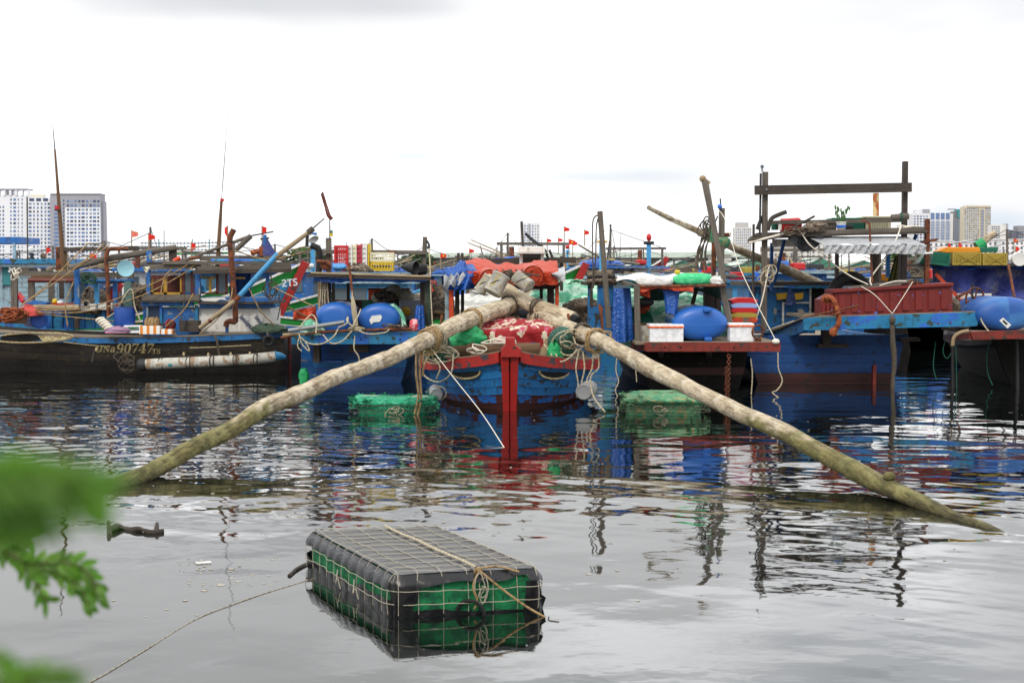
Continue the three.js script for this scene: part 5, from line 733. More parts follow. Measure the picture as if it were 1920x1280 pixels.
// ---------------------------------------------------------------- dark hulled boat lying along the left
{
  const t = thing('fishing_boat', 'old dark brown boat with a number on its side, lying broadside on the left', 'boat', 'moored fishing boats');
  const h = hullSurf([-6.9, 43.6], [-19.5, 44.2], 3.5, 1.3, 1.12, 1.75, { sternW: 0.75, flare: 0.12, mid: 0.42, deep: 0.4 });
  const sg = h.side.z > 0 ? 1 : -1;
  const hull = part(t, 'hull', M.darkHull, [-1, 1].map((s) => sheet((u, v) => h.surf(s)(u, v).addScaledVector(h.side, -s * 0.06), 20, 8)));
  planks(hull, h.surf(sg), 7, [M.darkHull, M.darkHull, M.darkHull, M.blackHullAndShade, M.blackHullAndShade, M.blackHullAndShade], { nu: 40, v0: 0.1, out: -sg, butts: 2 });
  part(hull, 'transom', M.darkHull, sheet((u, v) => h.surf(-1)(0, v).lerp(h.surf(1)(0, v), u), 4, 6));
  for (const s of [sg, -sg]) part(t, 'rubbing_band', M.blue, rail(railPath(h, s, 0, 0.98, 40, -0.01, 1.02), 0.14, 0.17)); part(t, 'cap_rail', M.deck, rail(railPath(h, sg, 0, 0.98, 40, 0.03, 1.0), 0.24, 0.04)); part(t, 'deck', M.deck, sheet((u, v) => h.deckPt(lerp(0.01, 0.96, u), (v - 0.5) * 1.9, -0.1), 16, 3));
  part(t, 'plank_edge', M.eyeWhite, rope([P(118, 641, 41.7), P(160, 646, 41.7), P(205, 650, 41.65)], 0.012)); part(t, 'plank_edge', M.eyeWhite, rope([P(355, 652, 41.65), P(390, 651, 41.65), P(470, 647, 41.7)], 0.014));
  { const q = []; for (let i = 0; i <= 24; i++) { const a = i / 24 * 6.283; q.push(P(62 + Math.cos(a) * 75, 633 + Math.sin(a) * 9 - Math.cos(a) * 2, 41.75)); } part(t, 'eye_rim', M.eyeWhite, rope(q, 0.03, 60, 6, true)); part(t, 'eye', M.dark, sheet((u, v) => P(40 + Math.cos(u * 6.283) * 40 * v, 633 + Math.sin(u * 6.283) * 7 * v, 41.78), 20, 3)); part(t, 'eye_corner', M.eyeWhite, pprism([[70, 629], [136, 631], [120, 637], [80, 641]], 41.7, 0.04)); }
  part(t, 'registration_text', M.letter, [text('ĐNa', 0.2, P(178, 660, 41.62), 0, font, 0.15), text('90747', 0.29, P(216, 662, 41.62), 0, font, 0.2), text('TS', 0.15, P(284, 663, 41.62), 0, font, 0.1)]);
  for (const [x, y] of [[344, 664], [390, 665], [432, 664], [468, 663], [180, 655]]) part(t, 'cleat', M.eyeWhite, ball([x, y, 41.6], 0.06, 0.7, 1.1, 0.5, 8));
  part(t, 'vent_slot', M.darkWood, beam([176, 658, 41.7], [172, 678, 41.75], 0.06, 0.04));
  // pale blue quarter and red sternpost
  part(t, 'stern_post', M.rustRed, pb(538, 630, 544, 705, 42.9, 0.2));
  tangle(t, P(236, 680, 41.4), 0.35, 0.28, 0.1, 7, M.darkRope, 0.016);
  // deckhouse: blue cabin, white panels
  const C = part(t, 'cabin', M.cobalt, pb(268, 578, 372, 632, 42.7, 1.8)); part(C, 'cabin_trim', M.cobalt, pb(264, 566, 362, 574, 42.55, 0.1)); part(C, 'cabin_door', std('#1d3350', { roughness: 0.6 }), pb(278, 574, 299, 620, 42.66, 0.06)); part(C, 'door_post', M.paleBlue, pb(274, 574, 277, 620, 42.62, 0.08)); part(C, 'door_post', M.turq, pb(299, 574, 303, 620, 42.62, 0.08)); part(C, 'corner_post', M.turq, pb(365, 572, 370, 622, 42.58, 0.1)); part(C, 'roof_beam', M.greyWood, pb(265, 552, 373, 563, 42.4, 0.16)); part(C, 'roof', M.darkWood, pb(262, 563, 375, 566, 42.35, 2.4));
  const W = part(t, 'engine_house', M.panelWhite, pb(370, 578, 506, 628, 42.75, 1.9)); part(W, 'panel', M.white, pprism([[371, 590], [486, 591], [493, 596], [493, 622], [371, 622]], 42.7, 0.04)); part(W, 'trim', M.cobalt, pb(373, 570, 516, 577, 42.6, 0.1)); part(W, 'roof', M.cobalt, pb(372, 558, 505, 566, 42.5, 2.2)); part(W, 'roof_patch', M.white, pprism([[374, 559], [420, 557.5], [424, 563], [414, 561], [404, 565], [380, 564]], 42.46, 0.03)); part(W, 'roof_edge', M.darkWood, pb(370, 565.5, 512, 570, 42.4, 2.3));
  for (let i = 0; i < 9; i++) part(W, 'rivet', M.darkSteel, bar([376 + i * 13, 589.5, 42.65], [376 + i * 13, 589.5, 42.72], 0.012)); part(W, 'panel_print', std('#4a5578'), [text('imimic', 0.14, P(446, 594, 42.68), 0, fontSans, 0.2, -0.8), text('imimic', 0.13, P(475, 594, 42.68), 0, fontSans, 0.2, -0.9)]);
  // wheelhouse openings
  for (const [x0, x1, y0, y1, m] of [[282, 286, 521, 552, M.yellow], [306, 312, 521, 552, M.yellow], [337, 340, 521, 552, M.yellow], [282, 340, 548, 552, M.yellow], [340, 345, 508, 552, M.maroon], [357, 361, 508, 552, M.maroon], [372, 375, 512, 550, M.maroon], [404, 408, 510, 552, M.maroon], [422, 426, 510, 552, M.maroon], [375, 425, 548, 551, M.maroon], [375, 405, 518, 522, M.yellow], [391, 395, 522, 548, M.yellow], [440, 458, 519, 523, M.yellow]]) part(t, 'window_frame', m, pb(x0, y0, x1, y1, 42.9, 0.07));
  for (const [x0, x1] of [[345, 357], [408, 422]]) part(t, 'pane', M.glass, pb(x0, 513, x1, 548, 42.94, 0.02)); for (const [x0, x1, y0, y1, d] of [[274, 280, 505, 555, 42.7], [366, 374, 489, 556, 42.6], [498, 504, 515, 562, 42.7]]) part(t, 'house_post', M.cobalt, pb(x0, y0, x1, y1, d, 0.12)); part(t, 'back_wall', M.maroon, pb(283, 516, 340, 552, 44.5, 0.06)); part(t, 'back_wall', M.deepBlue, pb(430, 510, 470, 556, 44.6, 0.06));
  part(t, 'roof_plank', M.greyWood, beam([275, 501, 42.6], [375, 498, 42.6], 0.14, 0.17)); part(t, 'roof_plank', M.greyWood, beam([370, 504, 42.5], [545, 500, 42.5], 0.14, 0.14)); part(t, 'roof_plank', M.darkWood, beam([362, 510, 42.4], [546, 507, 42.4], 0.1, 0.12)); part(t, 'roof', M.darkWood, pb(274, 491, 540, 495, 42.6, 2.0)); part(t, 'roof_plank', M.greyWood, beam([305, 492, 42.5], [545, 494, 42.5], 0.16, 0.1)); part(t, 'roof_tarp', M.turq, bar([396, 489, 42.5], [510, 490, 42.5], 0.07)); part(t, 'roof_beam', M.greyWood, beam([375, 484, 42.8], [535, 484, 42.8], 0.16, 0.16)); part(t, 'roof_log', M.darkWood, bar([515, 482, 42.9], [535, 485, 42.9], 0.1)); 
  part(t, 'rusty_cylinder', M.rustOrange, bar([470, 474, 42.7], [488, 470, 42.7], 0.08)); part(t, 'rusty_cylinder', M.rustOrange, bar([489, 480, 42.7], [489, 462, 42.7], 0.06)); part(t, 'orange_float', M.orangePaint, bar([325, 490, 42.7], [337, 483, 42.7], 0.07)); part(t, 'roof_pipe', M.rust, bar([355, 485, 42.7], [374, 482, 42.7], 0.05));
  // exhaust pipe: tall, rusty, with bends
  part(t, 'exhaust_pipe', M.rust, limb([P(424, 612, 42), P(424, 606, 42), P(430, 602, 42), P(440, 603, 42), P(441, 590, 42), P(437, 540, 42), P(433, 480, 42), P(431, 445, 42), P(438, 430, 42)], () => 0.085, { seg: 70, sides: 14, lump: 0.02 })); part(t, 'pipe_collar', M.darkSteel, torus(P(432, 453, 42), 0.09, 0.018, [1.57, 0, 0])); part(t, 'pipe_collar', M.rust, torus(P(435.5, 510, 42), 0.09, 0.015, [1.57, 0, 0])); part(t, 'pipe_foot', M.deepBlue, pb(422, 610, 427, 624, 42, 0.1)); part(t, 'second_pipe', M.rust, limb([P(203, 595, 42.4), P(202, 540, 42.4), P(199, 480, 42.4), P(203, 468, 42.4), P(216, 466, 42.4), P(240, 467, 42.4)], () => 0.065, { seg: 40, sides: 10, lump: 0.03 }));
  part(t, 'boom', M.bamboo, bar([374, 615, 41.6], [440, 564, 41.6], 0.07)); part(t, 'boom_ring', M.maroon, bar([391, 603, 41.6], [395, 599, 41.6], 0.075)); part(t, 'boom', M.skyBlue, bar([448, 556, 41.7], [521, 475, 41.7], 0.085, 0.075)); part(t, 'boom', M.bamboo, bar([516, 482, 41.7], [583, 432, 41.7], 0.075, 0.06)); part(t, 'boom_tip', M.darkSteel, bar([583, 431, 41.7], [608, 409, 41.7], 0.02)); part(t, 'boom_joint', M.rust, bar([440, 564, 41.6], [449, 555, 41.6], 0.08)); part(t, 'boom_lashing', M.darkRope, bar([577, 436, 41.7], [587, 428, 41.7], 0.09)); part(t, 'boom_lamp', M.whitePlastic, lathe([[0.02, 0], [0.05, 0.03], [0.16, 0.2], [0.15, 0.2]], P(583, 440, 41.7), P(588, 449, 41.6), 14)); part(t, 'pulley', M.darkSteel, [bar([576, 440, 41.7], [575, 462, 41.7], 0.05)]);
  part(t, 'derrick', M.greyWood, bar([440, 470, 43.5], [470, 442, 43.5], 0.08)); part(t, 'derrick_tip', M.darkSteel, bar([470, 442, 43.5], [512, 434, 43.5], 0.02)); part(t, 'crossed_spar', M.greyWood, bar([345, 488, 43.2], [470, 442, 43.6], 0.05));
  // masts with whip aerials
  part(t, 'mast', M.brownWood, bar([407, 500, 43.5], [415, 372, 43.5], 0.07, 0.045)); part(t, 'aerial', std('#77787c', { roughness: 0.5 }), bar([415, 372, 43.5], [428, 195, 43.5], 0.016, 0.008)); part(t, 'mast_light', M.redPlastic, bar([416, 378, 43.4], [417, 372, 43.4], 0.05)); part(t, 'mast', M.brownWood, bar([118, 500, 44], [107, 345, 44], 0.085, 0.05)); part(t, 'mast', M.brownWood, bar([107, 345, 44], [102, 280, 44], 0.045, 0.03)); part(t, 'aerial', M.darkSteel, bar([102, 280, 44], [98, 234, 44], 0.018, 0.01)); part(t, 'mast_light', M.redPlastic, pb(102, 386, 109, 392, 43.9, 0.12)); part(t, 'light_bracket', M.darkSteel, pb(102, 392, 112, 395, 43.9, 0.12));
  // forward frame
  for (const [x0, x1, y0, y1, d, m] of [[20, 30, 508, 590, 43, M.greyWood], [52, 62, 527, 572, 43, M.greyWood], [90, 99, 528, 572, 44, M.greyWood], [139, 147, 505, 575, 42.5, M.cobalt], [176, 183, 525, 580, 43, M.skyBlue], [211, 218, 525, 570, 43, M.cobalt], [104, 112, 463, 505, 44.2, M.rust], [115, 124, 463, 512, 44.1, M.paleWood], [110, 117, 528, 560, 44.6, M.darkWood]]) part(t, 'frame_post', m, pb(x0, y0, x1, y1, d, 0.13));
  part(t, 'frame_beam', M.greyWood, beam([20, 512, 43], [250, 516, 43], 0.12, 0.16)); part(t, 'frame_beam', M.brownWood, beam([58, 519, 42.9], [175, 519, 42.9], 0.14, 0.1)); part(t, 'frame_beam', M.maroon, bar([52, 525, 42.8], [250, 527, 42.8], 0.07)); part(t, 'roof_tarp_edge', M.blue, bar([150, 526, 42.7], [250, 526, 42.7], 0.05)); part(t, 'frame_beam', M.darkWood, beam([110, 468, 44], [250, 466, 44], 0.12, 0.12)); part(t, 'frame_beam', M.greyWood, beam([160, 457, 44], [205, 456, 44], 0.05, 0.04)); part(t, 'frame_end', M.darkWood, pb(232, 461, 256, 470, 43.8, 0.3)); part(t, 'spar', M.greyWood, limb([P(130, 503, 42.2), P(180, 489, 42.5), P(240, 478, 42.8), P(330, 464, 43.2)], () => 0.1, { seg: 30, lump: 0.12, s: 12 })); part(t, 'spar_prop', M.darkWood, pb(316, 465, 329, 490, 43.2, 0.15)); part(t, 'rail_log', M.bamboo, bar([62, 577, 42.3], [148, 577, 42.3], 0.1)); part(t, 'anchor_beam', M.brownWood, beam([10, 597, 41.6], [46, 596, 41.6], 0.3, 0.32));
  part(t, 'bulwark', M.turq, pb(85, 583, 215, 616, 43.2, 0.08)); for (let i = 0; i < 6; i++) part(t, 'bulwark_rib', M.blue, pb(92 + i * 20, 583, 96 + i * 20, 616, 43.12, 0.08)); part(t, 'stanchion', M.darkWood, pb(138, 596, 146, 616, 42.4, 0.12));
  part(t, 'horn_lamp', M.lampBlue, [lathe([[0.0, 0.06], [0.1, 0.08], [0.25, 0], [0.26, 0], [0.1, 0.14], [0, 0.14]], P(235, 503, 42.3), P(235, 503, 42.5), 20)]); part(t, 'deck_lamp', M.creamPlastic, lathe([[0.02, 0], [0.04, 0.06], [0.11, 0.16], [0.1, 0.16]], P(280, 501, 42.3), P(271, 506, 42.2), 14)); part(t, 'lamp_post', M.cobalt, pb(274, 470, 283, 500, 42.8, 0.1));
  // rigging
  for (const q of [[[36, 574, 41.8], [80, 541, 42], [130, 490, 42.3], [165, 456, 42.6]], [[40, 572, 41.8], [130, 510, 42.1], [195, 457, 42.6]], [[130, 511, 42.1], [160, 490, 42.3], [205, 459, 42.6]], [[34, 580, 41.8], [130, 581, 42], [210, 563, 42.1], [300, 525, 42.3], [365, 488, 42.5]], [[36, 584, 41.8], [150, 585, 42], [260, 556, 42.1], [340, 515, 42.4], [368, 494, 42.5]], [[48, 586, 41.9], [130, 594, 42], [230, 603, 42.1], [262, 604, 42.2]], [[310, 612, 41.8], [345, 580, 41.9], [362, 550, 42]], [[374, 626, 41.6], [405, 600, 41.6], [430, 565, 41.7], [436, 540, 41.9]], [[466, 540, 41.6], [490, 585, 41.7], [514, 610, 41.9]], [[300, 552, 42.2], [310, 516, 42.3], [322, 505, 42.4]], [[137, 528, 42.2], [122, 570, 41.9], [126, 612, 41.8]], [[440, 470, 42.5], [500, 486, 42.3], [560, 475, 42.2], [600, 460, 42]], [[521, 477, 41.7], [575, 462, 41.8], [600, 464, 42]], [[516, 540, 41.7], [540, 552, 40], [590, 575, 38.5]]]) part(t, 'rigging_rope', M.rope, rope(q, 0.02, 26));
  for (const q of [[[507, 500, 42], [508, 535, 42], [504, 560, 42]], [[518, 540, 42], [525, 565, 42], [520, 600, 42]], [[345, 552, 42.2], [344, 570, 42.1], [335, 610, 42]]]) part(t, 'rigging_rope', M.darkRope, rope(q, 0.018, 20));
  tangle(t, P(505, 545, 42), 0.25, 0.35, 0.12, 5, M.darkRope, 0.015); tangle(t, P(165, 522, 42.3), 0.25, 0.2, 0.15, 7, M.darkNet, 0.02); tangle(t, P(20, 590, 41.4), 0.55, 0.25, 0.3, 16, M.rustOrange, 0.025); tangle(t, P(30, 512, 42.8), 0.15, 0.2, 0.1, 4, M.whiteRope, 0.016);
  part(t, 'stern_rope', M.darkRope, rope([P(398, 626, 41.5), P(405, 635, 41.4), P(410, 660, 41.4), P(415, 678, 41.4), P(422, 684, 41.3)], 0.035)); part(t, 'green_cloth', std('#3c4f3f', { roughness: 0.85, bumpMap: foldBump, bumpScale: 0.02 }), heap(P(500, 620, 42.2), 0.5, 0.2, 0.4, { s: 9, lump: 0.4 })); part(t, 'tyre_fender', M.rubber, torus(P(503, 639, 41.4), 0.13, 0.055, [0, 0.3, 0])); part(t, 'fender_rope', M.darkRope, rope([P(500, 622, 41.5), P(503, 632, 41.35)], 0.03));
}
{
  let t = thing('float_pipe', 'long rust stained white pipe float lashed along the dark hull', 'pipe'); part(t, 'pipe', mottled('#b9b7ae', '#8f8d84', { f: 5, third: '#97806a', size: 1.3 }), limb([P(272, 683, 41.2), P(330, 680, 41.2), P(400, 677, 41.25), P(470, 673, 41.4), P(515, 668, 41.6)], () => 0.16, { seg: 50, sides: 16, lump: 0.02 })); part(t, 'pipe_end', M.skyBlue, limb([P(514, 668, 41.6), P(526, 668, 41.7), P(534, 670, 41.8)], (q) => 0.16 - 0.1 * q, { seg: 8 })); part(t, 'broken_collar', M.darkSteel, lathe([[0.17, 0], [0.2, 0.15], [0.16, 0.25], [0.14, 0.2]], P(274, 683, 41.2), P(256, 685, 41.2), 14)); part(t, 'pipe_patch', M.teal, ball([318, 684, 41.05], 0.07, 1, 0.8, 0.4)); for (const x of [300, 352, 396, 440, 478]) part(t, 'lashing', M.darkRope, [torus(P(x, 681 - (x - 300) * 0.045, 41.22), 0.165, 0.018, [0, 1.4, 0]), torus(P(x + 4, 681 - (x - 300) * 0.045, 41.22), 0.165, 0.018, [0, 1.7, 0])]);
  t = thing('plastic_drum', 'blue plastic drum standing on the deck in front of the drying cloth', 'drum'); part(t, 'drum', M.drum, lathe([[0, 0], [0.28, 0], [0.31, 0.05], [0.33, 0.3], [0.31, 0.53], [0.29, 0.56], [0.3, 0.58], [0.28, 0.58], [0.26, 0.5], [0, 0.5]], P(233, 612, 42.2), P(233, 576, 42.2), 26)); part(t, 'rim', M.drum, torus(P(233, 577, 42.2), 0.29, 0.018, [1.57, 0, 0])); solo('rope_loop', 'pale rope arched over the standing blue drum', 'rope', M.paleRope, rope([P(200, 596, 42), P(215, 585, 42.1), P(240, 545, 42.1), P(246, 542, 42.1), P(252, 575, 42.1), P(262, 600, 42)], 0.022));
  t = thing('plastic_drum', 'blue plastic drum lying with its scratched lid towards the water', 'drum'); part(t, 'drum', M.drum, lathe([[0, 0.02], [0.24, 0.02], [0.26, 0], [0.28, 0.03], [0.28, 0.8], [0, 0.8]], P(73, 598, 42.1), P(52, 596, 42.8), 24)); 
  t = thing('rope_winch', 'winch drum wound with brown rope beside a red motor', 'winch'); part(t, 'drum', M.rope, lathe([[0, 0], [0.14, 0], [0.17, 0.06], [0.16, 0.12], [0.18, 0.2], [0.16, 0.3], [0.14, 0.42], [0, 0.42]], P(272, 606, 42), P(299, 606, 42), 18)); part(t, 'coil', M.rope, [0, 1, 2, 3].map((i) => torus(P(276 + i * 6, 606, 42), 0.17, 0.03, [0, 1.57, 0]))); part(t, 'motor', M.rustRed, ball([319, 609, 42], 0.17, 1, 1, 1, 16)); part(t, 'motor_rim', M.red, torus(P(317, 609, 41.95), 0.15, 0.03, [0, 1.1, 0])); part(t, 'stand', M.darkWood, pb(336, 601, 371, 622, 42, 0.4)); part(t, 'lever', M.darkSteel, bar([345, 620, 41.9], [349, 600, 41.9], 0.03)); part(t, 'axle', M.darkSteel, bar([300, 608, 42], [312, 609, 42], 0.04));
  const st = (() => { const w = hex('#e8e6e0'), o = hex('#d9822b'); return new THREE.MeshStandardMaterial({ roughness: 0.7, map: sized(tex(128, (u, v) => mix3(w, o, (u * 4) % 1 > 0.55 ? 1 : 0)), 0.8) }); })();
  solo('foam_box', 'white foam box with orange tape stripes, next to the bundled clothes', 'box', st, pb(260, 611, 299, 627, 41.75, 0.4, 0.02)); solo('foam_box', 'low foam box with an orange stripe nearest to the winch stand', 'box', st, pb(300, 617, 323, 627, 41.8, 0.35, 0.02)); solo('foam_box', 'opened foam box with a dark gap, beside the striped box', 'box', M.foam, [pb(231, 610, 261, 613, 41.8, 0.4), pb(231, 620, 261, 624, 41.78, 0.4)]);
  solo('bottle_bundle', 'stack of white ribbed bundled rope on the rail', 'rope', M.whiteRope, [0, 1, 2, 3, 4].map((i) => torus(P(188 + i * 4, 600 + i * 4, 41.8), 0.11, 0.045, [1.1, 0.3, 0.5]))); solo('striped_cloth', 'striped blue and red cloth lying on the rail', 'cloth', (() => { const a = hex('#28306e'), b = hex('#b02a38'), c = hex('#c9c6d6'); return new THREE.MeshStandardMaterial({ roughness: 0.8, map: sized(tex(128, (u, v) => { const k = (v * 6) % 1; return k < 0.4 ? a : k < 0.7 ? b : c; }), 0.4) }); })(), heap(P(220, 622, 41.8), 0.4, 0.15, 0.2, { s: 19, lump: 0.3 }));
  solo('hanging_cloth', 'grey green cloth hanging from the frame above the blue drum', 'cloth', mottled('#4d6a66', '#384f4c', { f: 6 }), hangCloth(240, 527, 575, 14, 16, 42.4, { s: 17, depth: 0.06 }));
  solo('net_heap', 'heap of brown nets and poles under the forward frame', 'net', M.brownNet, heap(P(166, 578, 43.6), 0.55, 0.55, 0.5, { s: 29, lump: 0.5, seg: 36 })); solo('net_heap', 'heap of striped brown nets behind the drying cloth', 'net', M.brownNet, heap(P(258, 572, 44.2), 0.5, 0.6, 0.5, { s: 39, lump: 0.45, seg: 36 })); t = thing('motor_scooter_tank', 'white box with dark knobs on the rail behind the rusty pipe', 'box'); part(t, 'box', M.white, pb(150, 570, 178, 583, 42.8, 0.4, 0.03)); part(t, 'box', M.white, pb(183, 568, 210, 581, 42.9, 0.4, 0.03)); part(t, 'knob', M.dark, ball([160, 569, 42.7], 0.07)); solo('basin', 'red plastic basin with bowls on the forward rail', 'basin', M.redPlastic, lathe([[0, 0.14], [0.25, 0.12], [0.34, 0], [0.36, 0], [0.28, 0.16]], P(117, 569, 42.6), P(117, 575, 42.6), 20)); solo('bowl', 'white bowl in the red basin', 'bowl', M.whitePlastic, ball(P(112, 567, 42.6), 0.1, 1, 0.7, 1)); solo('bowl', 'yellow green bowl beside the red basin', 'bowl', M.yellowPlastic, ball(P(102, 565, 42.8), 0.09)); solo('dinghy', 'small blue boat model like tray with a red prow on the forward deck', 'tray', M.cobalt, pprism([[36, 560], [60, 564], [88, 567], [84, 571], [48, 570]], 43, 0.3, 0.02)); solo('red_board', 'red board behind the blue tray', 'board', M.redPlastic, beam([32, 550, 43.2], [45, 566, 43], 0.16, 0.1)); solo('red_cloth', 'faded red cloth heaped beside the orange rope coil', 'cloth', std('#c04a44', { roughness: 0.8, bumpMap: foldBump, bumpScale: 0.02 }), heap(P(50, 588, 42), 0.4, 0.25, 0.3, { s: 49, lump: 0.35 }));
}

// ---------------------------------------------------------------- second row: bright bows lying behind
function bowBoat(label, stemPx, stemPy, d, lenM, { band = M.green, body = M.skyBlue, beamM = 3.6, cabin = null, number = null, turn = 0, red = M.stemRed, mast = null } = {}) {
  const t = thing('fishing_boat', label, 'boat', 'boats moored in the second row'), s = P(stemPx, stemPy, d), hb = s.y, x1 = s.x - 2.1;
  const h = hullSurf([x1 - lenM * Math.cos(turn), d + lenM * Math.sin(turn)], [x1, d], beamM, 1.7, 1.35, hb, { rake: 2.0, mid: 0.5, bowPow: 2.6, flare: 0.15 }), sg = h.side.z > 0 ? 1 : -1, S = h.surf(sg);
  const hull = part(t, 'hull', body, [sheet((u, v) => h.surf(-sg)(u, v), 20, 5), sheet((u, v) => S(u, v).addScaledVector(h.side, -sg * 0.06), 20, 5)]);
  planks(hull, S, 1, [band], { nu: 24, v0: 0.0, v1: 0.13, out: -sg }); planks(hull, S, 1, [M.white], { nu: 24, v0: 0.13, v1: 0.15, out: -sg }); planks(hull, S, 5, [body], { nu: 24, v0: 0.15, v1: 1, out: -sg });
  const st = []; for (let i = 0; i <= 8; i++) { const a = S(1, i / 8); a.addScaledVector(h.f, 0.05); a.z += 0.1; st.push(a); } part(t, 'stem', red, st.slice(1).map((p, i) => beam(st[i], p, 0.2, 0.26))); part(t, 'deck', M.deck, sheet((u, v) => h.deckPt(lerp(0, 0.97, u), (v - 0.5) * 1.9, -0.15), 12, 2));
  part(t, 'gunwale', M.white, rail(railPath(h, sg, 0, 0.99, 20, 0.03, 1.01), 0.1, 0.07));
  if (cabin) { const [u0, u1, ht, m] = cabin, a = h.deckPt(u0, 0), b = h.deckPt(u1, 0), c = a.clone().lerp(b, 0.5), l = a.distanceTo(b), W = part(t, 'cabin', m, bxm(l, ht, beamM * 0.6, c.x, 1.3 + ht / 2, c.z, turn)); part(W, 'roof', M.paleBlue, bxm(l + 0.7, 0.12, beamM * 0.8, c.x, 1.36 + ht, c.z, turn)); for (let i = 0; i < 4; i++) part(W, 'window', M.glass, bxm(l / 6, ht * 0.32, 0.06, c.x - l / 2 + (i + 0.5) * l / 4, 1.3 + ht * 0.72, c.z + beamM * 0.3 + 0.01)); }
  if (number) part(t, 'number', M.letterWhite, text(number[0], number[1], P(number[2], number[3], number[4]), 0, fontSans, 0, number[5] || 0));
  if (mast) part(t, 'mast', M.greyWood, bar(mast[0], mast[1], 0.07, 0.04));
  return h;
}
bowBoat('sky blue boat with a green band and sharp red stem behind the two tank boat', 577, 491, 49, 9, { number: ['2TS', 0.25, 528, 538, 47.3, 0.1], cabin: [0.1, 0.4, 1.6, M.cobalt] });
bowBoat('sky blue boat with a green band seen under the two tank canopy', 690, 526, 53, 9.5, { number: ['2TS', 0.25, 640, 572, 51.0, 0.1] });
bowBoat('sky blue numbered boat partly hidden by the rusty exhaust pipe', 470, 520, 52, 7, { number: ['THBC', 0.3, 478, 546, 50.2, 0.12], cabin: [0.05, 0.4, 1.7, M.turq] });
bowBoat('turquoise and green boat behind the blue tarpaulin corner', 1010, 548, 56, 12, { body: M.turq, cabin: [0.15, 0.4, 1.8, M.cobalt] });
bowBoat('blue boat with a green band and red stem beside the orange tarpaulin', 1102, 494, 50, 10, { body: M.cobalt, cabin: [0.3, 0.55, 1.4, M.skyBlue] });
bowBoat('small blue boat with a red sheer strake rising behind the white canopy', 1252, 482, 78, 9, { band: M.stemRed, body: M.cobalt, mast: [[1216, 510, 78], [1217, 448, 78]] });
bowBoat('pale blue boat with red lines beyond the stacked trays', 1460, 512, 62, 11, { band: M.skyBlue, body: M.turq, beamM: 3, cabin: [0.35, 0.6, 1.5, M.white] });
bowBoat('teal boat lying behind the broadside dark boat', 230, 530, 50, 12, { band: M.cobalt, body: M.turq, cabin: [0.3, 0.65, 1.9, M.skyBlue] });
bowBoat('blue boat behind the gallows boat cabin', 1640, 545, 56, 11, { band: M.cobalt, body: M.turq, cabin: [0.2, 0.55, 1.6, M.teal] });
// pale wheelhouse at the left edge
{
  const t = thing('wheelhouse_boat', 'pale blue boarded wheelhouse with a blue sloping roof at the left edge', 'boat'), W = part(t, 'wheelhouse', M.paleBlue, pb(-60, 508, 108, 620, 46.5, 2.5)); for (let i = 0; i < 6; i++) part(W, 'board', M.paleBlue, pb(34, 512 + i * 9, 106, 520 + i * 9, 46.45, 0.06)); part(W, 'roof', M.turq, pb(-70, 485, 112, 494, 46, 3.4)); part(W, 'roof_edge', M.paleBlue, pb(-70, 494, 110, 500, 46.1, 0.1)); part(W, 'window', M.teal, pb(3, 500, 19, 534, 46.4, 0.06)); part(W, 'window_frame', M.paleBlue, pb(0, 497, 3, 538, 46.38, 0.1)); part(W, 'window_frame', M.paleBlue, pb(19, 497, 23, 538, 46.38, 0.1)); part(W, 'upper_roof', M.cobalt, pb(-60, 444, 36, 456, 47, 2)); part(W, 'upper_post', M.paleBlue, pb(23, 456, 27, 486, 47, 0.1)); for (const [x, y] of [[70, 512], [16, 510], [100, 516]]) part(W, 'bracket', M.white, limb([P(x, y, 46.2), P(x + 4, y - 6, 46.2), P(x, y - 9, 46.2)], () => 0.04, { seg: 8 }));
  part(t, 'hull', M.turq, pb(-70, 580, 120, 690, 46.2, 3)); part(t, 'roof_lamp', M.whitePlastic, lathe([[0.02, 0], [0.08, 0.05], [0.1, 0.16], [0.04, 0.22]], P(57, 474, 46.5), P(57, 462, 46.5), 12)); part(t, 'roof_bollard', M.darkSteel, bar([59, 487, 46.5], [59, 474, 46.5], 0.06)); part(t, 'roof_figure', M.brownNet, ball([79, 480, 46.5], 0.1, 0.8, 1.3, 0.8, 8)); part(t, 'whip', M.darkWood, bar([51, 486, 46.5], [50, 370, 46.5], 0.025));
}
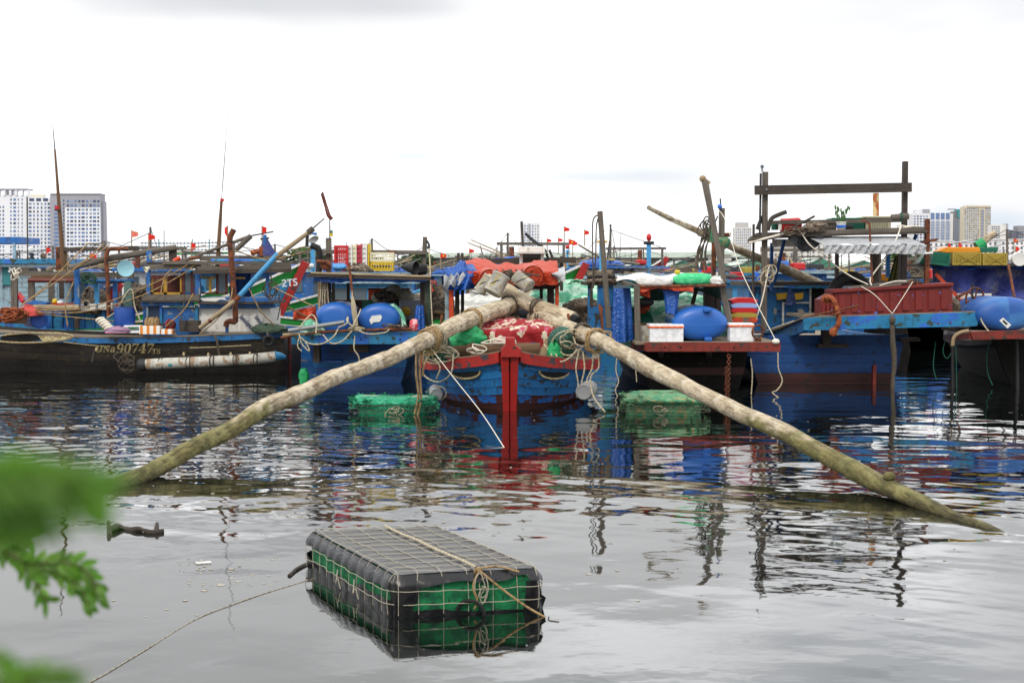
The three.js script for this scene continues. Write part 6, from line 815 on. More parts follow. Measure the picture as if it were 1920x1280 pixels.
// a jetty of furled canvas on a blue post, and sticks in the middle distance
{
  const t = thing('furled_sail', 'dark blue canvas furled round a pole beside the slanting blue boom', 'canvas'); part(t, 'pole', M.cobalt, bar([497, 500, 45], [496, 440, 45], 0.06)); part(t, 'canvas', M.navyTarp, sheet((u, v) => { const a = u * 6.283, w = lerp(2, 20, v) * (1 + 0.2 * Math.sin(a * 4)), p = P(497 + Math.cos(a) * w + v * 4, lerp(444, 486, v), 45); p.z += Math.sin(a) * 0.15 * v; return p; }, 24, 10)); part(t, 'arm', M.darkSteel, bar([488, 448, 45], [504, 446, 45], 0.03));
  const b = thing('lamp_post', 'pale blue post with a white lamp behind the rubber exhaust bend', 'post'); part(b, 'post', M.skyBlue, pb(582, 437, 589, 510, 46, 0.15)); part(b, 'head', M.cobalt, pb(580, 436, 592, 441, 45.9, 0.2)); part(b, 'lamp', M.whitePlastic, ball([584, 498, 45.8], 0.08));
  const c = thing('light_tower', 'light blue post with a red ball light behind the white canopy', 'post'); part(c, 'post', M.skyBlue, pb(1213, 452, 1221, 520, 70, 0.2)); part(c, 'crossarm', M.darkSteel, pb(1208, 452, 1227, 458, 69.9, 0.4, 0.05)); part(c, 'light', M.redPlastic, ball([1217, 445, 70], 0.16, 0.8, 1.2, 0.8));
  const d = thing('light_tower', 'light blue mast with a red ball top beside the green and red bow', 'post'); part(d, 'post', M.skyBlue, pb(1062, 468, 1066, 520, 60, 0.1)); part(d, 'crossarm', M.skyBlue, pb(1058, 470, 1070, 472, 59.9, 0.1)); part(d, 'light', M.redPlastic, ball([1064, 463, 60], 0.09)); part(d, 'arm', M.skyBlue, pb(1062, 501, 1082, 503, 59.9, 0.1)); solo('speaker_drum', 'round wooden drum head beside the light blue mast', 'drum', M.paleWood, bar([1058, 499, 58], [1058, 499, 58.4], 0.13, 0.13, 18));
  const e = thing('mast_post', 'blue post with a yellow crossbar beside the grey mast post', 'post'); part(e, 'post', M.skyBlue, pb(1124, 455, 1129, 520, 46, 0.12)); part(e, 'crossbar', M.yellow, pb(1120, 451, 1139, 455, 45.9, 0.12));
  const sp = thing('peeled_spar', 'peeled spar lying across the second row behind the blue cabin', 'spar'); part(sp, 'pole', logMat, algae(limb([P(985, 552, 46), P(1060, 550, 46), P(1125, 548, 46)], () => 0.13, { seg: 24, lump: 0.15, s: 44 }), () => 0)); solo('net_pile', 'pale green net spread behind the bow boat and blue cabin', 'net', M.netMix, heap(P(1080, 590, 44), 1.6, 1.0, 0.8, { s: 107, lump: 0.2, seg: 36 })); solo('net_pile', 'brown net and cord heap beside the blue cabin', 'net', M.brownNet, heap(P(1090, 600, 40), 0.7, 0.5, 0.5, { s: 109, lump: 0.5, seg: 30 }));
  const dk = thing('net_deck', 'white and green nets piled on the deck behind the crossed logs', 'net'); part(dk, 'net', M.whiteTarp, heap(P(900, 585, 45), 1.4, 0.55, 0.6, { s: 119, lump: 0.4, seg: 34 })); part(dk, 'rope', M.rope, rope([P(815, 585, 40), P(840, 588, 40), P(880, 592, 40)], 0.05)); solo('net_pile', 'white nets heaped between the two tank boat and the bow boat', 'net', M.brownNet, heap(P(818, 588, 41.5), 0.5, 0.7, 0.5, { s: 121, lump: 0.4, seg: 28 })); solo('orange_trough', 'orange trough on the deck behind the gallows boat awning', 'trough', M.orangePlastic, pprism([[1640, 525], [1650, 514], [1690, 513], [1690, 528]], 42.5, 0.5, 0.02)); solo('green_cloth', 'olive cloth hanging beside the grey post under the awning', 'cloth', mottled('#5c5a2a', '#3f4522', { f: 5 }), sheet((u, v) => P(lerp(lerp(1680, 1664, v), 1692, u), lerp(478, 530, v), 41 + 0.05 * Math.sin(u * 20)), 16, 6)); solo('green_crate', 'small dark green crate behind the iron post', 'crate', M.greenPlastic, [pprism([[1726, 492], [1736, 478], [1745, 478], [1741, 496]], 40.5, 0.4, 0.02)]);
}
// ---------------------------------------------------------------- the crowd of boats further out
{
  const proto = (hm, cm, rm, sm, tall) => {
    const t = new THREE.Group(), h = hullSurf([-6.5, 0], [6.0, 0], 3.8, 1.7, 1.25, 2.6, { rake: 1.2 });
    part(t, 'hull', hm, [1, -1].map((s) => sheet((u, v) => h.surf(s)(u, v), 14, 4))); part(t, 'deck', M.deck, sheet((u, v) => h.deckPt(u, (v - 0.5) * 1.9, -0.1), 8, 1)); for (const s of [1, -1]) part(t, 'gunwale', sm, rail(railPath(h, s, 0, 0.99, 12, 0.03, 1.01), 0.14, 0.3)); part(t, 'stem', M.stemRed, beam(V(6.0, 0.2, 0), V(7.25, 2.8, 0), 0.3, 0.3));
    const C = part(t, 'cabin', cm, bxm(4.6, 1.9, 2.6, -2.6, 2.2, 0)); part(C, 'roof', rm, bxm(5.8, 0.14, 3.4, -2.5, 3.22, 0)); for (let i = 0; i < 5; i++) for (const s of [1, -1]) part(C, 'window', M.glass, bxm(0.55, 0.6, 0.05, -4.4 + i * 0.9, 2.6, s * 1.31)); for (const z of [-0.8, 0, 0.8]) for (const s of [1, -1]) part(C, 'window', M.glass, bxm(0.05, 0.6, 0.5, -2.6 + s * 2.31, 2.6, z));
    for (const x of [0.3, 2.6]) for (const z of [-1.3, 1.3]) part(t, 'awning_post', M.greyWood, bxm(0.12, 2.0, 0.12, x, 2.2, z)); part(t, 'awning', rm, bxm(3.0, 0.08, 3.2, 1.4, 3.2, 0)); part(t, 'mast', M.greyWood, bar(V(-0.3, 1.2, 0), V(-0.4, tall, 0), 0.09, 0.05)); part(t, 'boom', M.bamboo, bar(V(-0.3, 3.4, 0), V(3.4, tall * 0.8, 0.4), 0.07, 0.04)); part(t, 'aerial', M.darkSteel, bar(V(-4.0, 3.2, 0.6), V(-4.3, tall * 0.95, 0.6), 0.02, 0.01)); part(t, 'aerial', M.darkSteel, bar(V(-1.4, 3.2, -0.8), V(-1.2, tall * 0.8, -0.8), 0.018, 0.01)); part(t, 'funnel', M.rust, bar(V(-3.6, 3.2, -0.6), V(-3.6, 4.1, -0.6), 0.12)); part(t, 'water_tank', M.tankDull, lathe([[0, 0], [0.45, 0.06], [0.5, 0.2], [0.5, 1.0], [0.3, 1.15], [0, 1.2]], V(-5.4, 1.6, 0.3), V(-5.4, 2.6, 0.3), 14)); part(t, 'net_heap', M.brownNet, heap(V(3.9, 1.4, 0), 1.3, 0.7, 1.0, { s: 3, seg: 16 })); part(t, 'rail_frame', M.greyWood, [beam(V(-5, 3.3, 1.4), V(-5, 4.2, 1.4), 0.1), beam(V(-5, 3.3, -1.4), V(-5, 4.2, -1.4), 0.1), beam(V(-5, 4.2, -1.6), V(-5, 4.2, 1.6), 0.12)]);
    for (const [a, b] of [[V(-0.4, tall, 0), V(7, 2.7, 0)], [V(-0.4, tall, 0), V(-6.3, 1.8, 1)], [V(-0.4, tall * 0.95, 0), V(-5, 4.2, -1.5)]]) part(t, 'stay', M.darkSteel, bar(a, b, 0.015, 0.015, 4));
    for (let i = 0; i < 6; i++) part(t, 'roof_gear', [M.brownNet, M.bluePlastic, M.redPlastic, M.greyWood, M.darkTarp, M.oliveCrate][i], rbx(rr(0.4, 0.9), rr(0.2, 0.5), rr(0.4, 0.8), -4.6 + i * 0.85, 3.48, rr(-1, 1), rr(0, 1), 0.06)); for (let i = 0; i < 4; i++) part(t, 'pole', i % 2 ? M.bamboo : M.greyWood, bar(V(rr(-5, 1), 3.35, rr(-1.4, 1.4)), V(rr(2, 6), rr(3.0, 4.6), rr(-1.2, 1.2)), 0.05, 0.03, 6)); part(t, 'tarp', M.blueTarp, heap(V(1.2, 3.22, 0), 1.0, 0.35, 1.0, { s: 5, seg: 14 })); part(t, 'float', M.orangePaint, ball(V(4.9, 2.3, 0.8), 0.3)); part(t, 'tyre', M.rubber, torus(V(2, 0.9, 1.95), 0.32, 0.1, [0, 0, 0], 14));
    return t;
  };
  const kinds = [[proto(M.cobalt, M.cobalt, M.paleBlue, M.skyBlue, 4.9), 'far blue boat'], [proto(M.turq, M.skyBlue, M.turq, M.green, 4.6), 'far turquoise boat'], [proto(M.skyBlue, M.white, M.cobalt, M.stemRed, 5.3), 'far pale boat with white cabin'], [proto(M.darkHull, M.turq, M.darkTarp, M.cobalt, 4.8), 'far dark boat with turquoise cabin']];
  const G = 'far boats crowding the harbour';
  const rows = ['nearest', 'second row', 'middle row', 'fourth row', 'farthest'], marks = [[120, 'tall left mast'], [270, 'forward frame posts'], [420, 'rusty exhaust pipe'], [560, 'slanting blue boom'], [700, 'red crate'], [830, 'black funnel'], [980, 'orange tarpaulin'], [1110, 'white wheelhouse box'], [1260, 'grey mast post'], [1400, 'sloping pole'], [1560, 'gallows cabin'], [1720, 'grey awning'], [1840, 'olive crates'], [9999, 'white drums']];
  const spots = []; for (let r = 0; r < 5; r++) for (let i = 0; i < 11; i++) spots.push([-120 + i * 205 + (r % 2) * 100 + rr(-45, 45), [64, 80, 102, 132, 170][r] + rr(-5, 6), r]);
  spots.forEach(([px, d, r], i) => { if (px > 2000 || px < -100) return; const [p, nm] = kinds[(i * 7 + r * 3) % 4], o = p.clone(); o.name = numbered('fishing_boat'); o.position.set((px - 960) / FOC * d, 0, -d); o.rotation.y = rr(-0.5, 0.5) + (rnd() < 0.4 ? Math.PI : 0) + (rnd() < 0.25 ? 1.4 : 0); o.scale.setScalar(rr(0.82, 1.05)); o.userData = { label: `${rows[r]} ${nm} behind the ${marks.find((m) => px < m[0])[1]}`, category: 'boat', group: G }; scene.add(o); });
}
// rows of fishing lamps strung on a far boat
{ const t = thing('lamp_rig', 'rows of small squid lamps strung above a far boat, over the blue cabin', 'lamps'); for (let r = 0; r < 3; r++) { part(t, 'lamp_wire', M.darkSteel, sagRope([262, 455 + r * 6, 92 + r], [440, 452 + r * 7, 92 + r], 0.1, 0.02)); const g = []; for (let i = 0; i < 26; i++) g.push(ball([266 + i * 6.6, 456 + r * 6.3 - i * 0.05, 92 + r], 0.055, 0.8, 1.3, 0.8, 6)); part(t, 'lamp_row', std('#56707e', { roughness: 0.3 }), g).userData.kind = 'stuff'; } for (const x of [297, 360, 392, 430]) part(t, 'rig_post', M.teal, bar([x, 510, 92], [x, 448, 92], 0.03)); part(t, 'rig_rail', M.green, bar([330, 476, 92], [440, 474, 92], 0.07)); }
// flags
for (const [px, py, d, s, o, lab] of [[246, 432, 70, 12, { mat: M.flagPink, tall: 1.2 }, 'faded pink pennant on a thin staff above the dark boat'], [278, 438, 60, 13, { tall: 1.0, dir: 0.9 }, 'red triangular flag above a lamp post on the left'], [426, 424, 44, 9, { tall: 2.6, dir: -0.6 }, 'drooping red flag beside the top of the rusty exhaust pipe'], [491, 424, 46, 8, { tall: 2.4 }, 'narrow red flag above the furled blue canvas'], [358, 455, 80, 8, { tall: 2.2 }, 'hanging red flag in front of the lamp rows'], [880, 466, 110, 9, {}, 'small red flag over the long shed roof'], [826, 474, 62, 11, { star: true }, 'red flag with a yellow star beside the far gallows post'], [1026, 447, 90, 8, {}, 'red flag just beside the white wheelhouse box'], [1047, 446, 96, 8, {}, 'red flag second from the wheelhouse box'], [1067, 448, 88, 12, { star: true }, 'red flag with a yellow star above the light blue mast'], [1074, 452, 100, 9, {}, 'red flag behind the starred one'], [1058, 425, 80, 10, {}, 'highest red flag above the centre boat'], [1096, 431, 80, 9, { tall: 1.2 }, 'red flag nearest to the grey mast post'], [86, 463, 60, 7, { tall: 2, mat: M.flagRed }, 'drooping red flag in front of the pale towers'], [168, 474, 54, 12, { star: true }, 'starred red flag behind the ropes at the left'], [1778, 455, 75, 6, { tall: 2.6 }, 'hanging red flag over the green crate'], [1798, 455, 78, 6, { tall: 2.4 }, 'hanging red flag over the olive crate'], [1902, 447, 75, 8, { star: true }, 'starred red flag above the white drums'], [1905, 462, 74, 7, { tall: 1.6 }, 'red flag below the starred one above the white drums'], [1488, 466, 120, 7, { tall: 2 }, 'far red flag seen under the sagging awning']]) flag(lab, px, py, d, s, o);

// ---------------------------------------------------------------- far shore
structure('quay', mottled('#8f8c84', '#7a776f', { f: 6, size: 12 }), bxm(1600, 1.6, 700, 0, 0.4, -590), 'grey concrete far shore of the harbour', 'quay');
{
  const roofG = paint('#b9c6bd', { chips: 0, stains: 0.25, size: 18 }), gable = std('#3f7d68', { roughness: 0.7 });
  const sh = thing('market_shed', 'long pale green shed roof stretching along the far shore', 'shed'); part(sh, 'roof', roofG, pprism([[800, 483], [812, 474], [1395, 472], [1412, 483]], 300, 30)); part(sh, 'fascia', M.darkSteel, pb(800, 483, 1412, 486, 300.3, 28)); part(sh, 'wall', std('#a9a49c'), pb(805, 486, 1405, 512, 306, 20)); for (let i = 0; i < 16; i++) part(sh, 'column', std('#8a8680'), pb(812 + i * 38, 486, 815 + i * 38, 512, 301, 0.5)); part(sh, 'roof_vent', roofG, pprism([[1316, 473], [1330, 468], [1362, 468], [1368, 473]], 302, 12));
  const wareh = thing('warehouse', 'white end building beside the long shed roof', 'building'); part(wareh, 'wall', std('#c9c7c2'), pb(1340, 476, 1372, 512, 290, 10)); part(wareh, 'roof', roofG, pb(1336, 472, 1376, 477, 289, 12));
  for (const [x0, x1, y, lab] of [[1172, 1238, 487, 'green gabled roof nearest to the light blue post'], [1250, 1312, 487, 'green gabled roof behind the red tipped boat'], [1310, 1376, 488, 'green gabled roof beside the sloping pole'], [1376, 1440, 486, 'green gabled roof next to the gallows post'], [1500, 1580, 483, 'green gabled roof under the sagging awning'], [1582, 1660, 488, 'green gabled roof under the grey awning']]) { const t = thing('gabled_shed', lab, 'shed', 'green gabled sheds on the far shore'); part(t, 'gable', gable, pprism([[x0, 500], [(x0 + x1) / 2, y], [x1, 500]], 240, 1)); part(t, 'roof', roofG, pprism([[x0 - 2, 500.5], [(x0 + x1) / 2, y - 1], [(x0 + x1) / 2 + 3, y - 1], [(x0 + x1) / 2 + 1, y + 0.6], [x0 + 3, 500.5]], 239.6, 14)); part(t, 'wall', std('#9a968e'), pb(x0 + 3, 500, x1 - 3, 514, 241, 12)); for (let k = 0; k < 5; k++) part(t, 'bay', M.dark, pb(x0 + 6 + k * 11, 503, x0 + 13 + k * 11, 513, 240.8, 0.3)); }
  const low = (lab, x0, x1, y0, d, c, n) => { const t = thing('low_building', lab, 'building', 'low buildings on the far shore'); part(t, 'wall', std(c), pb(x0, y0, x1, 514, d, 14)); part(t, 'parapet', std('#d8d8d8'), pb(x0 - 0.5, y0 - 1.2, x1 + 0.5, y0, d - 0.5, 15)); for (let i = 0; i < n; i++) for (let r = 0; r < 3; r++) part(t, 'window', M.glass, pb(x0 + (i + 0.3) * (x1 - x0) / n, y0 + 4 + r * 9, x0 + (i + 0.7) * (x1 - x0) / n, y0 + 9 + r * 9, d - 0.15, 0.3)); };
  low('grey blue apartment row seen between the gallows posts', 1440, 1500, 462, 420, '#c6c3be', 6); low('pale block behind the sagging awning', 1500, 1562, 456, 430, '#cfccc8', 6); low('white low rise beside the iron post', 1742, 1790, 452, 420, '#e2e0e2', 5); low('white and pink low rise behind the orange tray', 1790, 1836, 454, 425, '#dcd6d8', 5); low('white low rise behind the green tray', 1836, 1880, 450, 420, '#e6e4e6', 5); low('white low rise behind the drums', 1878, 1930, 449, 415, '#dfdde0', 6);
}
// ---------------------------------------------------------------- towers
{
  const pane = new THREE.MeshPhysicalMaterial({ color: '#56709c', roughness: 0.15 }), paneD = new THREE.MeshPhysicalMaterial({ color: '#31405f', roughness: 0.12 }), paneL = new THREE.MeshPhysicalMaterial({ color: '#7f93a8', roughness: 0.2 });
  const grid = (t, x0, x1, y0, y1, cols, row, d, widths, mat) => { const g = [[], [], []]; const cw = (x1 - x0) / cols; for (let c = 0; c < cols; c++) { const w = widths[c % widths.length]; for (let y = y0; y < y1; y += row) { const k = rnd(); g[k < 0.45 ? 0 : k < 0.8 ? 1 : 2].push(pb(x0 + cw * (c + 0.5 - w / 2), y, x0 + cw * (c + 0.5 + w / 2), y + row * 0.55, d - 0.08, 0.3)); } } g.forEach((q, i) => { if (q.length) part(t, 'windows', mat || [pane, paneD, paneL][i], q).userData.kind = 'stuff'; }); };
  const slabs = (t, x0, x1, y0, y1, row, d, mat) => { for (let y = y0; y < y1; y += row) part(t, 'floor_band', mat, pb(x0, y, x1, y + row * 0.3, d - 0.25, 0.3)); };
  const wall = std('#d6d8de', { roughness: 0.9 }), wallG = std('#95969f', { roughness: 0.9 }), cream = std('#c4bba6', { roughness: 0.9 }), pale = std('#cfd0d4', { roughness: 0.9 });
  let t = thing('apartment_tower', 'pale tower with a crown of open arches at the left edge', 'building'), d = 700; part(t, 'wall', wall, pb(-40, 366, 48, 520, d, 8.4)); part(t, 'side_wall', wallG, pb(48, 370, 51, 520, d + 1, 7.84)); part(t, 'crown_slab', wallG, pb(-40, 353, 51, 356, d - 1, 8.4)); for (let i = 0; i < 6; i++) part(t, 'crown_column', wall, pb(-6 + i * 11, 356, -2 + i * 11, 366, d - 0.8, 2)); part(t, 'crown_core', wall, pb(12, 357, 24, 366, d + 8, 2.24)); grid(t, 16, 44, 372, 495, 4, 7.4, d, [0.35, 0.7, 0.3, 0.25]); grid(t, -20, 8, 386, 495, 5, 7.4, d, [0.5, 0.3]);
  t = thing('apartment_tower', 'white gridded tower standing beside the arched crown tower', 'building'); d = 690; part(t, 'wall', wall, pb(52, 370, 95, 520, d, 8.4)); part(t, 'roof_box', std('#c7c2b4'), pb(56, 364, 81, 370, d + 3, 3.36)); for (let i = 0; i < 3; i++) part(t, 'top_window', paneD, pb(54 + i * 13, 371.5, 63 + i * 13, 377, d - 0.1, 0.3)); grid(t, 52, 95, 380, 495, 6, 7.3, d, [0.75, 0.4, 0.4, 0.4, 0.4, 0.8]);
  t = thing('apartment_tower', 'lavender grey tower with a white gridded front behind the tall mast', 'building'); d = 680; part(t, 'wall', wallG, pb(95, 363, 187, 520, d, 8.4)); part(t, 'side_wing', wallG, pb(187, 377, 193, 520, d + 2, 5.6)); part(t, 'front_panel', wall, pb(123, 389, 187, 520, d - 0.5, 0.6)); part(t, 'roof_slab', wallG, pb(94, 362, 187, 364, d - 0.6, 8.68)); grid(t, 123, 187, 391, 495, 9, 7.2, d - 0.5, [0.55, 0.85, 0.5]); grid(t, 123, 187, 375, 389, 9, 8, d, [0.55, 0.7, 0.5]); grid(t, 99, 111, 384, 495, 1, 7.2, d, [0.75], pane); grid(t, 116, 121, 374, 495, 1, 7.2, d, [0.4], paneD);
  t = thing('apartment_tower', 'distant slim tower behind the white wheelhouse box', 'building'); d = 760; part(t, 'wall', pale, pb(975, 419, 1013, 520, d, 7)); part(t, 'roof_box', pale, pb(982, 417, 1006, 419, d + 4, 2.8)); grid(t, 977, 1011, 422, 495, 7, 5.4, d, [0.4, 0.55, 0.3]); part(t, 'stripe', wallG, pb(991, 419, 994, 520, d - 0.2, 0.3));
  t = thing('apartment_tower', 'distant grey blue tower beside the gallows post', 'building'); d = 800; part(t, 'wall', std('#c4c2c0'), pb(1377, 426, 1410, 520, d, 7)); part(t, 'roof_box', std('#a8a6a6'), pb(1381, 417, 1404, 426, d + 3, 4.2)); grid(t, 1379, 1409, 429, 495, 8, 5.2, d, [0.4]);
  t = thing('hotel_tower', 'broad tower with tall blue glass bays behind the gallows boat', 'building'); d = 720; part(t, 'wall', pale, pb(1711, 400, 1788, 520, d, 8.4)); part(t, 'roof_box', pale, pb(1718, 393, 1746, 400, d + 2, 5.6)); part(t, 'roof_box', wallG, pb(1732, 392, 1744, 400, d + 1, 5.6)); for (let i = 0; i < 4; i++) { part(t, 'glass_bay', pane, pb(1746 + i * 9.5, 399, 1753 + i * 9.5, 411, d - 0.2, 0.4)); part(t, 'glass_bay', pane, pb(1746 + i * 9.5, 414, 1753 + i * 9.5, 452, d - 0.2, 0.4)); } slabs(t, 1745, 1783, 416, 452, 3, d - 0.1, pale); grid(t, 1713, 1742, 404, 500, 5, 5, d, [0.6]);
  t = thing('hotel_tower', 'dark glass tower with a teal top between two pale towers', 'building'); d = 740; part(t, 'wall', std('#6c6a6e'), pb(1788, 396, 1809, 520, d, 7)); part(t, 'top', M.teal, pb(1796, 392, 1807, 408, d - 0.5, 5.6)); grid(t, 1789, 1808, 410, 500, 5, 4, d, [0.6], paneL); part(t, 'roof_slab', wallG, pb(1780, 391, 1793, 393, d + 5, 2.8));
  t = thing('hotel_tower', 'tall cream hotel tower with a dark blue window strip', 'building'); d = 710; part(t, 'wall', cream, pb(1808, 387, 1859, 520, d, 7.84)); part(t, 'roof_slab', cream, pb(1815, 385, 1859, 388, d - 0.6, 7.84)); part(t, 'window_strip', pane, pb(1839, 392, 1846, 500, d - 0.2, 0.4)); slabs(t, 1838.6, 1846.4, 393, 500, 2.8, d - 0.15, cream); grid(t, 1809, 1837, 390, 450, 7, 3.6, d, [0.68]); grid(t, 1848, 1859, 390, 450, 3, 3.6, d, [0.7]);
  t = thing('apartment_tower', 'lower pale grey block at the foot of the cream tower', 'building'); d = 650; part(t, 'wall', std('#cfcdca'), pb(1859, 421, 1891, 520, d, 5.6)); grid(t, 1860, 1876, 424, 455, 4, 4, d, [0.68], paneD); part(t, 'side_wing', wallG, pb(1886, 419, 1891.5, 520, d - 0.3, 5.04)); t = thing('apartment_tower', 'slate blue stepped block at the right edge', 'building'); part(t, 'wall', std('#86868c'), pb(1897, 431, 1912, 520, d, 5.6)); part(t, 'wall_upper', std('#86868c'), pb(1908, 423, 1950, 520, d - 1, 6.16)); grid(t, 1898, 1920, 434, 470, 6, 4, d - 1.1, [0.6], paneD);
}
// trees on the far shore
{
  const lm = mottled('#4a6a38', '#365228', { f: 5, size: 3 }), leafG = new THREE.PlaneGeometry(1, 0.6, 1, 1);
  for (const [px, d, h, lab] of [[572, 230, 7, 'dark green tree behind the lamp post with the white lamp'], [600, 236, 6, 'dark green tree just beside the rubber exhaust bend'], [786, 240, 6.5, 'green tree behind the far gallows post'], [770, 250, 5.5, 'smaller green tree next to the gallows post tree'], [1690, 240, 7, 'green tree seen under the awning']]) {
    const t = thing('shore_tree', lab, 'tree', 'trees on the far shore'), x = (px - 960) / FOC * d; part(t, 'trunk', M.brownWood, bar(V(x, 1, -d), V(x + 0.3, h * 0.6, -d), 0.3, 0.15)); for (let i = 0; i < 4; i++) part(t, 'limb', M.brownWood, bar(V(x + 0.2, h * 0.45, -d), V(x + rr(-2, 2), h * 0.75, -d + rr(-1, 1)), 0.12, 0.05)); const g = []; for (let i = 0; i < 420; i++) { const a = rr(0, 6.28), r = Math.sqrt(rnd()) * (1 + 0.3 * Math.sin(a * 3)) * 2.8, y = rr(-1, 1); g.push(flat(leafG.clone()).rotateX(rr(0, 6)).rotateY(rr(0, 6)).translate(x + Math.cos(a) * r * Math.sqrt(1.05 - y * y), h * 0.72 + y * h * 0.28, -d + Math.sin(a) * r)); } part(t, 'crown', lm, g);
  }
}

// ---------------------------------------------------------------- floats and things on the near water
const ground = (px, py) => { const b = (640 - py) / FOC; return P(px, py, EYE * (cp + b * sp) / (sp - b * cp)); };
{
  const A = ground(578, 1062), B = ground(736, 1158), C = ground(1014, 1142), e1 = C.clone().sub(B).setY(0), w = e1.length(); e1.normalize(); const e2 = A.clone().sub(B).setY(0), l = e2.length(), h = 0.375; e2.normalize(); const L = (x, y, z) => B.clone().addScaledVector(e1, x).addScaledVector(e2, z).setY(y);
  const black = new THREE.MeshPhysicalMaterial({ color: '#131317', roughness: 0.3, bumpMap: foldBump, bumpScale: 0.008 }), green = mottled('#0b7a48', '#095c3a', { f: 5, size: 0.5, third: '#0a4630', bs: 0.008 });
  const t = thing('foam_float', 'big foam float wrapped in black plastic and white cord, alone on the near water', 'float'); 
  const R = 0.07, per = 2 * (w + l), at = (s) => { s = ((s % per) + per) % per; let x, z, nx = 0, nz = 0; if (s < w) { x = s; z = 0; nz = -1; } else if (s < w + l) { x = w; z = s - w; nx = 1; } else if (s < 2 * w + l) { x = 2 * w + l - s; z = l; nz = 1; } else { x = 0; z = per - s; nx = -1; } const cx = clamp(x, R, w - R), cz = clamp(z, R, l - R), dx = x - cx, dz = z - cz, q = Math.hypot(dx, dz); if (dx && dz) return [cx + dx / q * R, cz + dz / q * R, dx / q, dz / q]; return [x, z, nx, nz]; };
  const sp1 = w / 6, sp2 = l / 11, pinch = (s) => { s = ((s % per) + per) % per; const q = s < w ? s / sp1 : s < w + l ? (s - w) / sp2 : s < 2 * w + l ? (s - w - l) / sp1 : (s - 2 * w - l) / sp2; return (0.018 + 0.022 * vnoise(s * 3.1 + 7, 3, 4096, 71)) * Math.pow(Math.abs(Math.sin(Math.PI * q)), 0.6); };
  const skin = (s, y, o = 0) => { const [x, z, nx, nz] = at(s), e = smooth(h - 0.12, h + 0.01, y), k = pinch(s) * (1 - 0.5 * Math.abs(2 * y / h - 1)) + o - 0.05 * e * e; return L(x + nx * k, y, z + nz * k); };
  const nz = (s, k) => vnoise(s * 5 + 40, k, 4096, 77) - 0.5, N = 260;
  const yU = (s) => { s = ((s % per) + per) % per; if (s < w) return s < w * 0.15 ? h * 0.3 : s > w * 0.9 ? h * 0.75 : lerp(h * 0.72, h * 0.88, s / w) + 0.05 * nz(s, 3); return s > 2 * w + l ? h * 0.66 + 0.1 * nz(s * 0.6, 5) : h * 0.7; }, yL = (s) => { s = ((s % per) + per) % per; if (s < w) return (s < w * 0.12 || s > w * 0.88) ? h * 0.75 : 0.04 + 0.05 * nz(s, 9); return h * 0.34 + 0.09 * nz(s * 0.7, 13); };
  part(t, 'foam_block', green, rbx(w - 0.03, h + 0.22, l - 0.03, 0, 0, 0, 0, 0.07).applyMatrix4(new THREE.Matrix4().makeBasis(e1, V(0, 1, 0), e2.clone().negate()).setPosition(L(w / 2, h / 2 - 0.14, l / 2))));
  part(t, 'black_wrap', black, [sheet((u, v) => skin(u * per, lerp(h, yU(u * per), v), 0.012 + 0.012 * v), N, 8), sheet((u, v) => { const i = 0.045, x = lerp(i, w - i, u), z = lerp(i, l - i, v), ex = Math.min(u, 1 - u) * w, ez = Math.min(v, 1 - v) * l; return L(x, h + 0.004 + 0.014 * smooth(0, 0.15, Math.min(ex, ez)) + 0.008 * nz(x * 1.5 + z, z * 4), z); }, 36, 50)]);
  part(t, 'lower_wrap', black, sheet((u, v) => skin(u * per, lerp(yL(u * per), -0.15, v), 0.012), N, 6));
  part(t, 'loose_flap', black, sheet((u, v) => L(w - 0.02 + 0.06 * u, lerp(0.16, 0.0, v) - 0.05 * u, 0.0 + 0.1 * v * u - 0.02), 5, 6));
  const cord = new THREE.MeshStandardMaterial({ color: '#b3ad9c', roughness: 0.8 });
  for (let i = 0; i <= 6; i++) { const x = clamp(i * sp1, 0.05, w - 0.05), q = []; q.push(skin(x, 0.02, 0.02), skin(x, h * 0.5, 0.02), skin(x, h * 0.9, 0.02)); for (let k = 0; k <= 8; k++) q.push(L(x + rr(-0.02, 0.02), h + 0.024, lerp(0.06, l - 0.06, k / 8))); q.push(L(x, h * 0.8, l + 0.02), L(x, 0.05, l + 0.02)); part(t, 'cord', cord, rope(q, 0.0032, 50)); }
  for (let i = 0; i <= 11; i++) { const z = clamp(i * sp2, 0.05, l - 0.05), s = per - z, q = [skin(s, 0.02, 0.02), skin(s, h * 0.5, 0.02), skin(s, h * 0.9, 0.02)]; for (let k = 0; k <= 6; k++) q.push(L(lerp(0.06, w - 0.06, k / 6), h + 0.026, z + rr(-0.025, 0.025))); q.push(L(w + 0.02, h * 0.8, z), L(w + 0.02, 0.05, z)); part(t, 'cord', cord, rope(q, 0.0032, 40)); }
  for (const y of [0.62, 0.3]) { const q = []; for (let i = 0; i < 60; i++) q.push(skin(i / 60 * per, h * y + 0.02 * nz(i * 0.4, 7), 0.028)); part(t, 'girth_cord', cord, rope(q, 0.0034, 240, 5, true)); }
  const q = []; for (let k = 0; k <= 8; k++) q.push(L(w * 0.57 + rr(-0.01, 0.01), h + 0.035, lerp(l - 0.05, 0.05, k / 8))); part(t, 'tow_rope', M.paleRope, [rope(q, 0.009, 40, 6), rope(q.map((p) => p.clone().add(V(0.012, 0.004, rr(-0.01, 0.01)))), 0.008, 40, 6)]);
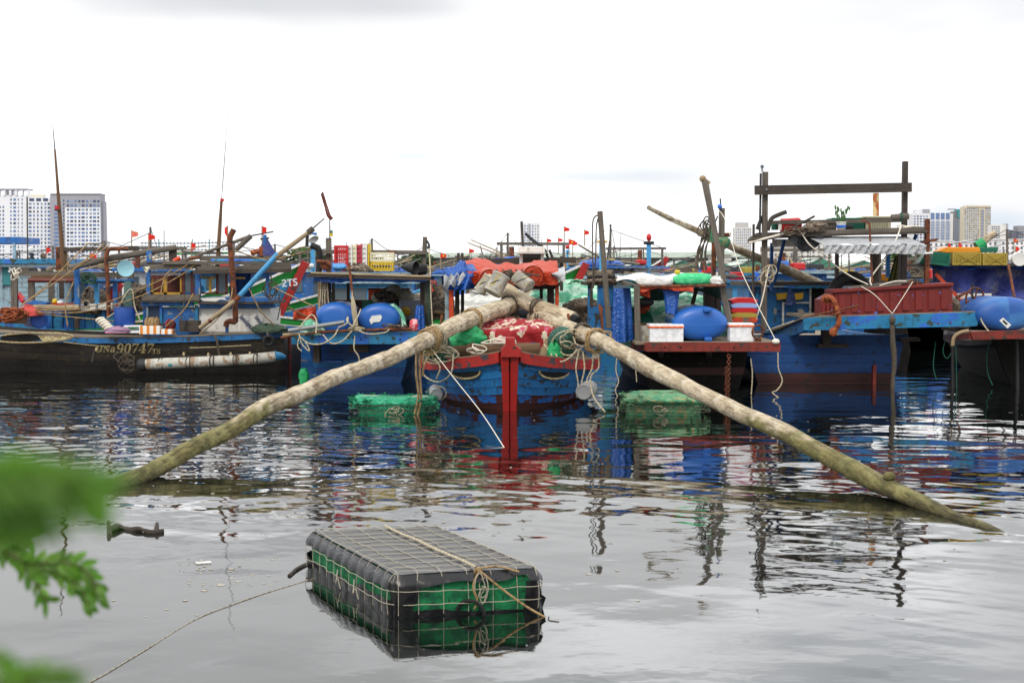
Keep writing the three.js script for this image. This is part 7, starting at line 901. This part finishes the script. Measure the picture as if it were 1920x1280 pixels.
  part(t, 'knot', M.rope, [torus(L(w * 0.57, h + 0.01, 0.0), 0.032, 0.012, [0.4, 0.5, 0], 16), ball(L(w * 0.57, h + 0.02, -0.01), 0.026)]); part(t, 'tow_rope', M.rope, rope([L(w * 0.57, h + 0.02, -0.03), L(w * 0.7, h * 0.62, -0.1), L(w * 0.84, h * 0.2, -0.2), L(w * 0.95, -0.02, -0.3)], 0.011, 24, 6)); part(t, 'rope_tail', M.rope, rope([L(w * 0.57, h + 0.02, -0.03), L(w * 0.52, h * 0.7, -0.06), L(w * 0.55, h * 0.3, -0.05), L(w * 0.53, 0.05, -0.05)], 0.011, 20, 6)); part(t, 'rope_tail', M.rope, rope([L(w * 0.57, h + 0.03, 0), L(w * 0.7, h + 0.04, 0.02), L(w * 0.84, h - 0.01, -0.03)], 0.01, 16, 6)); part(t, 'drag_ring', M.rubber, torus(L(w * 0.5, 0.0, -0.06), 0.13, 0.018, [0, -0.2, 0], 30)); tangle(t, L(w * 0.58, h * 0.6, -0.05), 0.06, 0.14, 0.03, 4, cord, 0.005, 'cord_end'); for (const z of [0.35, 0.55]) part(t, 'cord_end', cord, rope([skin(per - l * z, 0.18, 0.04), skin(per - l * z + 0.06, 0.06, 0.07), skin(per - l * z + 0.1, 0.12, 0.06), skin(per - l * z + 0.13, 0.02, 0.05)], 0.006, 16));
  solo('floating_stick', 'short dark stick floating at the back corner of the black float', 'stick', M.darkWood, limb([ground(543, 1080), ground(556, 1068), ground(576, 1058)], () => 0.022, { seg: 8, lump: 0.3 })); solo('floating_line', 'pale line lying in the water trailing from the black float', 'rope', M.paleRope, rope([ground(592, 1084), ground(480, 1118), ground(380, 1155), ground(270, 1220), ground(165, 1282)].map((p) => p.setY(0.004)), 0.0038, 40)); solo('floating_line', 'dark end of the tow rope stretched on the water past the float', 'rope', M.darkRope, rope([L(w * 0.95, 0.0, -0.3), ground(1030, 1163), ground(1048, 1166)], 0.007, 12));
}
function netFloat(label, x0, x1, y0, yw, mat, l, ry, o = {}) {
  const t = thing('netted_float', label, 'float', 'floats wrapped in green net'), a = ground(x0, yw), b = ground(x1, yw), w = b.x - a.x, top = P(x0, y0, -a.z + l * 0.6).y, c = a.clone().lerp(b, 0.5), pw = (q, k) => Math.sign(q) * Math.pow(Math.abs(q), k), h = top + 0.25, R = (p) => p.applyAxisAngle(V(0, 1, 0), ry).add(V(c.x, top - h / 2, c.z - l / 2));
  const body = (k, s, lump) => sheet((u, v) => { const th = u * 6.283, ph = (v - 0.5) * Math.PI, n = 1 + lump * (2 * fbm(u % 1, v * 0.7, 6, 4, s) - 1); return R(V(pw(Math.cos(th), 0.35) * pw(Math.cos(ph), 0.3) * (0.86 + 0.14 * smooth(-0.1, 0.5, Math.sin(ph))) * w / 2 * n * k, pw(Math.sin(ph), 0.5) * h / 2 * n * k, pw(Math.sin(th), 0.35) * pw(Math.cos(ph), 0.3) * (0.8 + 0.2 * smooth(-0.1, 0.5, Math.sin(ph))) * l / 2 * n * k)); }, 80, 30);
  part(t, 'net_cover', mat, body(1, o.s || 3, 0.17)); if (o.foam) for (const [px, py, r] of o.foam) part(t, 'bare_foam', M.oldFoam, ball(P(px, py, -a.z + l * 0.5).setY(top - 0.02), r, 2.2, 0.3, 1.6, 12));
  const sc = []; for (let i = 0; i < 170; i++) { const th = rr(0, 6.28), q = rnd() < 0.4 ? rnd() : 1, p = R(V(pw(Math.cos(th), 0.4) * w / 2 * q, q < 1 ? h / 2 * rr(0.9, 1.02) : h / 2 * rr(0.1, 1.0), pw(Math.sin(th), 0.4) * l / 2 * q)); sc.push(flat(new THREE.PlaneGeometry(rr(0.05, 0.2), rr(0.03, 0.1)).rotateX(rr(0, 6)).rotateY(rr(0, 6))).translate(p.x, p.y, p.z)); } part(t, 'net_scraps', mat, sc).userData.kind = 'stuff';
  for (let k = 0; k < 3; k++) { const q = []; for (let i = 0; i <= 16; i++) { const u = i / 16 * 6.283, yy = lerp(-0.05, 0.28, (k + 0.5) / 3) * h; q.push(R(V(pw(Math.cos(u), 0.35) * w / 2 * 1.02, yy + rr(-0.02, 0.02), pw(Math.sin(u), 0.35) * l / 2 * 1.02))); } part(t, 'binding_cord', M.darkRope, rope(q, 0.009, 60)); } tangle(t, R(V(rr(-0.2, 0.1) * w, h * 0.05, l / 2 + 0.02)), 0.2, 0.12, 0.04, 3, M.paleRope, 0.01); return t;
}
netFloat('float wrapped in bright green net beside the blue bow, under the hanging ropes', 652, 816, 741, 777, M.net, 1.5, 0.06, { s: 7, foam: [[690, 728, 0.12], [785, 729, 0.11], [700, 741, 0.12]] });
netFloat('algae stained float in old green net under the knobbly trunk', 1172, 1338, 737, 780, M.oldNet, 1.8, -0.08, { s: 27 });
// drifting litter
{
  const t = thing('drifting_branch', 'dark knotted branch drifting below the green leaves', 'branch'); part(t, 'branch', M.darkWood, limb([ground(202, 1000).setY(0.02), ground(222, 992).setY(0.03), ground(245, 994).setY(0.0), ground(262, 996).setY(0.03), ground(285, 1000).setY(0.02), ground(306, 998).setY(0.03)], (q) => 0.02 + 0.022 * Math.abs(Math.sin(q * 9)), { seg: 40, lump: 0.6, s: 8 })); part(t, 'stub', M.darkWood, bar(ground(205, 1002).setY(-0.02), ground(203, 996).setY(0.12), 0.035, 0.02)); part(t, 'stub', M.darkWood, bar(ground(292, 1000), ground(294, 995).setY(0.09), 0.04, 0.02));
  const g = []; for (let i = 0; i < 130; i++) { const p = i < 60 ? ground(rr(330, 520), rr(1045, 1110)) : ground(rr(120, 1850), rr(740, 1160)); g.push(ball(p.setY(0.002), rr(0.006, 0.02), rr(1, 2.2), 0.35, 1, 6)); } const m = mesh('floating_litter', mottled('#cfc8ba', '#8f8a7c', { f: 4 }), g); m.userData = { label: 'specks of pale foam and litter drifting on the water', category: 'litter', kind: 'stuff' }; scene.add(m); solo('floating_scrap', 'small white scrap floating left of the black float', 'scrap', M.whitePlastic, bxm(0.16, 0.012, 0.07, ...ground(381, 1056).setY(0.008).toArray(), 0.3));
}
// ---------------------------------------------------------------- leaves hanging close to the camera
{
  const leafM = new THREE.MeshPhysicalMaterial({ color: '#629f22', roughness: 0.6, transmission: 0.55, thickness: 0, vertexColors: true, side: THREE.DoubleSide }), stemM = std('#4a5a22');
  const leaflet = (p, dir, len, wid, up) => { const z = dir.clone().normalize(), x = up.clone().cross(z).normalize(), y = z.clone().cross(x), k = rr(0.6, 1.15), yel = rr(0, 0.35), pos = [], col = [], n = 5; const row = []; for (let i = 0; i <= n; i++) { const t = i / n, w = wid * Math.sin(Math.PI * Math.min(0.97, 0.06 + t * 0.92)) / 2, c = p.clone().addScaledVector(z, len * t).addScaledVector(y, -len * 0.18 * t * t); row.push([c.clone().addScaledVector(x, -w).addScaledVector(y, 0.15 * w), c, c.clone().addScaledVector(x, w).addScaledVector(y, 0.15 * w)]); } for (let i = 0; i < n; i++) for (let j = 0; j < 2; j++) for (const q of [row[i][j], row[i][j + 1], row[i + 1][j], row[i][j + 1], row[i + 1][j + 1], row[i + 1][j]]) { pos.push(q.x, q.y, q.z); col.push(k * (0.9 + yel), k, k * 0.3); } const g = new THREE.BufferGeometry(); g.setAttribute('position', new THREE.Float32BufferAttribute(pos, 3)); g.setAttribute('color', new THREE.Float32BufferAttribute(col, 3)); g.setAttribute('uv', new THREE.Float32BufferAttribute(new Float32Array(pos.length / 3 * 2), 2)); g.computeVertexNormals(); return g; };
  const spray = (label, stems, lf) => { const t = thing('leafy_branch', label, 'branch', 'leaves hanging close by'); const g = []; for (const [pts, d, n, len, wid, spread] of stems) { const P3 = pts.map(([x, y, dd = 0]) => P(x, y, d + dd)), c = new THREE.CatmullRomCurve3(P3, false, 'centripetal'); part(t, 'stem', stemM, rope(P3, 0.0009 * d / 0.6, 16)); for (let i = 0; i < n; i++) for (const s of [-1, 1]) { const u = (i + rr(0.1, 0.9)) / n, p = c.getPointAt(u), tn = c.getTangentAt(u), sd = V(0, 0, 1).cross(tn).normalize().multiplyScalar(s), dir = tn.clone().multiplyScalar(0.6).add(sd.multiplyScalar(spread)).add(V(rr(-0.2, 0.2), rr(-0.3, 0.15), rr(-0.5, 0.5))); g.push(leaflet(p, dir, len * rr(0.7, 1.1), wid * rr(0.8, 1.2), V(rr(-0.4, 0.4), rr(-0.2, 0.6), 1))); } } const m = part(t, 'foliage', leafM, g); m.userData.kind = 'stuff'; };
  spray('blurred bright green leaves reaching in from the left edge', [[[[-90, 920], [20, 900], [110, 905], [205, 925]], 0.55, 32, 0.0149, 0.0042, 0.8], [[[-90, 960, 0.02], [20, 940], [110, 950], [190, 955]], 0.57, 32, 0.0149, 0.0042, 0.8], [[[-90, 890], [0, 885], [90, 890], [140, 900]], 0.56, 30, 0.0126, 0.0042, 0.8], [[[-80, 975], [0, 970], [90, 970]], 0.58, 28, 0.0138, 0.0042, 0.8], [[[-60, 990], [10, 985], [50, 1000], [65, 1010]], 0.62, 14, 0.01, 0.004, 0.9]]);
  spray('small drooping leaf sprays below the blurred leaves', [[[[-60, 1000], [20, 1040], [55, 1075], [90, 1130]], 2.6, 16, 0.0386, 0.0123, 0.55], [[[-10, 1020], [60, 1058], [120, 1078], [140, 1090]], 2.6, 18, 0.0326, 0.0147, 0.6], [[[60, 1055], [140, 1058], [170, 1080], [185, 1125]], 2.6, 16, 0.0357, 0.0147, 0.5], [[[-40, 1030], [20, 1000], [60, 1010]], 2.6, 18, 0.0357, 0.0147, 0.9], [[[130, 1085], [155, 1110], [168, 1140]], 2.6, 10, 0.0298, 0.0123, 0.4]]);
  spray('tips of leaves at the bottom left corner', [[[[-30, 1230], [8, 1245], [22, 1275]], 0.8, 8, 0.011, 0.005, 0.6], [[[-40, 1290], [30, 1268], [80, 1258], [120, 1268]], 0.75, 12, 0.009, 0.005, 0.8], [[[20, 1300], [80, 1275], [150, 1280]], 0.75, 12, 0.009, 0.005, 0.8]]);
}

// ---------------------------------------------------------------- the tree-lined quay the picture is taken from: it shades the near sides of the boats
structure('near_quay', mottled('#8a857b', '#6f6a62', { f: 6, size: 6 }), bxm(160, 1.9, 60, 0, 0.55, 30.9), 'concrete quay the view is taken from', 'quay');
{
  const lm = mottled('#3f6428', '#2c4a1c', { f: 5, size: 2 }), tri = new THREE.CircleGeometry(0.42, 5).scale(1, 0.55, 1);
  const p = thing('quay_tree', 'leafy street tree on the quay behind the view', 'tree', 'trees along the quay'); part(p, 'trunk', M.brownWood, limb([V(0, 1.4, 7), V(0.2, 3.5, 7.2), V(-0.1, 6, 7)], (t) => 0.26 - 0.1 * t, { seg: 14, lump: 0.1 }));
  for (let i = 0; i < 6; i++) { const a = i * 1.05; part(p, 'limb', M.brownWood, bar(V(0, 4.8 + i * 0.2, 7), V(Math.cos(a) * 2.6, 7.5 + rr(0, 2), 7 + Math.sin(a) * 2.2), 0.12, 0.04)); }
  const g = []; for (let i = 0; i < 1500; i++) { const a = rr(0, 6.28), y = rr(-1, 1), r = Math.pow(rnd(), 0.45) * Math.sqrt(1 - y * y * 0.9) * (1 + 0.25 * Math.sin(a * 3 + y * 4)); g.push(flat(tri.clone()).rotateX(rr(0, 6)).rotateY(rr(0, 6)).translate(Math.cos(a) * r * 3.7, 7.4 + y * 4.2, 7 + Math.sin(a) * r * 3.2)); } part(p, 'crown', lm, g);
  for (let i = 0; i < 16; i++) { if (i === 7 || i === 8) continue; const c = i ? p.clone() : p; if (i) { c.name = numbered('quay_tree'); scene.add(c); } c.position.set(-45 + i * 6 + rr(-0.8, 0.8), 0, 3 + rr(-0.6, 1.5)); c.scale.set(rr(0.95, 1.15), rr(0.95, 1.3), 1); if (i) c.userData = { ...p.userData }; }
}

settle();
renderer.render(scene, camera);
